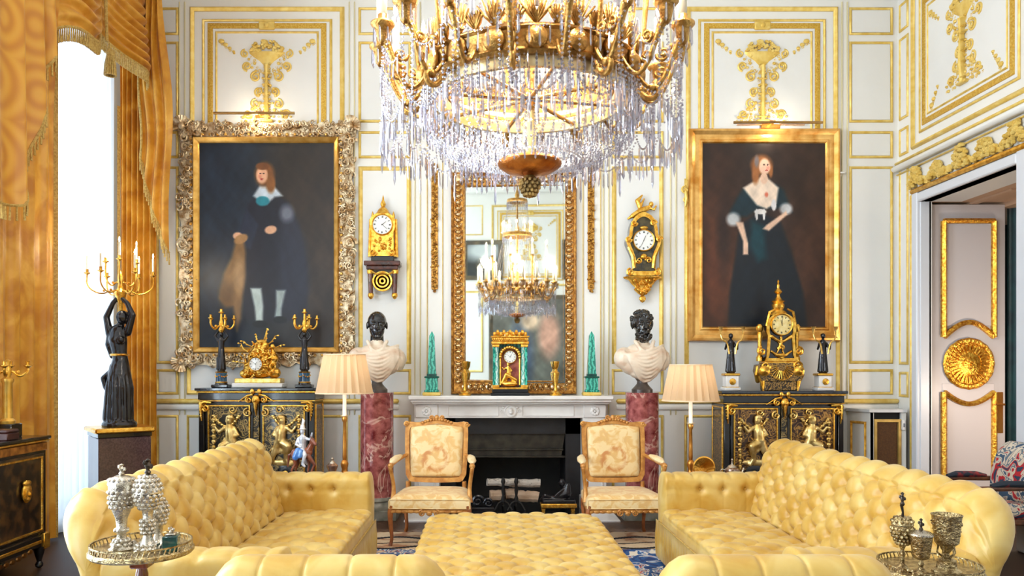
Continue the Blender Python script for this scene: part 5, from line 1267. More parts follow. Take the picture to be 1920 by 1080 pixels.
def candle_arm(parent, base, ang, r, rise, cup=0.028, candle=0.16, lit=True, tr=0.007, wax=True, bulb=None):
    c, s_ = math.cos(ang), math.sin(ang); bx0, by0, bz0 = base
    pts = smooth_poly([(bx0,by0,bz0),(bx0+0.25*r*c,by0+0.25*r*s_,bz0+0.02),(bx0+0.6*r*c,by0+0.6*r*s_,bz0-0.03),(bx0+1.02*r*c,by0+1.02*r*s_,bz0+rise*0.25),(bx0+r*c,by0+r*s_,bz0+rise)],2,False)
    a = MB().tube([tuple(p) for p in pts], tr, 6); a.ell((bx0+0.5*r*c,by0+0.5*r*s_,bz0+0.01),(tr*1.8,tr*1.8,tr*1.8),6,4)
    ao = a.build('arm', ORM, parent); X, Y, Z = bx0+r*c, by0+r*s_, bz0+rise
    MB().lathe([(tr,Z-0.012),(cup*0.5,Z-0.005),(cup,Z+0.004),(cup,Z+0.009),(cup*0.45,Z+0.008),(cup*0.42,Z+0.034),(cup*0.5,Z+0.04),(0,Z+0.04)],(X,Y,0),14).build('candle_cup', ORM, ao)
    if wax:
        MB().lathe([(0.0095,Z+0.035),(0.0095,Z+candle),(0.002,Z+candle+0.005)],(X,Y,0),10).build('candle', WAX, ao)
        if lit: MB().lathe([(0.002,Z+candle+0.004),(0.008,Z+candle+0.02),(0.004,Z+candle+0.04),(0,Z+candle+0.05)],(X,Y,0),8).build('bulb', FLAME, ao)
for k in range(6): candle_arm(t, (0.01,0,zc+0.06), 2*PI*k/6+0.35, 0.275, 0.16, lit=True)
for k in range(3): candle_arm(t, (0.01,0,zc+0.14), 2*PI*k/3+0.9, 0.15, 0.20, lit=True)
point('torch_light', (SX+0.1, SY-0.05, 0.965+1.62), 4, (1.0,0.85,0.62), 0.05)

def bust(x, y, ztop, label, bearded, turn, name='marble_bust'):
    t = thing(name, label, 'bust', (x, y, ztop), turn, None)
    MB().lathe([(0.105,0.0),(0.105,0.03),(0.085,0.05),(0.055,0.085),(0.05,0.11),(0.075,0.15),(0.085,0.17),(0.0,0.18)],(0,0,0),28).build('socle', mat('grey brown marble', (58,50,46), (92,82,74), scale=12, rough=0.3), t)
    m = MB(); z = 0.15
    m.ell((0,0,z+0.15),(0.225,0.12,0.15),24,14); m.ell((0,0,z+0.23),(0.17,0.11,0.12),20,12); m.ell((-0.165,0,z+0.19),(0.10,0.09,0.115),16,10); m.ell((0.165,0,z+0.18),(0.10,0.09,0.12),16,10); m.chain([(0,0.01,z+0.25),(0,0,z+0.36)],[0.095,0.062],14)
    m.ell((0,-0.02,z+0.05),(0.13,0.09,0.07),16,8)
    ys = lambda x, zq: -0.128*math.sqrt(max(0.02, 1-(x/0.25)**2-((zq-z-0.17)/0.22)**2))
    for k in range(9):
        f = k/8; pts = []
        for q in range(9):
            u = q/8; x = 0.19-0.38*u; zq = z+0.33-0.05*f-(0.30*f+0.02)*math.sin(PI*min(1,u*0.9+0.08))-0.10*u*(1-f); pts.append((x, ys(x, zq)-0.004, zq))
        m.chain(pts, [0.013+0.004*math.sin(PI*q/8) for q in range(9)], 8)
    for k in range(4): m.chain([(0.17+0.02*k,-0.07+0.03*k,z+0.29-0.02*k),(0.20+0.02*k,-0.07+0.03*k,z+0.18),(0.18+0.015*k,-0.06+0.03*k,z+0.08)],[0.015,0.017,0.012],8)
    m.chain([(-0.085,-0.06,z+0.36),(-0.05,-0.115,z+0.28),(0.02,-0.125,z+0.24)],[0.018,0.018,0.014]); m.chain([(0.085,-0.06,z+0.36),(0.05,-0.11,z+0.29),(-0.02,-0.12,z+0.25)],[0.020,0.020,0.014])
    m.xf(lambda x, y, z_: (x*1.10, y*1.1, z_))
    link('draped_shoulders', sculpt(m, 0.008, 3), mat('banded alabaster', (232,214,192), (204,158,124), scale=6, rough=0.35, lo=0.5, hi=0.85, stretch=(1,1,2.4)), t)
    h = MB(); zc_ = z+0.475
    h.chain([(0,0.01,z+0.30),(0,0.0,zc_-0.06)],[0.062,0.056],14); h.ell((0,0.015,zc_+0.045),(0.082,0.100,0.092),20,12); h.ell((0,-0.025,zc_-0.015),(0.066,0.072,0.092),18,10); h.ell((0,-0.05,zc_-0.085),(0.04,0.036,0.03))
    h.ell((0,-0.10,zc_-0.002),(0.014,0.022,0.028)); h.chain([(0,-0.092,zc_+0.035),(0,-0.112,zc_-0.008)],[0.010,0.014],8); h.ell((-0.012,-0.098,zc_-0.012),0.009); h.ell((0.012,-0.098,zc_-0.012),0.009)
    for s_ in (-1,1):
        h.ell((s_*0.030,-0.082,zc_+0.045),(0.026,0.016,0.010)); h.ell((s_*0.030,-0.084,zc_+0.022),(0.013,0.010,0.009)); h.ell((s_*0.045,-0.062,zc_-0.012),(0.022,0.02,0.022)); h.ell((s_*0.083,0.005,zc_+0.012),(0.010,0.022,0.034))
    h.ell((0,-0.090,zc_-0.045),(0.026,0.014,0.008)); h.ell((0,-0.088,zc_-0.057),(0.022,0.014,0.008))
    rnd = random.Random(4 if bearded else 8)
    if bearded:
        for k in range(70):
            a = rnd.uniform(0,2*PI); e = rnd.uniform(0.15,1.35); x_, y_, z_ = 0.088*math.cos(a)*math.cos(e)*1.05, 0.018+0.105*math.sin(a)*math.cos(e), zc_+0.045+0.098*math.sin(e)
            if y_ < -0.05 and z_ < zc_+0.075: continue
            h.ell((x_,y_,z_),rnd.uniform(0.014,0.021),6,4)
        for k in range(60):
            a = rnd.uniform(-2.9,-0.25); e = rnd.uniform(-0.1,-1.3); x_, y_, z_ = 0.070*math.cos(a)*math.cos(e), -0.02+0.082*math.sin(a)*math.cos(e)-0.006, zc_-0.055+0.075*math.sin(e)
            h.ell((x_,y_,z_),rnd.uniform(0.011,0.017),6,4)
        for s_ in (-1,1): h.ell((s_*0.085,0.01,zc_+0.03),(0.016,0.03,0.04))
    h.xf(lambda x, y, z_: (x*1.17, y*1.17, (z_-0.45)*1.17+0.45))
    link('head', sculpt(h, 0.005, 2 if bearded else 3), BLACKM if not bearded else mat('black stone', (16,15,16), (32,30,30), scale=20, rough=0.2, coat=0.5), t)
    return t
YP = 7.76
RED = bpy.data.materials.new('red veined marble'); RED.use_nodes = True; N = RED.node_tree.nodes; L = RED.node_tree.links; b = N['Principled BSDF']; b.inputs['Roughness'].default_value = 0.15; b.inputs['Coat Weight'].default_value = 0.4
tc = N.new('ShaderNodeTexCoord'); n1 = N.new('ShaderNodeTexNoise'); n1.inputs['Scale'].default_value = 16; n1.inputs['Detail'].default_value = 6; L.new(tc.outputs['Object'], n1.inputs['Vector'])
r1 = N.new('ShaderNodeValToRGB'); r1.color_ramp.elements[0].color = (*lin((104,28,34)),1); r1.color_ramp.elements[0].position = 0.3; r1.color_ramp.elements[1].color = (*lin((196,116,112)),1); r1.color_ramp.elements[1].position = 0.72; L.new(n1.outputs[0], r1.inputs[0])
v1 = N.new('ShaderNodeTexNoise'); v1.inputs['Scale'].default_value = 2.4; v1.inputs['Detail'].default_value = 4; v1.inputs['Distortion'].default_value = 1.2; L.new(tc.outputs['Object'], v1.inputs['Vector'])
r2 = N.new('ShaderNodeValToRGB'); e = r2.color_ramp.elements; e[0].position = 0.485; e[0].color = (0,0,0,1); e[1].position = 0.515; e[1].color = (0,0,0,1); q = e.new(0.50); q.color = (0.8,0.8,0.8,1); L.new(v1.outputs[0], r2.inputs[0])
mx = N.new('ShaderNodeMix'); mx.data_type = 'RGBA'; L.new(r2.outputs[0], mx.inputs[0]); L.new(r1.outputs[0], mx.inputs[6]); mx.inputs[7].default_value = (*lin((226,186,170)),1); L.new(mx.outputs[2], b.inputs['Base Color'])
for px, lab, blab, br, tn in ((707,'red veined marble column under the beardless bust left of the mirror','bust with bald black stone head and cream draped shoulders, left of the mirror',False,0.15),
                              (1204,'red veined marble column under the curly haired bust right of the mirror','bust with curly bearded black stone head and cream draped shoulders, right of the mirror',True,0.12)):
    x = (px-VX)*YP/F; t = thing('marble_column', lab, 'column', (x, YP, 0))
    MB().lathe([(0.172,0.22),(0.166,0.25),(0.164,1.24),(0.168,1.255),(0.0,1.255)],(0,0,0),40).build('shaft', RED, t)
    GM = mat('grey green marble', (104,104,92), (150,148,136), scale=9, rough=0.3)
    MB().lathe([(0.205,0.10),(0.205,0.13),(0.19,0.155),(0.185,0.175),(0.195,0.19),(0.175,0.22),(0.0,0.22)],(0,0,0),36).build('moulded_base', GM, t); MB().box(-0.215,-0.2,0,0.215,0.2,0.10,0.006).build('plinth', GM, t, True)
    bust(x, YP, 1.255, blab, br, tn)

# ------------------------------------------------------------------ table lamps and the small tables behind the sofas
SHADE = thin_mat('pleated silk shade', (232,204,166), 0.0, 0.45)
def pleats(m, rb, rt, z0, z1, n=22, d=0.024):
    k2 = n*2
    for j in range(1):
        pass
    vs = []; fs = []
    for (z, r) in ((z0, rb),(z0+(z1-z0)*.5,(rb+rt)/2),(z1, rt)):
        for k in range(k2):
            a = 2*PI*k/k2; rr = r-(d if k % 2 else 0)*(r/rb); vs.append((rr*math.cos(a), rr*math.sin(a), z))
    for j in range(2):
        for k in range(k2): q = (k+1) % k2; fs.append((j*k2+k,j*k2+q,(j+1)*k2+q,(j+1)*k2+k))
    return m.add(vs, fs)
YT = 7.0; sT = F/YT; TT = 0.50
for x0, x1, lab in ((536,668,'small gilt side table behind the left sofa arm under the lamp and silver vase'),(1262,1424,'small gilt side table behind the right sofa arm under the lamp and gold dish')):
    xa, xb = (x0-VX)/sT, (x1-VX)/sT; t = thing('side_table', lab, 'table', ((xa+xb)/2, YT, 0)); w = (xb-xa)/2
    MB().box(-w,-0.28,TT-0.03,w,0.28,TT,0.008).build('table_top', mat('dark rosewood', (70,34,22), (104,56,34), scale=7, rough=0.25, stretch=(1,5,1)), t, True)
    MB().box(-w+0.03,-0.25,TT-0.10,w-0.03,0.25,TT-0.03,0.004).build('apron', WOODG, t, True)
    for sx in (-1,1):
        for sy in (-1,1): MB().lathe([(0.012,0),(0.016,0.03),(0.014,0.2),(0.024,TT-0.1)],(sx*(w-0.05),sy*0.23,0),10).build('leg', WOODG, t)
def lamp(px, ybot, label, ytop, wsh, wtop, pbase):
    x = (px-VX)/sT; t = thing('table_lamp', label, 'lamp', (x, YT, TT)); zb_ = EYE+(VY-ybot)/sT-TT; zt = EYE+(VY-ytop)/sT-TT
    m = MB(); pleats(m, wsh/2/sT, wtop/2/sT, zb_, zt); m.build('shade', SHADE, t, False)
    m = MB().lathe([(wsh/2/sT-0.012,zb_),(wsh/2/sT+0.002,zb_),(wsh/2/sT+0.001,zb_+0.012),(wsh/2/sT-0.012,zb_+0.012),(wsh/2/sT-0.012,zb_)],(0,0,0),48); m.build('shade_binding', mat('shade binding', (236,206,170), rough=0.8), t); m = MB(); m.lathe([(wtop/2/sT-0.010,zt-0.01),(wtop/2/sT+0.002,zt-0.01),(wtop/2/sT+0.002,zt),(wtop/2/sT-0.010,zt),(wtop/2/sT-0.010,zt-0.01)],(0,0,0),48); m.build('shade_binding', mat('shade binding', (236,206,170), rough=0.8), t)
    zc_ = zb_-0.20
    MB().lathe([(0.017,zc_),(0.017,zb_+0.10),(0,zb_+0.10)],(0,0,0),14).build('candle_sleeve', emis('glowing sleeve', (250,240,216), 0.15), t)
    LB = mat('satin gilt brass', (190,120,48), (232,170,84), scale=8, rough=0.3, metal=0.85)
    MB().lathe([(0.0,zc_-0.006),(0.034,zc_-0.004),(0.036,zc_+0.002),(0.0,zc_+0.004)],(0,0,0),20).build('drip_pan', mat('pale drip pan', (240,214,170), rough=0.3), t)
    q = MB().lathe([(0.062,0.0),(0.062,0.02),(0.045,0.03),(0.03,0.06),(0.024,0.085),(0.032,0.11),(0.036,0.135),(0.026,0.16),(0.016,0.17),(0.019,0.19),(0.017,zc_*0.6),(0.014,zc_-0.06),(0.02,zc_-0.05),(0.026,zc_-0.02),(0.018,zc_-0.005)],(0,0,0),20)
    q.box(-0.075,-0.075,0.0,0.075,0.075,0.03,0.006); q.build('base', LB, t)
    MB().tube([(0,0,zb_+0.1),(0,0,zt-0.03)],0.005,6).build('harp', LB, t)
    MB().ell((0,0,zb_+0.17),(0.026,0.026,0.036),12,8).build('bulb', emis('shade bulb', (255,232,200), 1.2), t)
    point('lamp_light', (x, YT, TT+zb_+0.24), 0.6, (1.0,0.86,0.70), 0.05)
lamp(646, 738, 'table lamp with cream pleated shade in front of the left column', 664, 108, 78, 0)
lamp(1295, 752, 'table lamp with cream pleated shade in front of the right column', 683, 106, 78, 0)
TX = lambda px: (px-VX)/sT
t = thing('silver_vase', 'small silver lidded vase beside the left table lamp base', 'vase', (TX(627), YT-0.1, TT))
MB().lathe([(0.034,0),(0.036,0.012),(0.022,0.03),(0.03,0.07),(0.048,0.115),(0.052,0.13),(0.036,0.145),(0.028,0.152)],(0,0,0),24).build('body', mat('dull silver', (150,120,104), (214,196,180), scale=9, rough=0.25, metal=0.9), t)
MB().lathe([(0.03,0.15),(0.02,0.165),(0.010,0.175),(0.014,0.19),(0.006,0.2),(0,0.205)],(0,0,0),16).build('lid', SILVER, t)
# mounted huntsman figurine
t = thing('horseman_figurine', 'silver and blue mounted huntsman figurine on a chestnut horse before the left cabinet', 'figurine', (TX(572), YT-0.1, TT))
HB = mat('chestnut glaze', (96,44,28), (156,84,54), scale=10, rough=0.2, coat=0.5)
m = MB(); m.ell((0,0,0.23),(0.075,0.045,0.05),14,8); m.chain([(-0.06,0,0.24),(0.05,0,0.25)],[0.045,0.042]); m.chain([(0.05,0,0.25),(0.085,-0.01,0.32),(0.09,-0.02,0.36)],[0.034,0.026,0.02]); m.chain([(0.09,-0.02,0.36),(0.125,-0.035,0.32)],[0.022,0.013]); m.ell((0.082,-0.005,0.385),(0.006,0.006,0.014)); m.ell((0.082,-0.032,0.385),(0.006,0.006,0.014))
for x_, y_, dx_ in ((-0.07,-0.025,-0.03),(-0.06,0.025,0.02)): m.chain([(x_,y_,0.22),(x_+0.015,y_,0.15),(x_-0.012+dx_*.3,y_,0.09),(x_+dx_*.3,y_,0.02)],[0.026,0.016,0.010,0.011])
for x_, y_, dx_ in ((0.055,-0.025,0.05),(0.045,0.025,0.0)): m.chain([(x_,y_,0.22),(x_+0.01+dx_,y_,0.14),(x_+dx_*.6,y_,0.08),(x_+dx_*.5,y_,0.02)],[0.022,0.014,0.009,0.011])
m.chain([(-0.075,0,0.25),(-0.12,0,0.22),(-0.13,0,0.12)],[0.012,0.014,0.006]); link('horse', sculpt(m, 0.005, 2), HB, t)
m = MB(); m.chain([(0,0,0.28),(0.0,0,0.37)],[0.032,0.036]); m.chain([(0,0,0.37),(0,0,0.41)],[0.022,0.014]); m.ell((0,-0.003,0.435),(0.022,0.024,0.028)); m.chain([(-0.035,0,0.37),(-0.05,-0.03,0.32),(0.0,-0.05,0.30)],[0.015,0.012,0.009]); m.chain([(0.035,0,0.37),(0.075,-0.01,0.36),(0.09,-0.02,0.42)],[0.015,0.012,0.009])
for s_ in (-1,1): m.chain([(0,s_*0.02,0.28),(0.035,s_*0.055,0.23),(0.015,s_*0.055,0.15),(0.035,s_*0.06,0.13)],[0.022,0.019,0.014,0.010])
link('rider', sculpt(m, 0.0045, 2), mat('silvered porcelain', (180,184,196), (240,240,244), scale=22, rough=0.15, metal=0.3), t)
m = MB(); m.lathe([(0.036,0.455),(0.022,0.46),(0.018,0.49),(0,0.5)],(0,0,0),14); m.tube([(0,0,0.48),(0.01,0,0.53),(0.0,0,0.55)],[0.012,0.014,0.004],8); m.build('plumed_hat', mat('white porcelain', (234,232,230), rough=0.15, coat=0.5), t)
m = MB(); m.chain([(-0.03,-0.046,0.27),(-0.05,-0.05,0.21)],[0.026,0.03]); m.chain([(0.0,-0.05,0.26),(-0.01,-0.052,0.22)],[0.022,0.022]); link('saddle_cloth', sculpt(m, 0.005, 1), mat('blue enamel', (52,110,190), (110,160,220), scale=14, rough=0.2, coat=0.5), t)
MB().box(-0.14,-0.07,0,0.12,0.07,0.022,0.008).build('base', ORM, t, True)
t = thing('gold_dish', 'round gold dish on a stand beside the right table lamp base', 'dish', (TX(1307)+0.005, YT-0.19, TT))
MB().lathe([(0.0,0.0),(0.07,0.004),(0.085,0.012),(0.098,0.01),(0.10,0.016),(0.088,0.02),(0.07,0.012),(0.0,0.008)],(0,0,0.125),36,'y').build('dish', mat('bright gold', (220,130,30), (255,196,90), scale=10, rough=0.2, metal=0.95, bump=0.3), t)
MB().box(-0.08,-0.03,0,0.08,0.07,0.02,0.006).tube([(-0.05,0,0.02),(-0.05,0.04,0.15)],0.006,6).tube([(0.05,0,0.02),(0.05,0.04,0.15)],0.006,6).build('stand', WOODG, t)
t = thing('silver_teapot', 'small silver teapot with finial at the right end of the side table', 'teapot', (TX(1366), YT-0.1, TT))
MB().lathe([(0.04,0),(0.042,0.01),(0.034,0.02),(0.056,0.04),(0.066,0.07),(0.06,0.10),(0.04,0.115),(0,0.12)],(0,0,0),26).build('body', mat('dull silver', (0,0,0)), t)
MB().lathe([(0.042,0.113),(0.03,0.13),(0.010,0.14),(0.008,0.17),(0.012,0.18),(0,0.195)],(0,0,0),16).build('lid', SILVER, t)
MB().tube([(0.06,0,0.05),(0.09,0,0.07),(0.105,0,0.11)],[0.014,0.010,0.007],8).build('spout', SILVER, t); MB().tube([tuple(p) for p in smooth_poly([(-0.058,0,0.09),(-0.10,0,0.10),(-0.10,0,0.05),(-0.06,0,0.045)],2,False)],0.006,6).build('handle', SILVER, t)
t = thing('silver_bowl', 'low crumpled silver dish beside the teapot', 'dish', (TX(1402), YT-0.14, TT)); MB().lathe([(0.02,0),(0.025,0.008),(0.06,0.035),(0.075,0.055),(0.07,0.055),(0.02,0.012),(0,0.01)],(0,0,0),26,wob=lambda a,h:1+0.06*math.cos(8*a)*h/0.05).build('bowl', SILVER, t)

for o in list(bpy.data.objects):
    if o.parent is None and o.name.split('.')[0] in ('side_table',): o.location.z += 0.0125
# ------------------------------------------------------------------ brass-inlaid ebony cabinets
INL = mat('brass and tortoiseshell inlay', (38,34,28), (176,146,84), scale=7, rough=0.3, metal=0.35, kind='inlay', coat=0.4)
INR = mat('brown tortoiseshell inlay', (58,32,18), (186,136,62), scale=7, rough=0.3, metal=0.35, kind='inlay', coat=0.4)
INS = mat('side inlay', (52,38,22), (198,150,70), scale=16, rough=0.3, metal=0.4, kind='inlay', coat=0.3)
def figure_relief(m, cx, y, cz, h, seed=0, flip=1):
    """small draped figure in relief, sitting or striding"""
    k = h/0.55; f = flip; q = lambda a, b, c: (cx+f*a*k, y-b*k, cz+c*k)
    m.ell(q(0.0,0.03,0.50),(0.042*k,0.03*k,0.05*k)); m.ell(q(-0.01,0.03,0.53),(0.05*k,0.03*k,0.035*k)); m.chain([q(0,0.02,0.46),q(-0.01,0.02,0.38),q(-0.02,0.02,0.28)],[0.03*k,0.055*k,0.06*k])
    m.chain([q(-0.05,0.02,0.42),q(-0.10,0.03,0.34),q(-0.02,0.05,0.31)],[0.024*k,0.019*k,0.015*k]); m.chain([q(0.05,0.02,0.42),q(0.11,0.03,0.37),q(0.15,0.04,0.43)],[0.024*k,0.018*k,0.013*k])
    m.chain([q(-0.03,0.02,0.27),q(0.07,0.05,0.22),q(0.04,0.02,0.08),q(0.08,0.02,0.01)],[0.052*k,0.045*k,0.026*k,0.02*k]); m.chain([q(-0.04,0.02,0.26),q(-0.08,0.03,0.15),q(-0.13,0.02,0.03)],[0.05*k,0.034*k,0.02*k])
    rnd = random.Random(seed)
    for i in range(8): a = rnd.uniform(-0.14,0.12); m.chain([q(a*0.4,0.03,0.30-0.02*i%0.1),q(a,0.03,0.14+rnd.random()*0.06)],[0.014*k,0.020*k],6)
def cabinet(x0, x1, ztop, yf, label, inlay, seed, sidey):
    xc = (x0+x1)/2; w = (x1-x0)/2; dp = D-yf
    t = thing('inlaid_cabinet', label, 'cabinet', (xc, yf, 0), 0, 'brass-inlaid black cabinets along the chimney wall')
    zb_ = 0.10
    MB().box(-w,0.01,zb_,w,dp-0.02,ztop-0.09).build('carcass', EBONY, t, False)
    MB().box(-w-0.035,-0.05,ztop-0.03,w+0.035,dp-0.02,ztop,0.006).build('top', mat('dark polished top', (26,34,46), (40,44,52), scale=6, rough=0.12, coat=0.6), t, True)
    MB().box(-w-0.02,-0.035,ztop-0.05,w+0.02,dp-0.02,ztop-0.03,0.005).build('brass_moulding', ORM, t, True)
    MB().box(-w-0.01,-0.02,ztop-0.12,w+0.01,dp-0.02,ztop-0.05,0.004).build('frieze', EBONY, t, True)
    MB().box(-w-0.012,-0.024,ztop-0.135,w+0.012,dp-0.03,ztop-0.125,0.003).build('brass_moulding', ORM, t, True)
    MB().box(-w-0.01,-0.02,0.06,w+0.01,dp-0.02,0.14,0.008).build('plinth', EBONY, t, True)
    for sx in (-1,1):
        for yy in (0.03, dp-0.07): MB().lathe([(0.02,0),(0.035,0.015),(0.035,0.04),(0.022,0.06)],(sx*(w-0.06),yy,0),12).build('foot', ORM, t)
    for sx in (-1,1):      # inlaid sides
        s_ = MB().box(sx*w,0.05,0.22,sx*(w+0.006),dp-0.08,ztop-0.2,0.001).build('side_panel', INS, t, False)
        MB().rectm(0.03,0.18,dp-0.05,ztop-0.16,[(0,0),(0.004,0.010),(0.016,0.010),(0.02,0)]).xf(lambda x,y,z:(sx*(w-y),x,z)).build('gilt_moulding', ORM, s_)
    m = MB().box(-0.028,-0.03,0.16,0.028,0.0,ztop-0.14,0.004).build('centre_stile', INL, t, True)
    for sx in (-1,1):
        MB().box(sx*(w-0.055),-0.022,0.15,sx*w,0.0,ztop-0.14,0.004).build('corner_stile', EBONY, t, True)
        a, b = (0.035, w-0.065) if sx > 0 else (-w+0.065, -0.035)
        d = MB().box(a,-0.016,0.17,b,0.0,ztop-0.15,0.003).build('door', EBONY, t, True)
        zt = ztop-0.19
        MB().box(a+0.04,-0.022,0.21,b-0.04,-0.014,zt,0.001).build('inlaid_panel', inlay, d, False)
        MB().rectm(a+0.025,0.19,b-0.025,zt+0.02,[(0,0),(0.004,0.016),(0.014,0.018),(0.02,0.008)]).xf(lambda x,y,z:(x,y-0.016,z)).build('gilt_moulding', ORM, d)
        # swag and pendant husks
        c = (a+b)/2; e_out = (b-0.09) if sx > 0 else (a+0.09); e_in = (a+0.05) if sx > 0 else (b-0.05)
        g = MB(); yy = -0.032
        sw = [(e_out,yy,zt-0.09)]+[(e_out+(e_in-e_out)*u, yy-0.01, zt-0.09-0.11*math.sin(PI*min(1,u*1.25))+0.09*max(0,u-.55)) for u in (0.15,0.3,0.45,0.6,0.75)]
        sp = smooth_poly(sw,1,False)
        g.tube([tuple(p) for p in sp],0.010,6)
        for p in sp: g.ell((p.x,p.y-0.004,p.z),(0.020,0.012,0.014),6,4)
        g.spiral(e_in,zt-0.06,0.045,1.3,PI/2,-sx,0.010,yy); g.spiral(c-sx*0.04,zt-0.03,0.04,1.3,0,sx,0.009,yy); g.spiral(c-sx*0.03,zt-0.12,0.035,1.2,PI,-sx,0.008,yy)
        for k in range(9):
            zq = zt-0.13-0.055*k; g.ell((e_out,yy,zq),(0.026-0.001*k,0.012,0.022),8,4); g.ell((e_out,yy-0.004,zq-0.02),(0.012,0.010,0.014),6,4)
        g.build('gilt_swag', mat('pale ormolu', (206,160,74), (240,208,130), scale=30, rough=0.3, metal=0.8), d)
        m = MB(); figure_relief(m, c-sx*0.01, -0.03, 0.52, 0.50, seed+(sx>0), sx)
        m.ell((c,-0.03,0.55),(0.15,0.02,0.035)); link('gilt_figure', sculpt(m, 0.009, 2), mat('figure gilding', (206,164,84), (248,220,150), scale=16, rough=0.3, metal=0.7), d)
        wd = MB().lathe([(0.085,0.0),(0.09,0.01),(0.08,0.014),(0.03,0.012),(0.025,0.02),(0,0.022)],(c+sx*0.02,-0.02,0.44),24,'y').build('wheel_mount', BRONZE, d)
        MB().lathe([(0.026,0.02),(0.03,0.026),(0,0.03)],(c+sx*0.02,-0.02,0.44),16,'y').build('boss', ORM, wd)
        # corner mounts
        q = MB(); X = sx*(w-0.028)
        q.spiral(X-sx*0.045,ztop-0.20,0.045,1.4,PI/2,-sx,0.014,-0.02); q.tube([(X,-0.03,ztop-0.14),(X,-0.04,ztop-0.22),(X-sx*0.006,-0.03,ztop-0.33)],[0.026,0.020,0.006],8,True,0.6); q.tube([(X-sx*0.10,-0.03,ztop-0.15),(X-sx*0.03,-0.035,ztop-0.145),(X,-0.035,ztop-0.16)],[0.012,0.016,0.018],6)
        for k in range(5): q.ell((X,-0.036,ztop-0.16-0.03*k),(0.028-0.004*k,0.014,0.014),8,4)
        q.build('corner_mount', ORM, t)
        q = MB(); q.spiral(X,0.20,0.03,1.2,0,sx,0.010,-0.02); q.box(X-0.03,-0.03,0.09,X+0.03,-0.018,0.14,0.004); q.build('base_mount', ORM, t)
    q = MB(); z = ztop-0.12; q.ell((0,-0.045,z),(0.042,0.03,0.05),12,8); q.ell((0,-0.07,z-0.005),(0.012,0.014,0.018)); q.tube([(0,-0.04,z-0.03),(0,-0.045,z-0.09),(0,-0.035,z-0.16)],[0.04,0.024,0.006],8,True,0.6)
    for s2 in (-1,1): q.spiral(s2*0.075,z+0.0,0.035,1.3,PI/2,-s2,0.010,-0.03); q.tube([(s2*0.03,-0.04,z+0.05),(s2*0.09,-0.035,z+0.04),(s2*0.18,-0.03,z-0.02)],[0.014,0.010,0.005],6); q.ell((s2*0.015,-0.068,z+0.015),0.006); q.ell((s2*0.035,-0.05,z+0.085),(0.022,0.012,0.028))
    q.build('mask_mount', ORM, t); return t
YC = 7.80; sC = F/YC
cabinet((374-VX)/sC, (590-VX)/sC, 1.30, YC, 'black cabinet with greenish brass inlay and gilt mounts below the gentleman portrait', INL, 3, 1)
cabinet((1357-VX)/sC, (1580-VX)/sC, 1.27, YC, 'black cabinet with brown brass inlay and gilt mounts below the lady portrait', INR, 7, -1)

def dial(parent, c, r, rim=True, face=ENAMEL, hands=(0.6, -0.9)):
    x, y, z = c
    f = MB().lathe([(r,0.0),(r,0.004),(0,0.010)],(x,y,z),32,'y').build('dial', face, parent)
    n = MB()
    for k in range(12):
        a = 2*PI*k/12; cs, sn = math.cos(a), math.sin(a)
        for j in range(-1, 1+(k % 3 == 0)):
            o_ = (j+0.5)*r*0.055; px_, pz_ = x+r*0.80*sn+o_*cs, z+r*0.80*cs-o_*sn
            n.tube([(px_-0.09*r*sn,y-0.0075,pz_-0.09*r*cs),(px_+0.09*r*sn,y-0.0065,pz_+0.09*r*cs)],r*0.018,4)
    n.build('numerals', INK, f)
    for a, l, w in ((hands[0],0.5,0.035),(hands[1],0.72,0.025)): MB().tube([(x-0.1*r*math.sin(a),y-0.013,z-0.1*r*math.cos(a)),(x+l*r*math.sin(a),y-0.013,z+l*r*math.cos(a))],[r*w,r*w*0.5],5).build('hand', INK, f)
    if rim: MB().lathe([(r*0.98,0.0),(r*1.0,0.014),(r*1.07,0.018),(r*1.12,0.008),(r*1.14,0.0)],(x,y,z),32,'y').build('bezel', ORM, f)
    return f
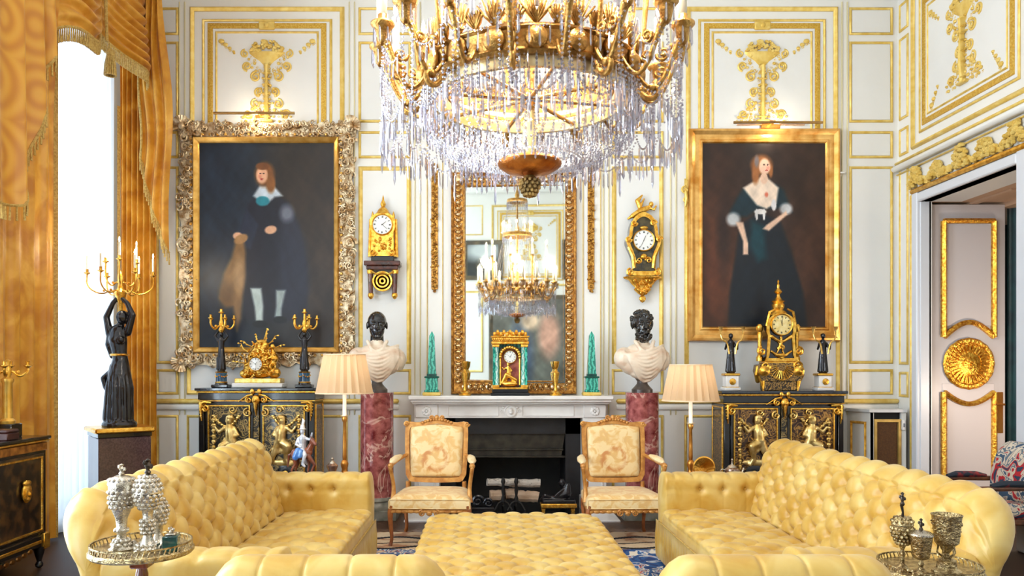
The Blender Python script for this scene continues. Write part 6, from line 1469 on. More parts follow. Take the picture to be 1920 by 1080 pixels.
# ------------------------------------------------------------------ on the left cabinet
def wpos(px, Y): return (px-VX)*Y/F
YO = 7.98
for px, lab in ((415,'small bronze figure candelabrum at the window end of the left cabinet'),(571,'small bronze figure candelabrum at the lamp end of the left cabinet')):
    t = thing('figure_candelabrum', lab, 'candelabrum', (wpos(px,YO), YO, 1.30), 0, 'pair of figure candelabra on the left cabinet')
    BL = mat('blue lapis enamel', (20,52,84), (46,104,140), scale=14, rough=0.15, coat=0.5)
    MB().box(-0.085,-0.07,0,0.085,0.07,0.03,0.006).lathe([(0.07,0.03),(0.06,0.045),(0.06,0.05)],(0,0,0),20).build('base', BLACKM, t)
    MB().lathe([(0.056,0.05),(0.056,0.155),(0,0.155)],(0,0,0),24).build('drum', BL, t)
    m = MB().lathe([(0.058,0.045),(0.064,0.052),(0.058,0.06)],(0,0,0),24); m.lathe([(0.058,0.150),(0.064,0.157),(0.05,0.165)],(0,0,0),24)
    for k in range(9): a = PI+PI*k/8; m.ell((0.058*math.cos(a),0.058*math.sin(a),0.125-0.016*math.sin(PI*(k%4)/4)),(0.009,0.009,0.008),6,4)
    m.build('gilt_bands', ORM, t)
    m = MB(); z = 0.16; m.lathe([(0.04,z),(0.04,z+0.02),(0,z+0.02)],(0,0,0),12)
    m.chain([(0,0,z+0.03),(0.0,0,z+0.16),(0.0,0,z+0.24),(0,0,z+0.33)],[0.042,0.036,0.03,0.034]); m.chain([(-0.02,0,z+0.04),(-0.03,0,z+0.14)],[0.03,0.022]); m.ell((0,-0.006,z+0.385),(0.023,0.026,0.03)); m.cap((0,0,z+0.33),(0,0,z+0.37),0.014,0.013)
    for s_ in (-1,1): m.chain([(s_*0.034,0,z+0.325),(s_*0.066,0,z+0.37),(s_*0.03,0,z+0.42)],[0.014,0.012,0.010])
    for k in range(9): a = 2*PI*k/9; m.chain([(0.026*math.cos(a),0.026*math.sin(a),z+0.23),(0.042*math.cos(a),0.042*math.sin(a),z+0.03)],[0.006,0.010],6)
    link('figure', sculpt(m, 0.005, 2), BRONZE, t)
    m = MB().lathe([(0.012,z+0.40),(0.03,z+0.43),(0.018,z+0.46),(0.026,z+0.50),(0.014,z+0.54),(0.010,z+0.60)],(0,0,0),14)
    m.lathe([(0.010,z+0.60),(0.03,z+0.612),(0.03,z+0.618),(0.014,z+0.62),(0.014,z+0.645),(0.02,z+0.65),(0,z+0.65)],(0,0,0),14); m.build('gilt_stem', ORM, t)
    for k in range(5): candle_arm(t, (0,0,z+0.46), 2*PI*k/5+0.3, 0.125, 0.085, cup=0.024, wax=False, tr=0.009)
t = thing('ormolu_mantel_clock', 'gilt rocaille clock with branches and small round dial on white marble plinth', 'clock', (wpos(487,YO), YO, 1.30))
MB().box(-0.26,-0.10,0.0,0.26,0.10,0.045,0.008).build('marble_plinth', MARBLE_W, t)
MB().box(-0.235,-0.085,0.045,0.235,0.085,0.095,0.006).build('gilt_base', mat('pale ormolu', (0,0,0)), t)
m = MB(); rnd = random.Random(12); m.ell((0,0,0.20),(0.17,0.07,0.11)); m.ell((0.0,0,0.30),(0.13,0.065,0.12)); m.ell((0.02,0,0.41),(0.085,0.05,0.09)); m.ell((-0.14,0,0.14),(0.07,0.06,0.05)); m.ell((0.15,0,0.15),(0.07,0.06,0.06))
m.chain([(0.12,-0.03,0.20),(0.17,-0.04,0.30),(0.14,-0.03,0.38)],[0.035,0.035,0.02]); m.ell((0.145,-0.04,0.42),(0.026,0.026,0.03)); m.chain([(0.17,-0.04,0.33),(0.11,-0.07,0.30)],[0.016,0.012])
for k in range(90):
    a = rnd.uniform(0, PI*2); r = rnd.uniform(0.05,0.19); x_, z_ = r*math.cos(a)*0.95, 0.26+r*math.sin(a)*1.1
    if math.hypot(x_+0.01, z_-0.24) < 0.075 or z_ < 0.11: continue
    m.chain([(x_,-0.05,z_),(x_+rnd.uniform(-.03,.03),-0.075,z_+rnd.uniform(-.03,.03))],[0.012,0.009],6)
link('rocaille_case', sculpt(m, 0.006, 1), ORM, t)
q = MB()
for (x_, z_, dx_, dz_) in ((-0.12,0.36,-0.09,0.10),(-0.08,0.42,-0.10,0.06),(0.03,0.46,0.05,0.14),(0.08,0.44,0.10,0.10),(0.12,0.40,0.12,0.04),(-0.14,0.25,-0.12,0.02),(-0.02,0.47,-0.02,0.08),(0.06,0.45,0.02,0.16)):
    q.tube([(x_,0,z_),(x_+dx_*.5,-0.01,z_+dz_*.35),(x_+dx_*.8,0,z_+dz_*.9),(x_+dx_*1.2,0,z_+dz_)],[0.007,0.006,0.005,0.003],6)
    for j in range(3): q.ell((x_+dx_*(0.5+.3*j),-0.005,z_+dz_*(0.35+.3*j)),(0.012,0.006,0.009),6,4)
q.build('gilt_branches', ORM, t)
dial(t, (-0.01,-0.105,0.24), 0.065)
# ------------------------------------------------------------------ on the right cabinet
for px, lab in ((1370,'black figure candelabrum on white plinth beside the lamp end of the right cabinet'),(1543,'black figure candelabrum on white plinth at the door end of the right cabinet')):
    t = thing('nymph_candelabrum', lab, 'candelabrum', (wpos(px,YO), YO, 1.27), 0, 'pair of figure candelabra on the right cabinet')
    MB().box(-0.085,-0.075,0,0.085,0.075,0.03,0.006).box(-0.065,-0.06,0.03,0.065,0.06,0.15,0.004).build('marble_plinth', MARBLE_W, t)
    m = MB().box(-0.078,-0.07,0.15,0.078,0.07,0.175,0.006); m.lathe([(0.03,0),(0.034,0.006),(0.02,0.01),(0,0.012)],(0,-0.06,0.09),16,'y'); m.box(-0.07,-0.065,0.028,0.07,0.065,0.038,0.003); m.build('gilt_mounts', ORM, t)
    m = MB(); z = 0.175; m.chain([(0,0,z+0.02),(0.0,0,z+0.16),(0.005,0,z+0.25),(0,0,z+0.32)],[0.046,0.038,0.03,0.032]); m.chain([(0,0,z+0.32),(0,0,z+0.36)],[0.014,0.012]); m.ell((0.0,-0.004,z+0.385),(0.024,0.028,0.03)); m.ell((0,0.02,z+0.395),(0.018,0.016,0.018))
    for s_ in (-1,1): m.chain([(s_*0.034,0,z+0.31),(s_*0.062,-0.02,z+0.25),(s_*0.058,-0.05,z+0.31)],[0.014,0.011,0.009])
    for k in range(9): a = 2*PI*k/9; m.chain([(0.03*math.cos(a),0.03*math.sin(a),z+0.22),(0.046*math.cos(a),0.046*math.sin(a),z+0.02)],[0.006,0.010],6)
    link('figure', sculpt(m, 0.005, 2), BRONZE, t)
    for s_ in (-1,1):
        g = MB(); g.tube([tuple(p) for p in smooth_poly([(s_*0.03,-0.05,z+0.20),(s_*0.05,-0.055,z+0.32),(s_*0.10,-0.05,z+0.34),(s_*0.115,-0.04,z+0.40)],2,False)],[0.011,0.006],6); g.lathe([(0.006,z+0.40),(0.012,z+0.43),(0.022,z+0.475),(0.026,z+0.48),(0,z+0.47)],(s_*0.115,-0.04,0),14); g.build('arm', mat('pale ormolu', (0,0,0)), t)
t = thing('inlaid_bracket_clock', 'tall black and gilt clock with arched hood and urn finial on the right cabinet', 'clock', (wpos(1459,7.95), 7.95, 1.27))
m = MB(); m.box(-0.16,-0.08,0.0,0.16,0.08,0.10,0.008); m.prism([(-0.20,0.10),(0.20,0.10),(0.23,0.20),(0.22,0.26),(0.15,0.28),(-0.15,0.28),(-0.22,0.26),(-0.23,0.20)],-0.09,0.09); m.build('stand', INS, t, True, angle=30)
m = MB(); ca = [(-0.165,0.30),(-0.15,0.34),(-0.135,0.56),(-0.15,0.60),(-0.15,0.66)]+[(0.15*math.cos(a),0.66+0.13*math.sin(a)) for a in [PI-PI*k/12 for k in range(1,12)]]+[(0.15,0.66),(0.15,0.60),(0.135,0.56),(0.15,0.34),(0.165,0.30)]
m.prism(ca,-0.075,0.075); m.build('case', EBONY, t, True, angle=30)
g = MB(); si = [(x*0.80, 0.56+(z-0.56)*0.88) for x, z in ca]; g.ring(ca, si, -0.09, -0.07)
g.box(-0.17,-0.09,0.275,0.17,0.085,0.30,0.006); g.lathe([(0.10,0.77),(0.085,0.80),(0.05,0.83),(0.06,0.85),(0.065,0.88),(0.05,0.90),(0.07,0.915),(0.045,0.93),(0.02,0.96),(0.016,0.985),(0.042,1.01),(0.03,1.03),(0.012,1.05),(0.016,1.08),(0.006,1.10),(0.012,1.12),(0,1.14)],(0,0,0),20)
for s_ in (-1,1):
    g.lathe([(0.034,0.30),(0.036,0.34),(0.022,0.36),(0.020,0.52),(0.026,0.58),(0.02,0.60),(0.034,0.62),(0.036,0.66),(0.02,0.68)],(s_*0.19,0,0),14); g.spiral(s_*0.19,0.40,0.045,1.4,PI/2,-s_,0.014,-0.05); g.spiral(s_*0.16,0.25,0.05,1.3,0,s_,0.014,-0.085)
    g.lathe([(0.05,0.0),(0.055,0.012),(0.03,0.02),(0.02,0.03),(0,0.032)],(s_*0.175,-0.09,0.20),18,'y'); g.tube([(s_*0.19,-0.05,0.15),(s_*0.18,-0.06,0.04),(s_*0.175,-0.06,0.0)],[0.034,0.018,0.012],8)
    g.tube([(s_*0.15,-0.08,0.66),(s_*0.12,-0.085,0.80),(s_*0.06,-0.085,0.83)],[0.012,0.014,0.010],6); g.chain([(s_*0.21,0,0.10),(s_*0.235,-0.03,0.16),(s_*0.22,-0.02,0.24)],[0.026,0.022,0.018])
for k in range(15): a = PI*k/14; g.tube([(0.05*math.cos(a),-0.10,0.25-0.05*math.sin(a)),(0.12*math.cos(a),-0.10,0.25-0.13*math.sin(a))],0.005,5)
for k in range(21): a = PI*k/20; g.ell((0.135*math.cos(a),-0.10,0.255-0.145*math.sin(a)),(0.010,0.008,0.010),6,4)
g.build('gilt_mounts', ORM, t)
m = MB(); figure_relief(m, 0.0, -0.08, 0.38, 0.17, 5, 1); m.chain([(-0.02,-0.09,0.50),(-0.10,-0.09,0.55)],[0.014,0.02]); m.chain([(0.02,-0.09,0.50),(0.10,-0.09,0.55)],[0.014,0.02]); m.ell((0,-0.085,0.36),(0.07,0.02,0.02)); m.chain([(-0.10,-0.085,0.40),(0,-0.085,0.33),(0.10,-0.085,0.40)],[0.012,0.014,0.012]); link('gilt_figure', sculpt(m, 0.005, 1), ORM, t)
dial(t, (0,-0.095,0.67), 0.10, True, mat('gilt dial', (226,196,116), (244,226,170), scale=20, rough=0.3, metal=0.3), (-0.25,0.1))

# ------------------------------------------------------------------ mantel garniture
ZM = 1.215; YM = 8.04
for px, lab in ((810,'malachite obelisk at the window end of the mantelpiece'),(1109,'malachite obelisk at the door end of the mantelpiece')):
    t = thing('malachite_obelisk', lab, 'obelisk', (wpos(px,YM), YM, ZM), 0, 'pair of green obelisks')
    MB().box(-0.095,-0.08,0,0.095,0.08,0.035,0.01).build('gilt_base', GILT, t)
    m = MB(); m.box(-0.075,-0.065,0.035,0.075,0.065,0.06,0.006); m.box(-0.062,-0.055,0.06,0.062,0.055,0.18,0.003); m.build('pedestal', MALA, t, False)
    MB().box(-0.075,-0.065,0.18,0.075,0.065,0.20,0.006).box(-0.05,-0.05,0.20,0.05,0.05,0.225,0.003).build('collar', mat('dark green stone', (10,60,56), (20,100,86), scale=12, rough=0.2), t, False)
    m = MB(); m.add([(-.044,-.044,.22),(.044,-.044,.22),(.044,.044,.22),(-.044,.044,.22),(-.026,-.026,.62),(.026,-.026,.62),(.026,.026,.62),(-.026,.026,.62),(0,0,.67)],[(0,3,2,1),(0,1,5,4),(1,2,6,5),(2,3,7,6),(3,0,4,7),(4,5,8),(5,6,8),(6,7,8),(7,4,8)]); m.build('shaft', MALA, t, False)
for px, lab in ((872,'gilt bronze candlestick between the obelisk and the green clock, window side'),(1042,'gilt bronze candlestick between the green clock and the obelisk, door side')):
    t = thing('gilt_candlestick', lab, 'candlestick', (wpos(px,YM), YM, ZM), 0, 'pair of gilt candlesticks on the mantel')
    MB().lathe([(0.062,0),(0.064,0.012),(0.045,0.02),(0.05,0.035),(0.022,0.05),(0.018,0.10),(0.026,0.15),(0.034,0.20),(0.038,0.235),(0.022,0.25),(0.016,0.27),(0.03,0.30),(0.036,0.345),(0.038,0.355),(0.02,0.35),(0,0.35)],(0,0,0),20,wob=lambda a,h:1+0.03*math.cos(8*a)).build('stick', ORM, t)
t = thing('malachite_portico_clock', 'malachite and gilt portico clock in the middle of the mantelpiece', 'clock', (wpos(956,YM), YM, ZM))
MB().box(-0.20,-0.11,0,0.20,0.10,0.03,0.006).box(-0.185,-0.10,0.03,0.185,0.09,0.065,0.006).build('base', BLACKM, t)
m = MB().box(-0.18,-0.095,0.065,0.18,0.085,0.085,0.005); m.build('gilt_step', ORM, t); m = MB()
for s_ in (-1,1): m.box(s_*0.185,-0.09,0.085,s_*0.11,0.07,0.11,0.004).box(s_*0.185,-0.09,0.50,s_*0.11,0.07,0.53,0.004)
m.build('gilt_capitals', ORM, t); m = MB(); m.box(-0.195,-0.10,0.53,0.195,0.085,0.56,0.006).box(-0.18,-0.09,0.56,0.18,0.08,0.60,0.004).box(-0.20,-0.105,0.60,0.20,0.09,0.615,0.005); m.lathe([(0.06,0.615),(0.05,0.65),(0.02,0.67),(0,0.675)],(0,0,0),14)
for k in range(19): m.ell((-0.18+0.02*k,-0.10,0.58),(0.009,0.008,0.016),6,4)
for k in range(11): x = -0.16+0.032*k; m.ell((x,-0.06,0.635+0.02*(k%2)),(0.018,0.014,0.026),6,4)
m.build('gilt_entablature', ORM, t)
MB().box(-0.17,0.02,0.085,0.17,0.075,0.53,0.003).build('backboard', MALA, t, False)
for s_ in (-1,1):
    MB().box(s_*0.178,-0.075,0.11,s_*0.152,0.0,0.50,0.003).build('malachite_pilaster', MALA, t, False)
    MB().lathe([(0.026,0.11),(0.020,0.12),(0.018,0.49),(0.026,0.50)],(s_*0.135,-0.06,0),16).build('malachite_column', mat('light malachite', (96,176,160), (196,222,212), scale=10, rough=0.2, kind='wave'), t)
m = MB()
for k in range(13): a = PI*k/12; m.ell((0.10*math.cos(a),-0.055,0.40+0.10*math.sin(a)),(0.020,0.02,0.020),8,5)
for s_ in (-1,1): m.tube([(s_*0.10,-0.05,0.40),(s_*0.10,-0.05,0.11)],0.010,8)
m.build('gilt_arch', ORM, t)
MB().box(-0.095,-0.02,0.09,0.095,0.02,0.49,0.003).build('arch_field', mat('red drapery enamel', (120,36,34), (196,110,84), scale=16, rough=0.4), t, False)
m = MB(); figure_relief(m, -0.02, -0.03, 0.12, 0.22, 2, -1); m.ell((0,-0.05,0.12),(0.085,0.035,0.03)); m.chain([(-0.08,-0.045,0.13),(-0.04,-0.05,0.22),(0.06,-0.05,0.16)],[0.02,0.02,0.02]); link('gilt_figure', sculpt(m, 0.006, 1), ORM, t)
dial(t, (0,-0.05,0.40), 0.062)

# ------------------------------------------------------------------ bracket clocks on the wall
t = thing('wall_bracket_clock', 'gilt arched bracket clock with dark legs hanging left of the mirror', 'clock', (bx(720), D, bz(563)))
br = MB(); BZ = 0.37
br.box(-0.19,-0.17,BZ-0.02,0.19,0,BZ+0.03,0.008); br.box(-0.165,-0.15,BZ-0.06,0.165,0,BZ-0.02,0.006)
for s_ in (-1,1): br.tube([(s_*0.13,-0.10,BZ-0.05),(s_*0.125,-0.10,0.06)],[0.030,0.024],10)
br.build('bracket', mat('dark tortoiseshell', (50,26,20), (96,46,34), scale=14, rough=0.2, coat=0.4), t)
g = MB()
for s_ in (-1,1): g.lathe([(0,0.0),(0.018,0.01),(0.032,0.035),(0.030,0.06),(0.02,0.07)],(s_*0.125,-0.10,0),12); g.lathe([(0.034,BZ-0.10),(0.038,BZ-0.07),(0.03,BZ-0.05)],(s_*0.13,-0.10,0),12)
for r_ in (0.10,0.065,0.03): g.lathe([(r_-0.014,0.0),(r_-0.012,0.016),(r_+0.004,0.018),(r_+0.010,0.0)],(0,-0.12,0.19),28,'y')
g.tube([(-0.12,-0.13,0.29),(-0.06,-0.13,0.26),(0,-0.13,0.28),(0.06,-0.13,0.26),(0.12,-0.13,0.29)],0.012,6); g.build('gilt_mounts', ORM, t)
MB().lathe([(0.09,0.0),(0,0.004)],(0,-0.115,0.19),24,'y').build('roundel', EBONY, t)
c = MB(); c.box(-0.12,-0.13,BZ+0.03,0.12,-0.01,BZ+0.09,0.006); c.build('case_foot', EBONY, t)
m = MB(); z = BZ+0.08; oc = [(-0.145,z),(-0.12,z+0.05),(-0.115,z+0.25),(-0.13,z+0.30),(-0.13,z+0.38)]+[(0.13*math.cos(a),z+0.38+0.08*math.sin(a)) for a in [PI-PI*k/10 for k in range(1,10)]]+[(0.13,z+0.38),(0.13,z+0.30),(0.115,z+0.25),(0.12,z+0.05),(0.145,z)]
m.prism(oc,-0.13,-0.01); m.spiral(-0.10,z+0.04,0.04,1.2,0,-1,0.012,-0.135); m.spiral(0.10,z+0.04,0.04,1.2,PI,1,0.012,-0.135)
rnd = random.Random(2)
for k in range(26): m.spiral(rnd.uniform(-.09,.09), z+rnd.uniform(0.04,0.19), 0.014, 1.1, rnd.random()*6, 1, 0.006, -0.13, 7, 4)
for s_ in (-1,1): m.lathe([(0.012,z+0.40),(0.016,z+0.44),(0.006,z+0.47),(0,z+0.49)],(s_*0.11,-0.07,0),10); m.tube([(s_*0.14,-0.07,z),(s_*0.135,-0.07,z+0.40)],[0.022,0.014],8)
m.lathe([(0.08,z+0.45),(0.05,z+0.50),(0.02,z+0.53),(0.03,z+0.56),(0.012,z+0.60),(0.008,z+0.63),(0,z+0.66)],(0,-0.07,0),16); m.build('gilt_case', ORM, t)
dial(t, (0,-0.135,z+0.33), 0.10, True, ENAMEL, (0.9,2.3))
t = thing('cartel_clock', 'gilt waisted cartel clock with winged figure on bracket right of the mirror', 'clock', (bx(1202), D, bz(569)))
g = MB(); g.lathe([(0,0.0),(0.02,0.012),(0.036,0.04),(0.03,0.065),(0.016,0.075),(0.05,0.10),(0.09,0.14),(0.075,0.16),(0.115,0.20),(0.14,0.235),(0.19,0.255),(0.20,0.275),(0.0,0.28)],(0,-0.075,0),24,'z',squash=0.42,wob=lambda a,h:1+0.03*math.cos(10*a))
rnd = random.Random(6)
for k in range(30): a = rnd.uniform(-1,1); zq = rnd.uniform(0.10,0.26); g.spiral(a*(0.05+0.5*(zq-0.1)), zq, 0.018, 1.2, rnd.random()*6, 1, 0.007, -0.13, 7, 4)
g.build('gilt_bracket', ORM, t)
z = 0.28; rt_ = lambda s_: [(s_*0.17,z),(s_*0.16,z+0.03),(s_*0.105,z+0.07),(s_*0.10,z+0.13),(s_*0.125,z+0.22),(s_*0.175,z+0.32),(s_*0.185,z+0.38),(s_*0.15,z+0.42),(s_*0.145,z+0.50),(s_*0.12,z+0.58),(s_*0.07,z+0.64)]
oc = rt_(-1)+[(0,z+0.67)]+list(reversed(rt_(1))); so2 = [tuple(p) for p in smooth_poly(oc,1)]
m = MB().prism(so2,-0.13,-0.005); m.build('shaped_case', mat('green black horn', (34,32,22), (84,72,40), scale=18, rough=0.2, coat=0.4), t, True, angle=30)
g = MB(); g.ring(so2, [(x*0.80,(zz_-z-0.33)*0.86+z+0.33) for x, zz_ in so2], -0.15, -0.12)
for s_ in (-1,1):
    g.spiral(s_*0.14,z+0.035,0.04,1.3,PI/2,-s_,0.014,-0.14); g.spiral(s_*0.16,z+0.38,0.035,1.3,0,s_,0.013,-0.14); g.spiral(s_*0.10,z+0.55,0.035,1.3,0,s_,0.013,-0.14); g.spiral(s_*0.05,z+0.16,0.035,1.3,PI,-s_,0.010,-0.14); g.tube([(s_*0.10,-0.14,z+0.08),(s_*0.115,-0.145,z+0.20),(s_*0.16,-0.14,z+0.30)],[0.022,0.020,0.014],6)
g.ell((0,-0.15,z+0.20),(0.035,0.02,0.03)); g.ell((0,-0.15,z+0.50),(0.045,0.02,0.02)); g.build('gilt_mounts', ORM, t)
m = MB(); zt = z+0.66; m.chain([(-0.10,-0.07,zt-0.02),(-0.02,-0.07,zt+0.03),(0.05,-0.07,zt+0.06)],[0.028,0.034,0.03]); m.ell((0.09,-0.08,zt+0.10),(0.026,0.026,0.03)); m.chain([(0.05,-0.07,zt+0.07),(0.12,-0.09,zt+0.04),(0.14,-0.09,zt+0.08)],[0.016,0.012,0.010]); m.chain([(-0.02,-0.06,zt+0.05),(-0.05,-0.06,zt+0.14),(0.0,-0.06,zt+0.20)],[0.022,0.026,0.008]); m.chain([(-0.02,-0.06,zt+0.08),(0.02,-0.06,zt+0.16)],[0.016,0.008]); m.chain([(-0.10,-0.07,zt-0.02),(-0.15,-0.07,zt-0.05)],[0.022,0.012])
link('winged_figure', sculpt(m, 0.005, 1), ORM, t)
dial(t, (0,-0.135,z+0.37), 0.105, True, ENAMEL, (0.4,3.6))

# ------------------------------------------------------------------ tray tables and their cups
def tray_table(px, py, lab, Y, shelf_r=0.185, top=None):
    s_ = F/Y; x = (px-VX)/s_; z = EYE+(VY-py)/s_
    t = thing('tray_table', lab, 'table', (x, Y, 0), 0, 'round galleried tray tables')
    DT = mat('dark tray', (52,44,30), (120,104,66), scale=22, rough=0.15, metal=0.6, coat=0.4)
    MB().lathe([(0,z-0.02),(shelf_r,z-0.02),(shelf_r+0.004,z-0.006),(shelf_r,z),(0,z)],(0,0,0),56).build('tray', top or DT, t)
    g = MB(); n = 60
    for k in range(n): a = 2*PI*k/n; g.tube([(shelf_r*.985*math.cos(a),shelf_r*.985*math.sin(a),z-0.002),(shelf_r*.985*math.cos(a+.05),shelf_r*.985*math.sin(a+.05),z+0.022)],0.0028,4)
    g.lathe([(shelf_r*.97,z+0.020),(shelf_r*1.0,z+0.020),(shelf_r*1.0,z+0.026),(shelf_r*.97,z+0.026),(shelf_r*.97,z+0.020)],(0,0,0),56); g.lathe([(shelf_r,z-0.022),(shelf_r+0.006,z-0.015),(shelf_r+0.006,z-0.004),(shelf_r,z+0.002)],(0,0,0),56); g.build('pierced_gallery', SILVER_D, t)
    MH = mat('red mahogany', (92,36,18), (140,66,34), scale=12, rough=0.2, coat=0.5, stretch=(3,3,0.5))
    MB().box(-0.035,-0.035,z-0.075,0.035,0.035,z-0.022,0.006).build('block', MH, t); MB().lathe([(0.03,0.10),(0.04,0.16),(0.02,0.22),(0.018,0.5),(0.024,z-0.1),(0.018,z-0.075)],(0,0,0),16).build('stem', MH, t)
    for k in range(3): a = 2*PI*k/3+0.5; MB().tube([tuple(p) for p in smooth_poly([(0.02*math.cos(a),0.02*math.sin(a),0.17),(0.10*math.cos(a),0.10*math.sin(a),0.14),(0.16*math.cos(a),0.16*math.sin(a),0.03),(0.20*math.cos(a),0.20*math.sin(a),0.012)],2,False)],[0.022,0.012],8).build('leg', MH, t)
    return x, z, s_
def bosses(m, prof, n=12, r=0.009, off=0.0):
    for j, (rr, z) in enumerate(prof):
        for k in range(n): a = 2*PI*(k+0.5*(j%2))/n; m.ell((rr*math.cos(a),rr*math.sin(a),z),(r,r,r),7,5)
def finial(m, z, h=0.05, r=0.011, figure=True):
    m.lathe([(r*0.6,z),(r,z+h*.15),(r*.5,z+h*.3),(r*.9,z+h*.55),(r*.4,z+h*.75),(r*.8,z+h*.88),(0,z+h)],(0,0,0),12)
    if figure:
        for k in range(3): a = 2*PI*k/3; m.ell((r*1.0*math.cos(a),r*1.0*math.sin(a),z+h*(.5+.12*k)),(r*.6,r*.6,r*.8),6,4)
YT1 = 2.99
tx, tz_, ts = tray_table(266, 1027, 'round silver tray table by the window-side sofa, with green box', YT1, 0.185, SILVER)
def onp(px, dy, z): Y = YT1+dy; return ((px-VX)*Y/F, Y, z)
t = thing('lidded_silver_cup', 'silver lidded beaker with broad rim, leftmost cup on the window-side tray table', 'cup', onp(228,-0.03,tz_), 0, 'lidded silver cups on the window-side tray')
m = MB().lathe([(0.046,0),(0.048,0.006),(0.036,0.014),(0.020,0.03),(0.016,0.06),(0.024,0.075),(0.018,0.09),(0.022,0.12),(0.034,0.15),(0.042,0.185),(0.040,0.215),(0.048,0.235),(0.047,0.25),(0,0.25)],(0,0,0),32); bosses(m,[(0.038,0.165),(0.043,0.182),(0.043,0.20),(0.045,0.222)],15,0.0085); bosses(m,[(0.03,0.02),(0.024,0.034)],9,0.011); bosses(m,[(0.022,0.075)],8,0.008)
for k in range(3): a = 2*PI*k/3+.4; m.lathe([(0.010,-0.0),(0.013,0.008),(0.007,0.03),(0,0.034)],(0.044*math.cos(a),0.044*math.sin(a),0),8)
m.build('cup_body', SILVER, t); m = MB().lathe([(0.050,0.25),(0.050,0.258),(0.040,0.275),(0.018,0.285),(0,0.288)],(0,0,0),32); bosses(m,[(0.043,0.268)],14,0.008); finial(m,0.285,0.045); m.build('lid', SILVER, t)
t = thing('tall_lidded_cup', 'tall silver pineapple cup with dark statuette finial, tallest on the window-side tray table', 'cup', onp(277,-0.05,tz_), 0, 'lidded silver cups on the window-side tray')
m = MB().lathe([(0.050,0),(0.052,0.006),(0.040,0.016),(0.024,0.035),(0.016,0.06),(0.020,0.085),(0.024,0.11),(0.018,0.13),(0.020,0.15),(0.034,0.17),(0.047,0.195),(0.050,0.215),(0,0.22)],(0,0,0),32); bosses(m,[(0.028,0.165),(0.038,0.18),(0.045,0.196),(0.048,0.212)],14,0.0095); bosses(m,[(0.044,0.012),(0.036,0.024)],13,0.0085); bosses(m,[(0.020,0.07),(0.022,0.085),(0.024,0.10),(0.023,0.115)],8,0.0085); m.build('cup_body', SILVER, t)
m = MB().lathe([(0.052,0.22),(0.053,0.226),(0.050,0.24),(0.036,0.275),(0.020,0.29),(0,0.295)],(0,0,0),32); bosses(m,[(0.050,0.234),(0.046,0.25),(0.038,0.267),(0.027,0.281)],14,0.0088); m.build('lid', SILVER, t)
m = MB(); finial(m,0.29,0.062,0.013); m.build('statuette_finial', mat('blackened silver', (40,34,30), (90,80,70), scale=30, rough=0.3, metal=0.8), t)
t = thing('small_bossed_cup', 'smaller bossed silver cup behind the tall pineapple cup on the window-side tray', 'cup', onp(297,0.06,tz_), 0, 'lidded silver cups on the window-side tray')
m = MB().lathe([(0.038,0),(0.038,0.006),(0.022,0.02),(0.014,0.04),(0.018,0.07),(0.030,0.10),(0.036,0.13),(0.034,0.16),(0.022,0.18),(0.01,0.19),(0,0.20)],(0,0,0),28); bosses(m,[(0.024,0.085),(0.030,0.1),(0.035,0.116),(0.036,0.132),(0.034,0.148),(0.028,0.163),(0.020,0.176)],11,0.009); finial(m,0.19,0.03,0.009); m.build('cup_body', SILVER, t)
t = thing('green_stone_box', 'small square green box with silver knob on the window-side tray table', 'box', onp(321,-0.04,tz_), 0.15)
MB().box(-0.028,-0.028,0,0.028,0.028,0.058,0.004).build('box', mat('dark green glass', (18,48,44), (34,84,72), scale=18, rough=0.12, coat=0.6), t); m = MB().box(-0.018,-0.018,0.058,0.018,0.018,0.066,0.003); finial(m,0.066,0.024,0.009); m.build('stopper', SILVER, t)
YT1 = 3.02
tx2, tz2, ts2 = tray_table(1742, 1066, 'round dark galleried tray table by the door-side sofa, with three gilt goblets', YT1)
t = thing('pineapple_cup', 'silver-gilt pineapple cup with thin dark finial, leftmost on the door-side tray table', 'cup', onp(1692,-0.03,tz2), 0, 'gilt goblets on the door-side tray')
m = MB().lathe([(0.036,0),(0.036,0.008),(0.02,0.018),(0.008,0.03),(0.007,0.05),(0.012,0.065),(0.006,0.08),(0.014,0.10),(0.028,0.125),(0.038,0.155),(0.038,0.175),(0,0.18)],(0,0,0),28); bosses(m,[(0.020,0.107),(0.026,0.12),(0.032,0.134),(0.037,0.148),(0.038,0.163)],12,0.0082); m.build('cup_body', SILVER_D, t)
m = MB().lathe([(0.040,0.178),(0.038,0.19),(0.026,0.205),(0.010,0.21),(0,0.21)],(0,0,0),28); bosses(m,[(0.036,0.192),(0.027,0.203)],12,0.007); m.build('lid', SILVER_D, t); m = MB().tube([(0,0,0.205),(0.002,0,0.225),(-0.004,0,0.255)],[0.006,0.004,0.006],6); finial(m,0.25,0.055,0.009); m.build('dark_finial', mat('blackened silver', (0,0,0)), t)
t = thing('lidded_goblet', 'small engraved silver goblet with twisted finial, middle of the door-side tray table', 'goblet', onp(1727,-0.09,tz2), 0, 'gilt goblets on the door-side tray')
m = MB().lathe([(0.034,0),(0.034,0.008),(0.016,0.018),(0.007,0.03),(0.010,0.04),(0.006,0.055),(0.024,0.062),(0.030,0.07),(0.040,0.145),(0.042,0.15),(0,0.15)],(0,0,0),28); m.build('cup_body', SILVER_D, t)
m = MB().lathe([(0.044,0.15),(0.044,0.156),(0.030,0.165),(0.0,0.17)],(0,0,0),28); m.build('lid', SILVER, t); m = MB(); finial(m,0.165,0.05,0.008); m.build('finial', mat('blackened silver', (0,0,0)), t)
t = thing('engraved_goblet', 'large open engraved silver-gilt goblet, rightmost and tallest on the door-side tray table', 'goblet', onp(1775,-0.06,tz2), 0, 'gilt goblets on the door-side tray')
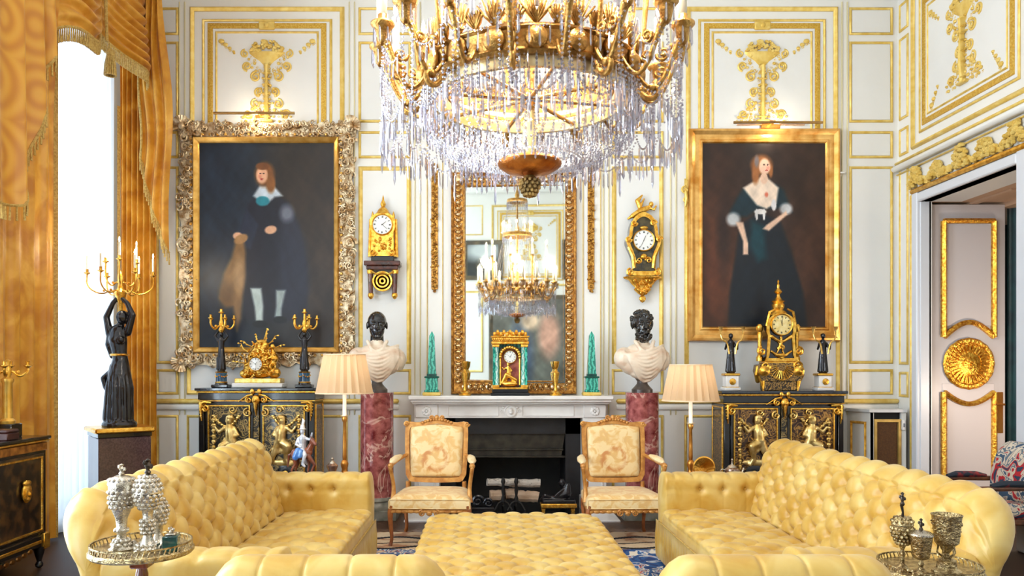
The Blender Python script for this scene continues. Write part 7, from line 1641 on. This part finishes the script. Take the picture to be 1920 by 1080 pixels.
m = MB().lathe([(0.052,0),(0.052,0.010),(0.036,0.02),(0.032,0.045),(0.034,0.05),(0.012,0.06),(0.010,0.075),(0.020,0.09),(0.024,0.10),(0.042,0.115),(0.044,0.13),(0.052,0.215),(0.056,0.222),(0.052,0.224),(0.046,0.215),(0.040,0.13),(0,0.12)],(0,0,0),36)
for k in range(5): a = 2*PI*k/5; m.tube([(0.014*math.cos(a),0.014*math.sin(a),0.06),(0.032*math.cos(a),0.032*math.sin(a),0.075),(0.028*math.cos(a),0.028*math.sin(a),0.10),(0.036*math.cos(a),0.036*math.sin(a),0.115)],0.004,6)
rnd = random.Random(13)
for k in range(70): a = rnd.uniform(0,2*PI); zq = rnd.uniform(0.13,0.205); rr = 0.044+(zq-0.13)/0.085*0.008; m.ell((rr*math.cos(a),rr*math.sin(a),zq),(0.006,0.006,0.004),5,4)
m.build('cup_body', SILVER_D, t)

# ------------------------------------------------------------------ window-side cabinet with gilt candlestick
xf_ = -3.34; t = thing('side_cabinet', 'black and brass cabinet on the window wall with gilt mask on its door', 'cabinet', (xf_, 5.38, 0))
zt = 0.99
MB().box(-0.36,-0.50,0.16,0,0.48,zt-0.05).build('carcass', EBONY, t, False)
MB().box(-0.37,-0.53,zt-0.025,0.03,0.51,zt,0.006).build('top', EBONY, t, True); MB().box(-0.365,-0.52,zt-0.045,0.02,0.50,zt-0.025,0.005).build('brass_moulding', ORM, t, True)
MB().box(-0.36,-0.51,zt-0.11,0.008,0.49,zt-0.05,0.004).build('frieze', mat('frieze inlay', (120,72,30), (190,126,54), scale=20, rough=0.3, metal=0.4), t, True)
MB().box(-0.35,-0.51,0.16,0.012,0.49,0.25,0.006).build('plinth', EBONY, t, True); MB().box(-0.0,-0.51,0.19,0.018,0.40,0.215,0.004).build('brass_moulding', ORM, t, True)
d = MB().box(0.0,-0.46,0.27,0.012,0.44,zt-0.13,0.003).build('door', mat('dark inlay', (30,22,16), (104,72,36), scale=11, rough=0.28, coat=0.5, lo=0.45, hi=0.8), t, False)
MB().rectm(-0.45,0.28,0.42,zt-0.145,[(0,0),(0.004,0.010),(0.016,0.010),(0.02,0)]).xf(lambda x,y,z:(0.010-y,x,z)).build('gilt_moulding', ORM, d)
m = MB(); m.ell((0.03,0.19,0.60),(0.022,0.06,0.075)); m.ell((0.05,0.19,0.59),(0.014,0.014,0.02)); m.ell((0.042,0.17,0.62),(0.01,0.014,0.01)); m.ell((0.042,0.21,0.62),(0.01,0.014,0.01)); m.ell((0.045,0.19,0.555),(0.01,0.024,0.012)); m.ell((0.03,0.19,0.67),(0.02,0.05,0.025)); link('gilt_mask', sculpt(m,0.006,1), ORM, d)
m = MB(); m.box(0.0,0.42,0.14,0.025,0.50,0.26,0.005); m.build('corner_mount', ORM, t)
for y_ in (-0.45,0.43):
    for x_ in (-0.31,-0.02): MB().lathe([(0.012,0.0),(0.026,0.012),(0.028,0.03),(0.016,0.05),(0.03,0.10),(0.045,0.16)],(x_,y_,0),12).build('foot', BRONZE, t)
m = MB()
for k in range(9): m.ell((0.012,-0.3+0.07*k,0.15-0.018*math.cos((k-4)*.5)),(0.012,0.03,0.02),7,4)
m.build('apron_mount', mat('brown bronze', (90,56,24), (140,96,44), rough=0.35, metal=0.8), t)
YL = 5.70; t = thing('gilt_branch_candlestick', 'gilt column candelabrum standing on the window-side cabinet', 'candelabrum', (-3.53, YL, zt))
BX = MB().box(-0.07,-0.07,0,0.07,0.07,0.10,0.006); BX.build('base', EBONY, t); MB().lathe([(0.05,0.10),(0.055,0.12),(0.035,0.14),(0.036,0.145),(0.034,0.40),(0.042,0.41),(0.042,0.43),(0.02,0.44),(0.03,0.50),(0.016,0.53),(0.024,0.56),(0,0.58)],(0,0,0),18).build('column', mat('lemon gilding', (226,170,60), (246,206,110), scale=14, rough=0.3, metal=0.6), t)
for k in range(4): candle_arm(t, (0,0,0.47), 2*PI*k/4+0.4, 0.13, 0.05, cup=0.03, wax=False, tr=0.010)
t = thing('small_dark_casket', 'small dark casket with brass hinge on the window-side cabinet', 'casket', (-3.43, 5.48, zt))
MB().box(-0.08,-0.07,0,0.08,0.07,0.05,0.006).build('box', mat('dark red leather', (46,18,18), (70,30,26), rough=0.4), t); MB().box(-0.082,-0.072,0.05,0.082,0.072,0.075,0.01).build('lid', mat('dark red leather', (0,0,0)), t)

# ------------------------------------------------------------------ flowered chair by the door, radiator casing, wall bits
FL = bpy.data.materials.new('flowered tapestry'); FL.use_nodes = True; N = FL.node_tree.nodes; L = FL.node_tree.links; b = N['Principled BSDF']; b.inputs['Roughness'].default_value = 0.9
tc = N.new('ShaderNodeTexCoord'); t_ = N.new('ShaderNodeTexNoise'); t_.inputs['Scale'].default_value = 8; t_.inputs['Detail'].default_value = 1.2; t_.inputs['Distortion'].default_value = 1.3; L.new(tc.outputs['Object'], t_.inputs['Vector'])
r = N.new('ShaderNodeValToRGB'); r.color_ramp.interpolation = 'CONSTANT'; e = r.color_ramp.elements; e[0].position = 0; e[0].color = (*lin((60,84,110)),1); e[1].position = 0.40; e[1].color = (*lin((214,200,180)),1)
for p_, c_ in ((0.47,(96,110,124)),(0.51,(206,188,168)),(0.56,(178,34,44)),(0.63,(40,60,84))): q = e.new(p_); q.color = (*lin(c_),1)
L.new(t_.outputs[0], r.inputs[0]); L.new(r.outputs[0], b.inputs['Base Color'])
YW = 6.15; sW = F/YW; t = thing('flowered_chair', 'flowered tapestry armchair in side view beside the open white door', 'armchair', (wpos(1905,YW), YW, 0))
b_ = MB(); loft(b_, [(-0.06,0.42),(-0.07,0.60),(-0.02,0.80),(0.06,0.905),(0.14,0.90),(0.15,0.70),(0.10,0.42)], -0.28, 0.28, 20, lambda a,p,q:(p,a,q), None, 40, 0.08, 0.08); b_.build('back', FL, t, True, angle=180)
b_ = MB(); loft(b_, [(-0.50,0.34),(-0.50,0.42),(-0.42,0.47),(0.0,0.46),(0.05,0.34)], -0.28, 0.28, 20, lambda a,p,q:(p,a,q), None, 40, 0.05, 0.05); b_.build('seat', FL, t, True, angle=180)
CW = mat('carved walnut', (70,36,22), (120,72,44), scale=18, rough=0.35)
for sy in (-1,1):
    MB().tube([(0.02,sy*0.27,0.585),(-0.25,sy*0.29,0.585),(-0.50,sy*0.28,0.58),(-0.52,sy*0.28,0.56)],0.020,8).tube([(-0.47,sy*0.28,0.58),(-0.45,sy*0.28,0.46),(-0.47,sy*0.27,0.33)],0.018,8).build('arm', CW, t)
    MB().tube([(-0.06,sy*0.28,0.605),(-0.14,sy*0.285,0.618),(-0.30,sy*0.285,0.618),(-0.38,sy*0.28,0.602)],[0.02,0.032,0.034,0.02],10,True,0.8).build('arm_pad', mat('dark flowered pad', (36,44,56), (140,40,44), scale=10, rough=0.9, lo=0.5, hi=0.58), t)
    for x_ in (-0.46,0.06): MB().tube([tuple(p) for p in smooth_poly([(x_,sy*0.25,0.34),(x_-0.02,sy*0.26,0.22),(x_+0.01,sy*0.25,0.08),(x_-0.02,sy*0.26,0.0)],2,False)],[0.03,0.018,0.02],8).build('leg', CW, t)
MB().box(-0.48,-0.27,0.30,0.08,0.27,0.345,0.01).build('seat_rail', CW, t)
YR = 7.95; t = thing('radiator_casing', 'white and gilt radiator casing with brown mesh grille in the corner by the door', 'radiator cover', (wpos(1645,YR), D, 0))
ztp = EYE+(VY-773)*YR/F; xa, xb, xc_ = wpos(1588,D)-wpos(1645,YR), wpos(1632,YR)-wpos(1645,YR), wpos(1699,YR)-wpos(1645,YR); dpp = D-YR
MB().prism([(xa-0.03,0),(xb-0.02,-dpp-0.02),(xc_+0.0,-dpp-0.02),(xc_+0.0,0)],ztp,ztp+0.03,'xy').build('shelf', mat('white marble top', (222,222,222), (206,206,208), rough=0.2), t, False)
MB().prism([(xa,0),(xb,-dpp),(xb+0.03,-dpp),(xa+0.04,0)],0,ztp,'xy').build('angled_side', WHITE, t, False)
dxs = xb-xa; Ls = math.hypot(dxs, dpp); mp_ = lambda x, y, z: (xa+dxs*x/Ls+y*dpp/Ls, -dpp*x/Ls+y*dxs/Ls*1.0, z)
MB().rectm(0.05,0.14,Ls-0.05,ztp-0.10,THIN).xf(mp_).build('gilt_moulding', GILTD, t)
MB().box(xb,-dpp,0,xb+0.035,-dpp+0.03,ztp).box(xc_-0.05,-dpp,0,xc_,-dpp+0.03,ztp).box(xb,-dpp,0,xc_,-dpp+0.03,0.1).build('front_frame', WHITE, t, False)
MB().rectm(xb+0.035,0.1,xc_-0.05,ztp-0.07,[(0,0),(0.003,0.014),(0.03,0.014),(0.036,0)]).xf(lambda x,y,z:(x,y-dpp+0.005,z)).build('grille_frame', mat('olive gilding', (150,122,60), (196,164,92), rough=0.4, metal=0.5), t)
MB().box(xb+0.05,-dpp+0.008,0.12,xc_-0.07,-dpp+0.014,ztp-0.09).build('mesh_grille', mat('brown mesh', (74,44,14), (92,58,22), scale=60, rough=0.5, metal=0.3, bump=0.6, bscale=300), t, False)
MB().box(xb+0.035,-dpp+0.03,0.1,xc_-0.05,-dpp+0.04,ztp).build('gap_shade_sheet', mat('painted gap shade', (10,9,8), rough=0.9), t, False)  # near-black sheet, the shade of the gap is put into its colour
t = thing('thermostat', 'small white thermostat on the radiator casing', 'thermostat', (wpos(1697,YR)-0.03, YR-0.002, EYE+(VY-797)*YR/F)); MB().box(-0.014,-0.03,-0.05,0.022,0.0,0.05,0.005).build('housing', mat('white plastic', (226,224,222), rough=0.3), t); MB().box(-0.006,-0.033,-0.02,0.012,-0.03,0.02,0.002).build('window', mat('grey lens', (130,132,138), rough=0.2), t)
for px, py, lab in ((1283,375,'gilt wall hook bracket left of the lady portrait'),(1574,328,'small cream wall bracket right of the lady portrait')):
    t = thing('wall_bracket', lab, 'bracket', (bx(px), D, bz(py))); m = MB()
    if px < 1300: m.spiral(0.0,0.10,0.04,1.3,PI/2,1,0.012,-0.03); m.spiral(0.01,0.0,0.035,1.3,0,-1,0.012,-0.03); m.tube([(0,-0.03,0.15),(0.01,-0.05,0.0),(0,-0.04,-0.08)],[0.01,0.018,0.008],6)
    else: m.lathe([(0.04,0.0),(0.045,0.012),(0.03,0.02),(0.0,0.02)],(0,-0.04,0),12); m.tube([(0,-0.03,0),(0,0.0,-0.05)],0.012,6)
    m.build('bracket', GILT if px < 1300 else WHITE, t)
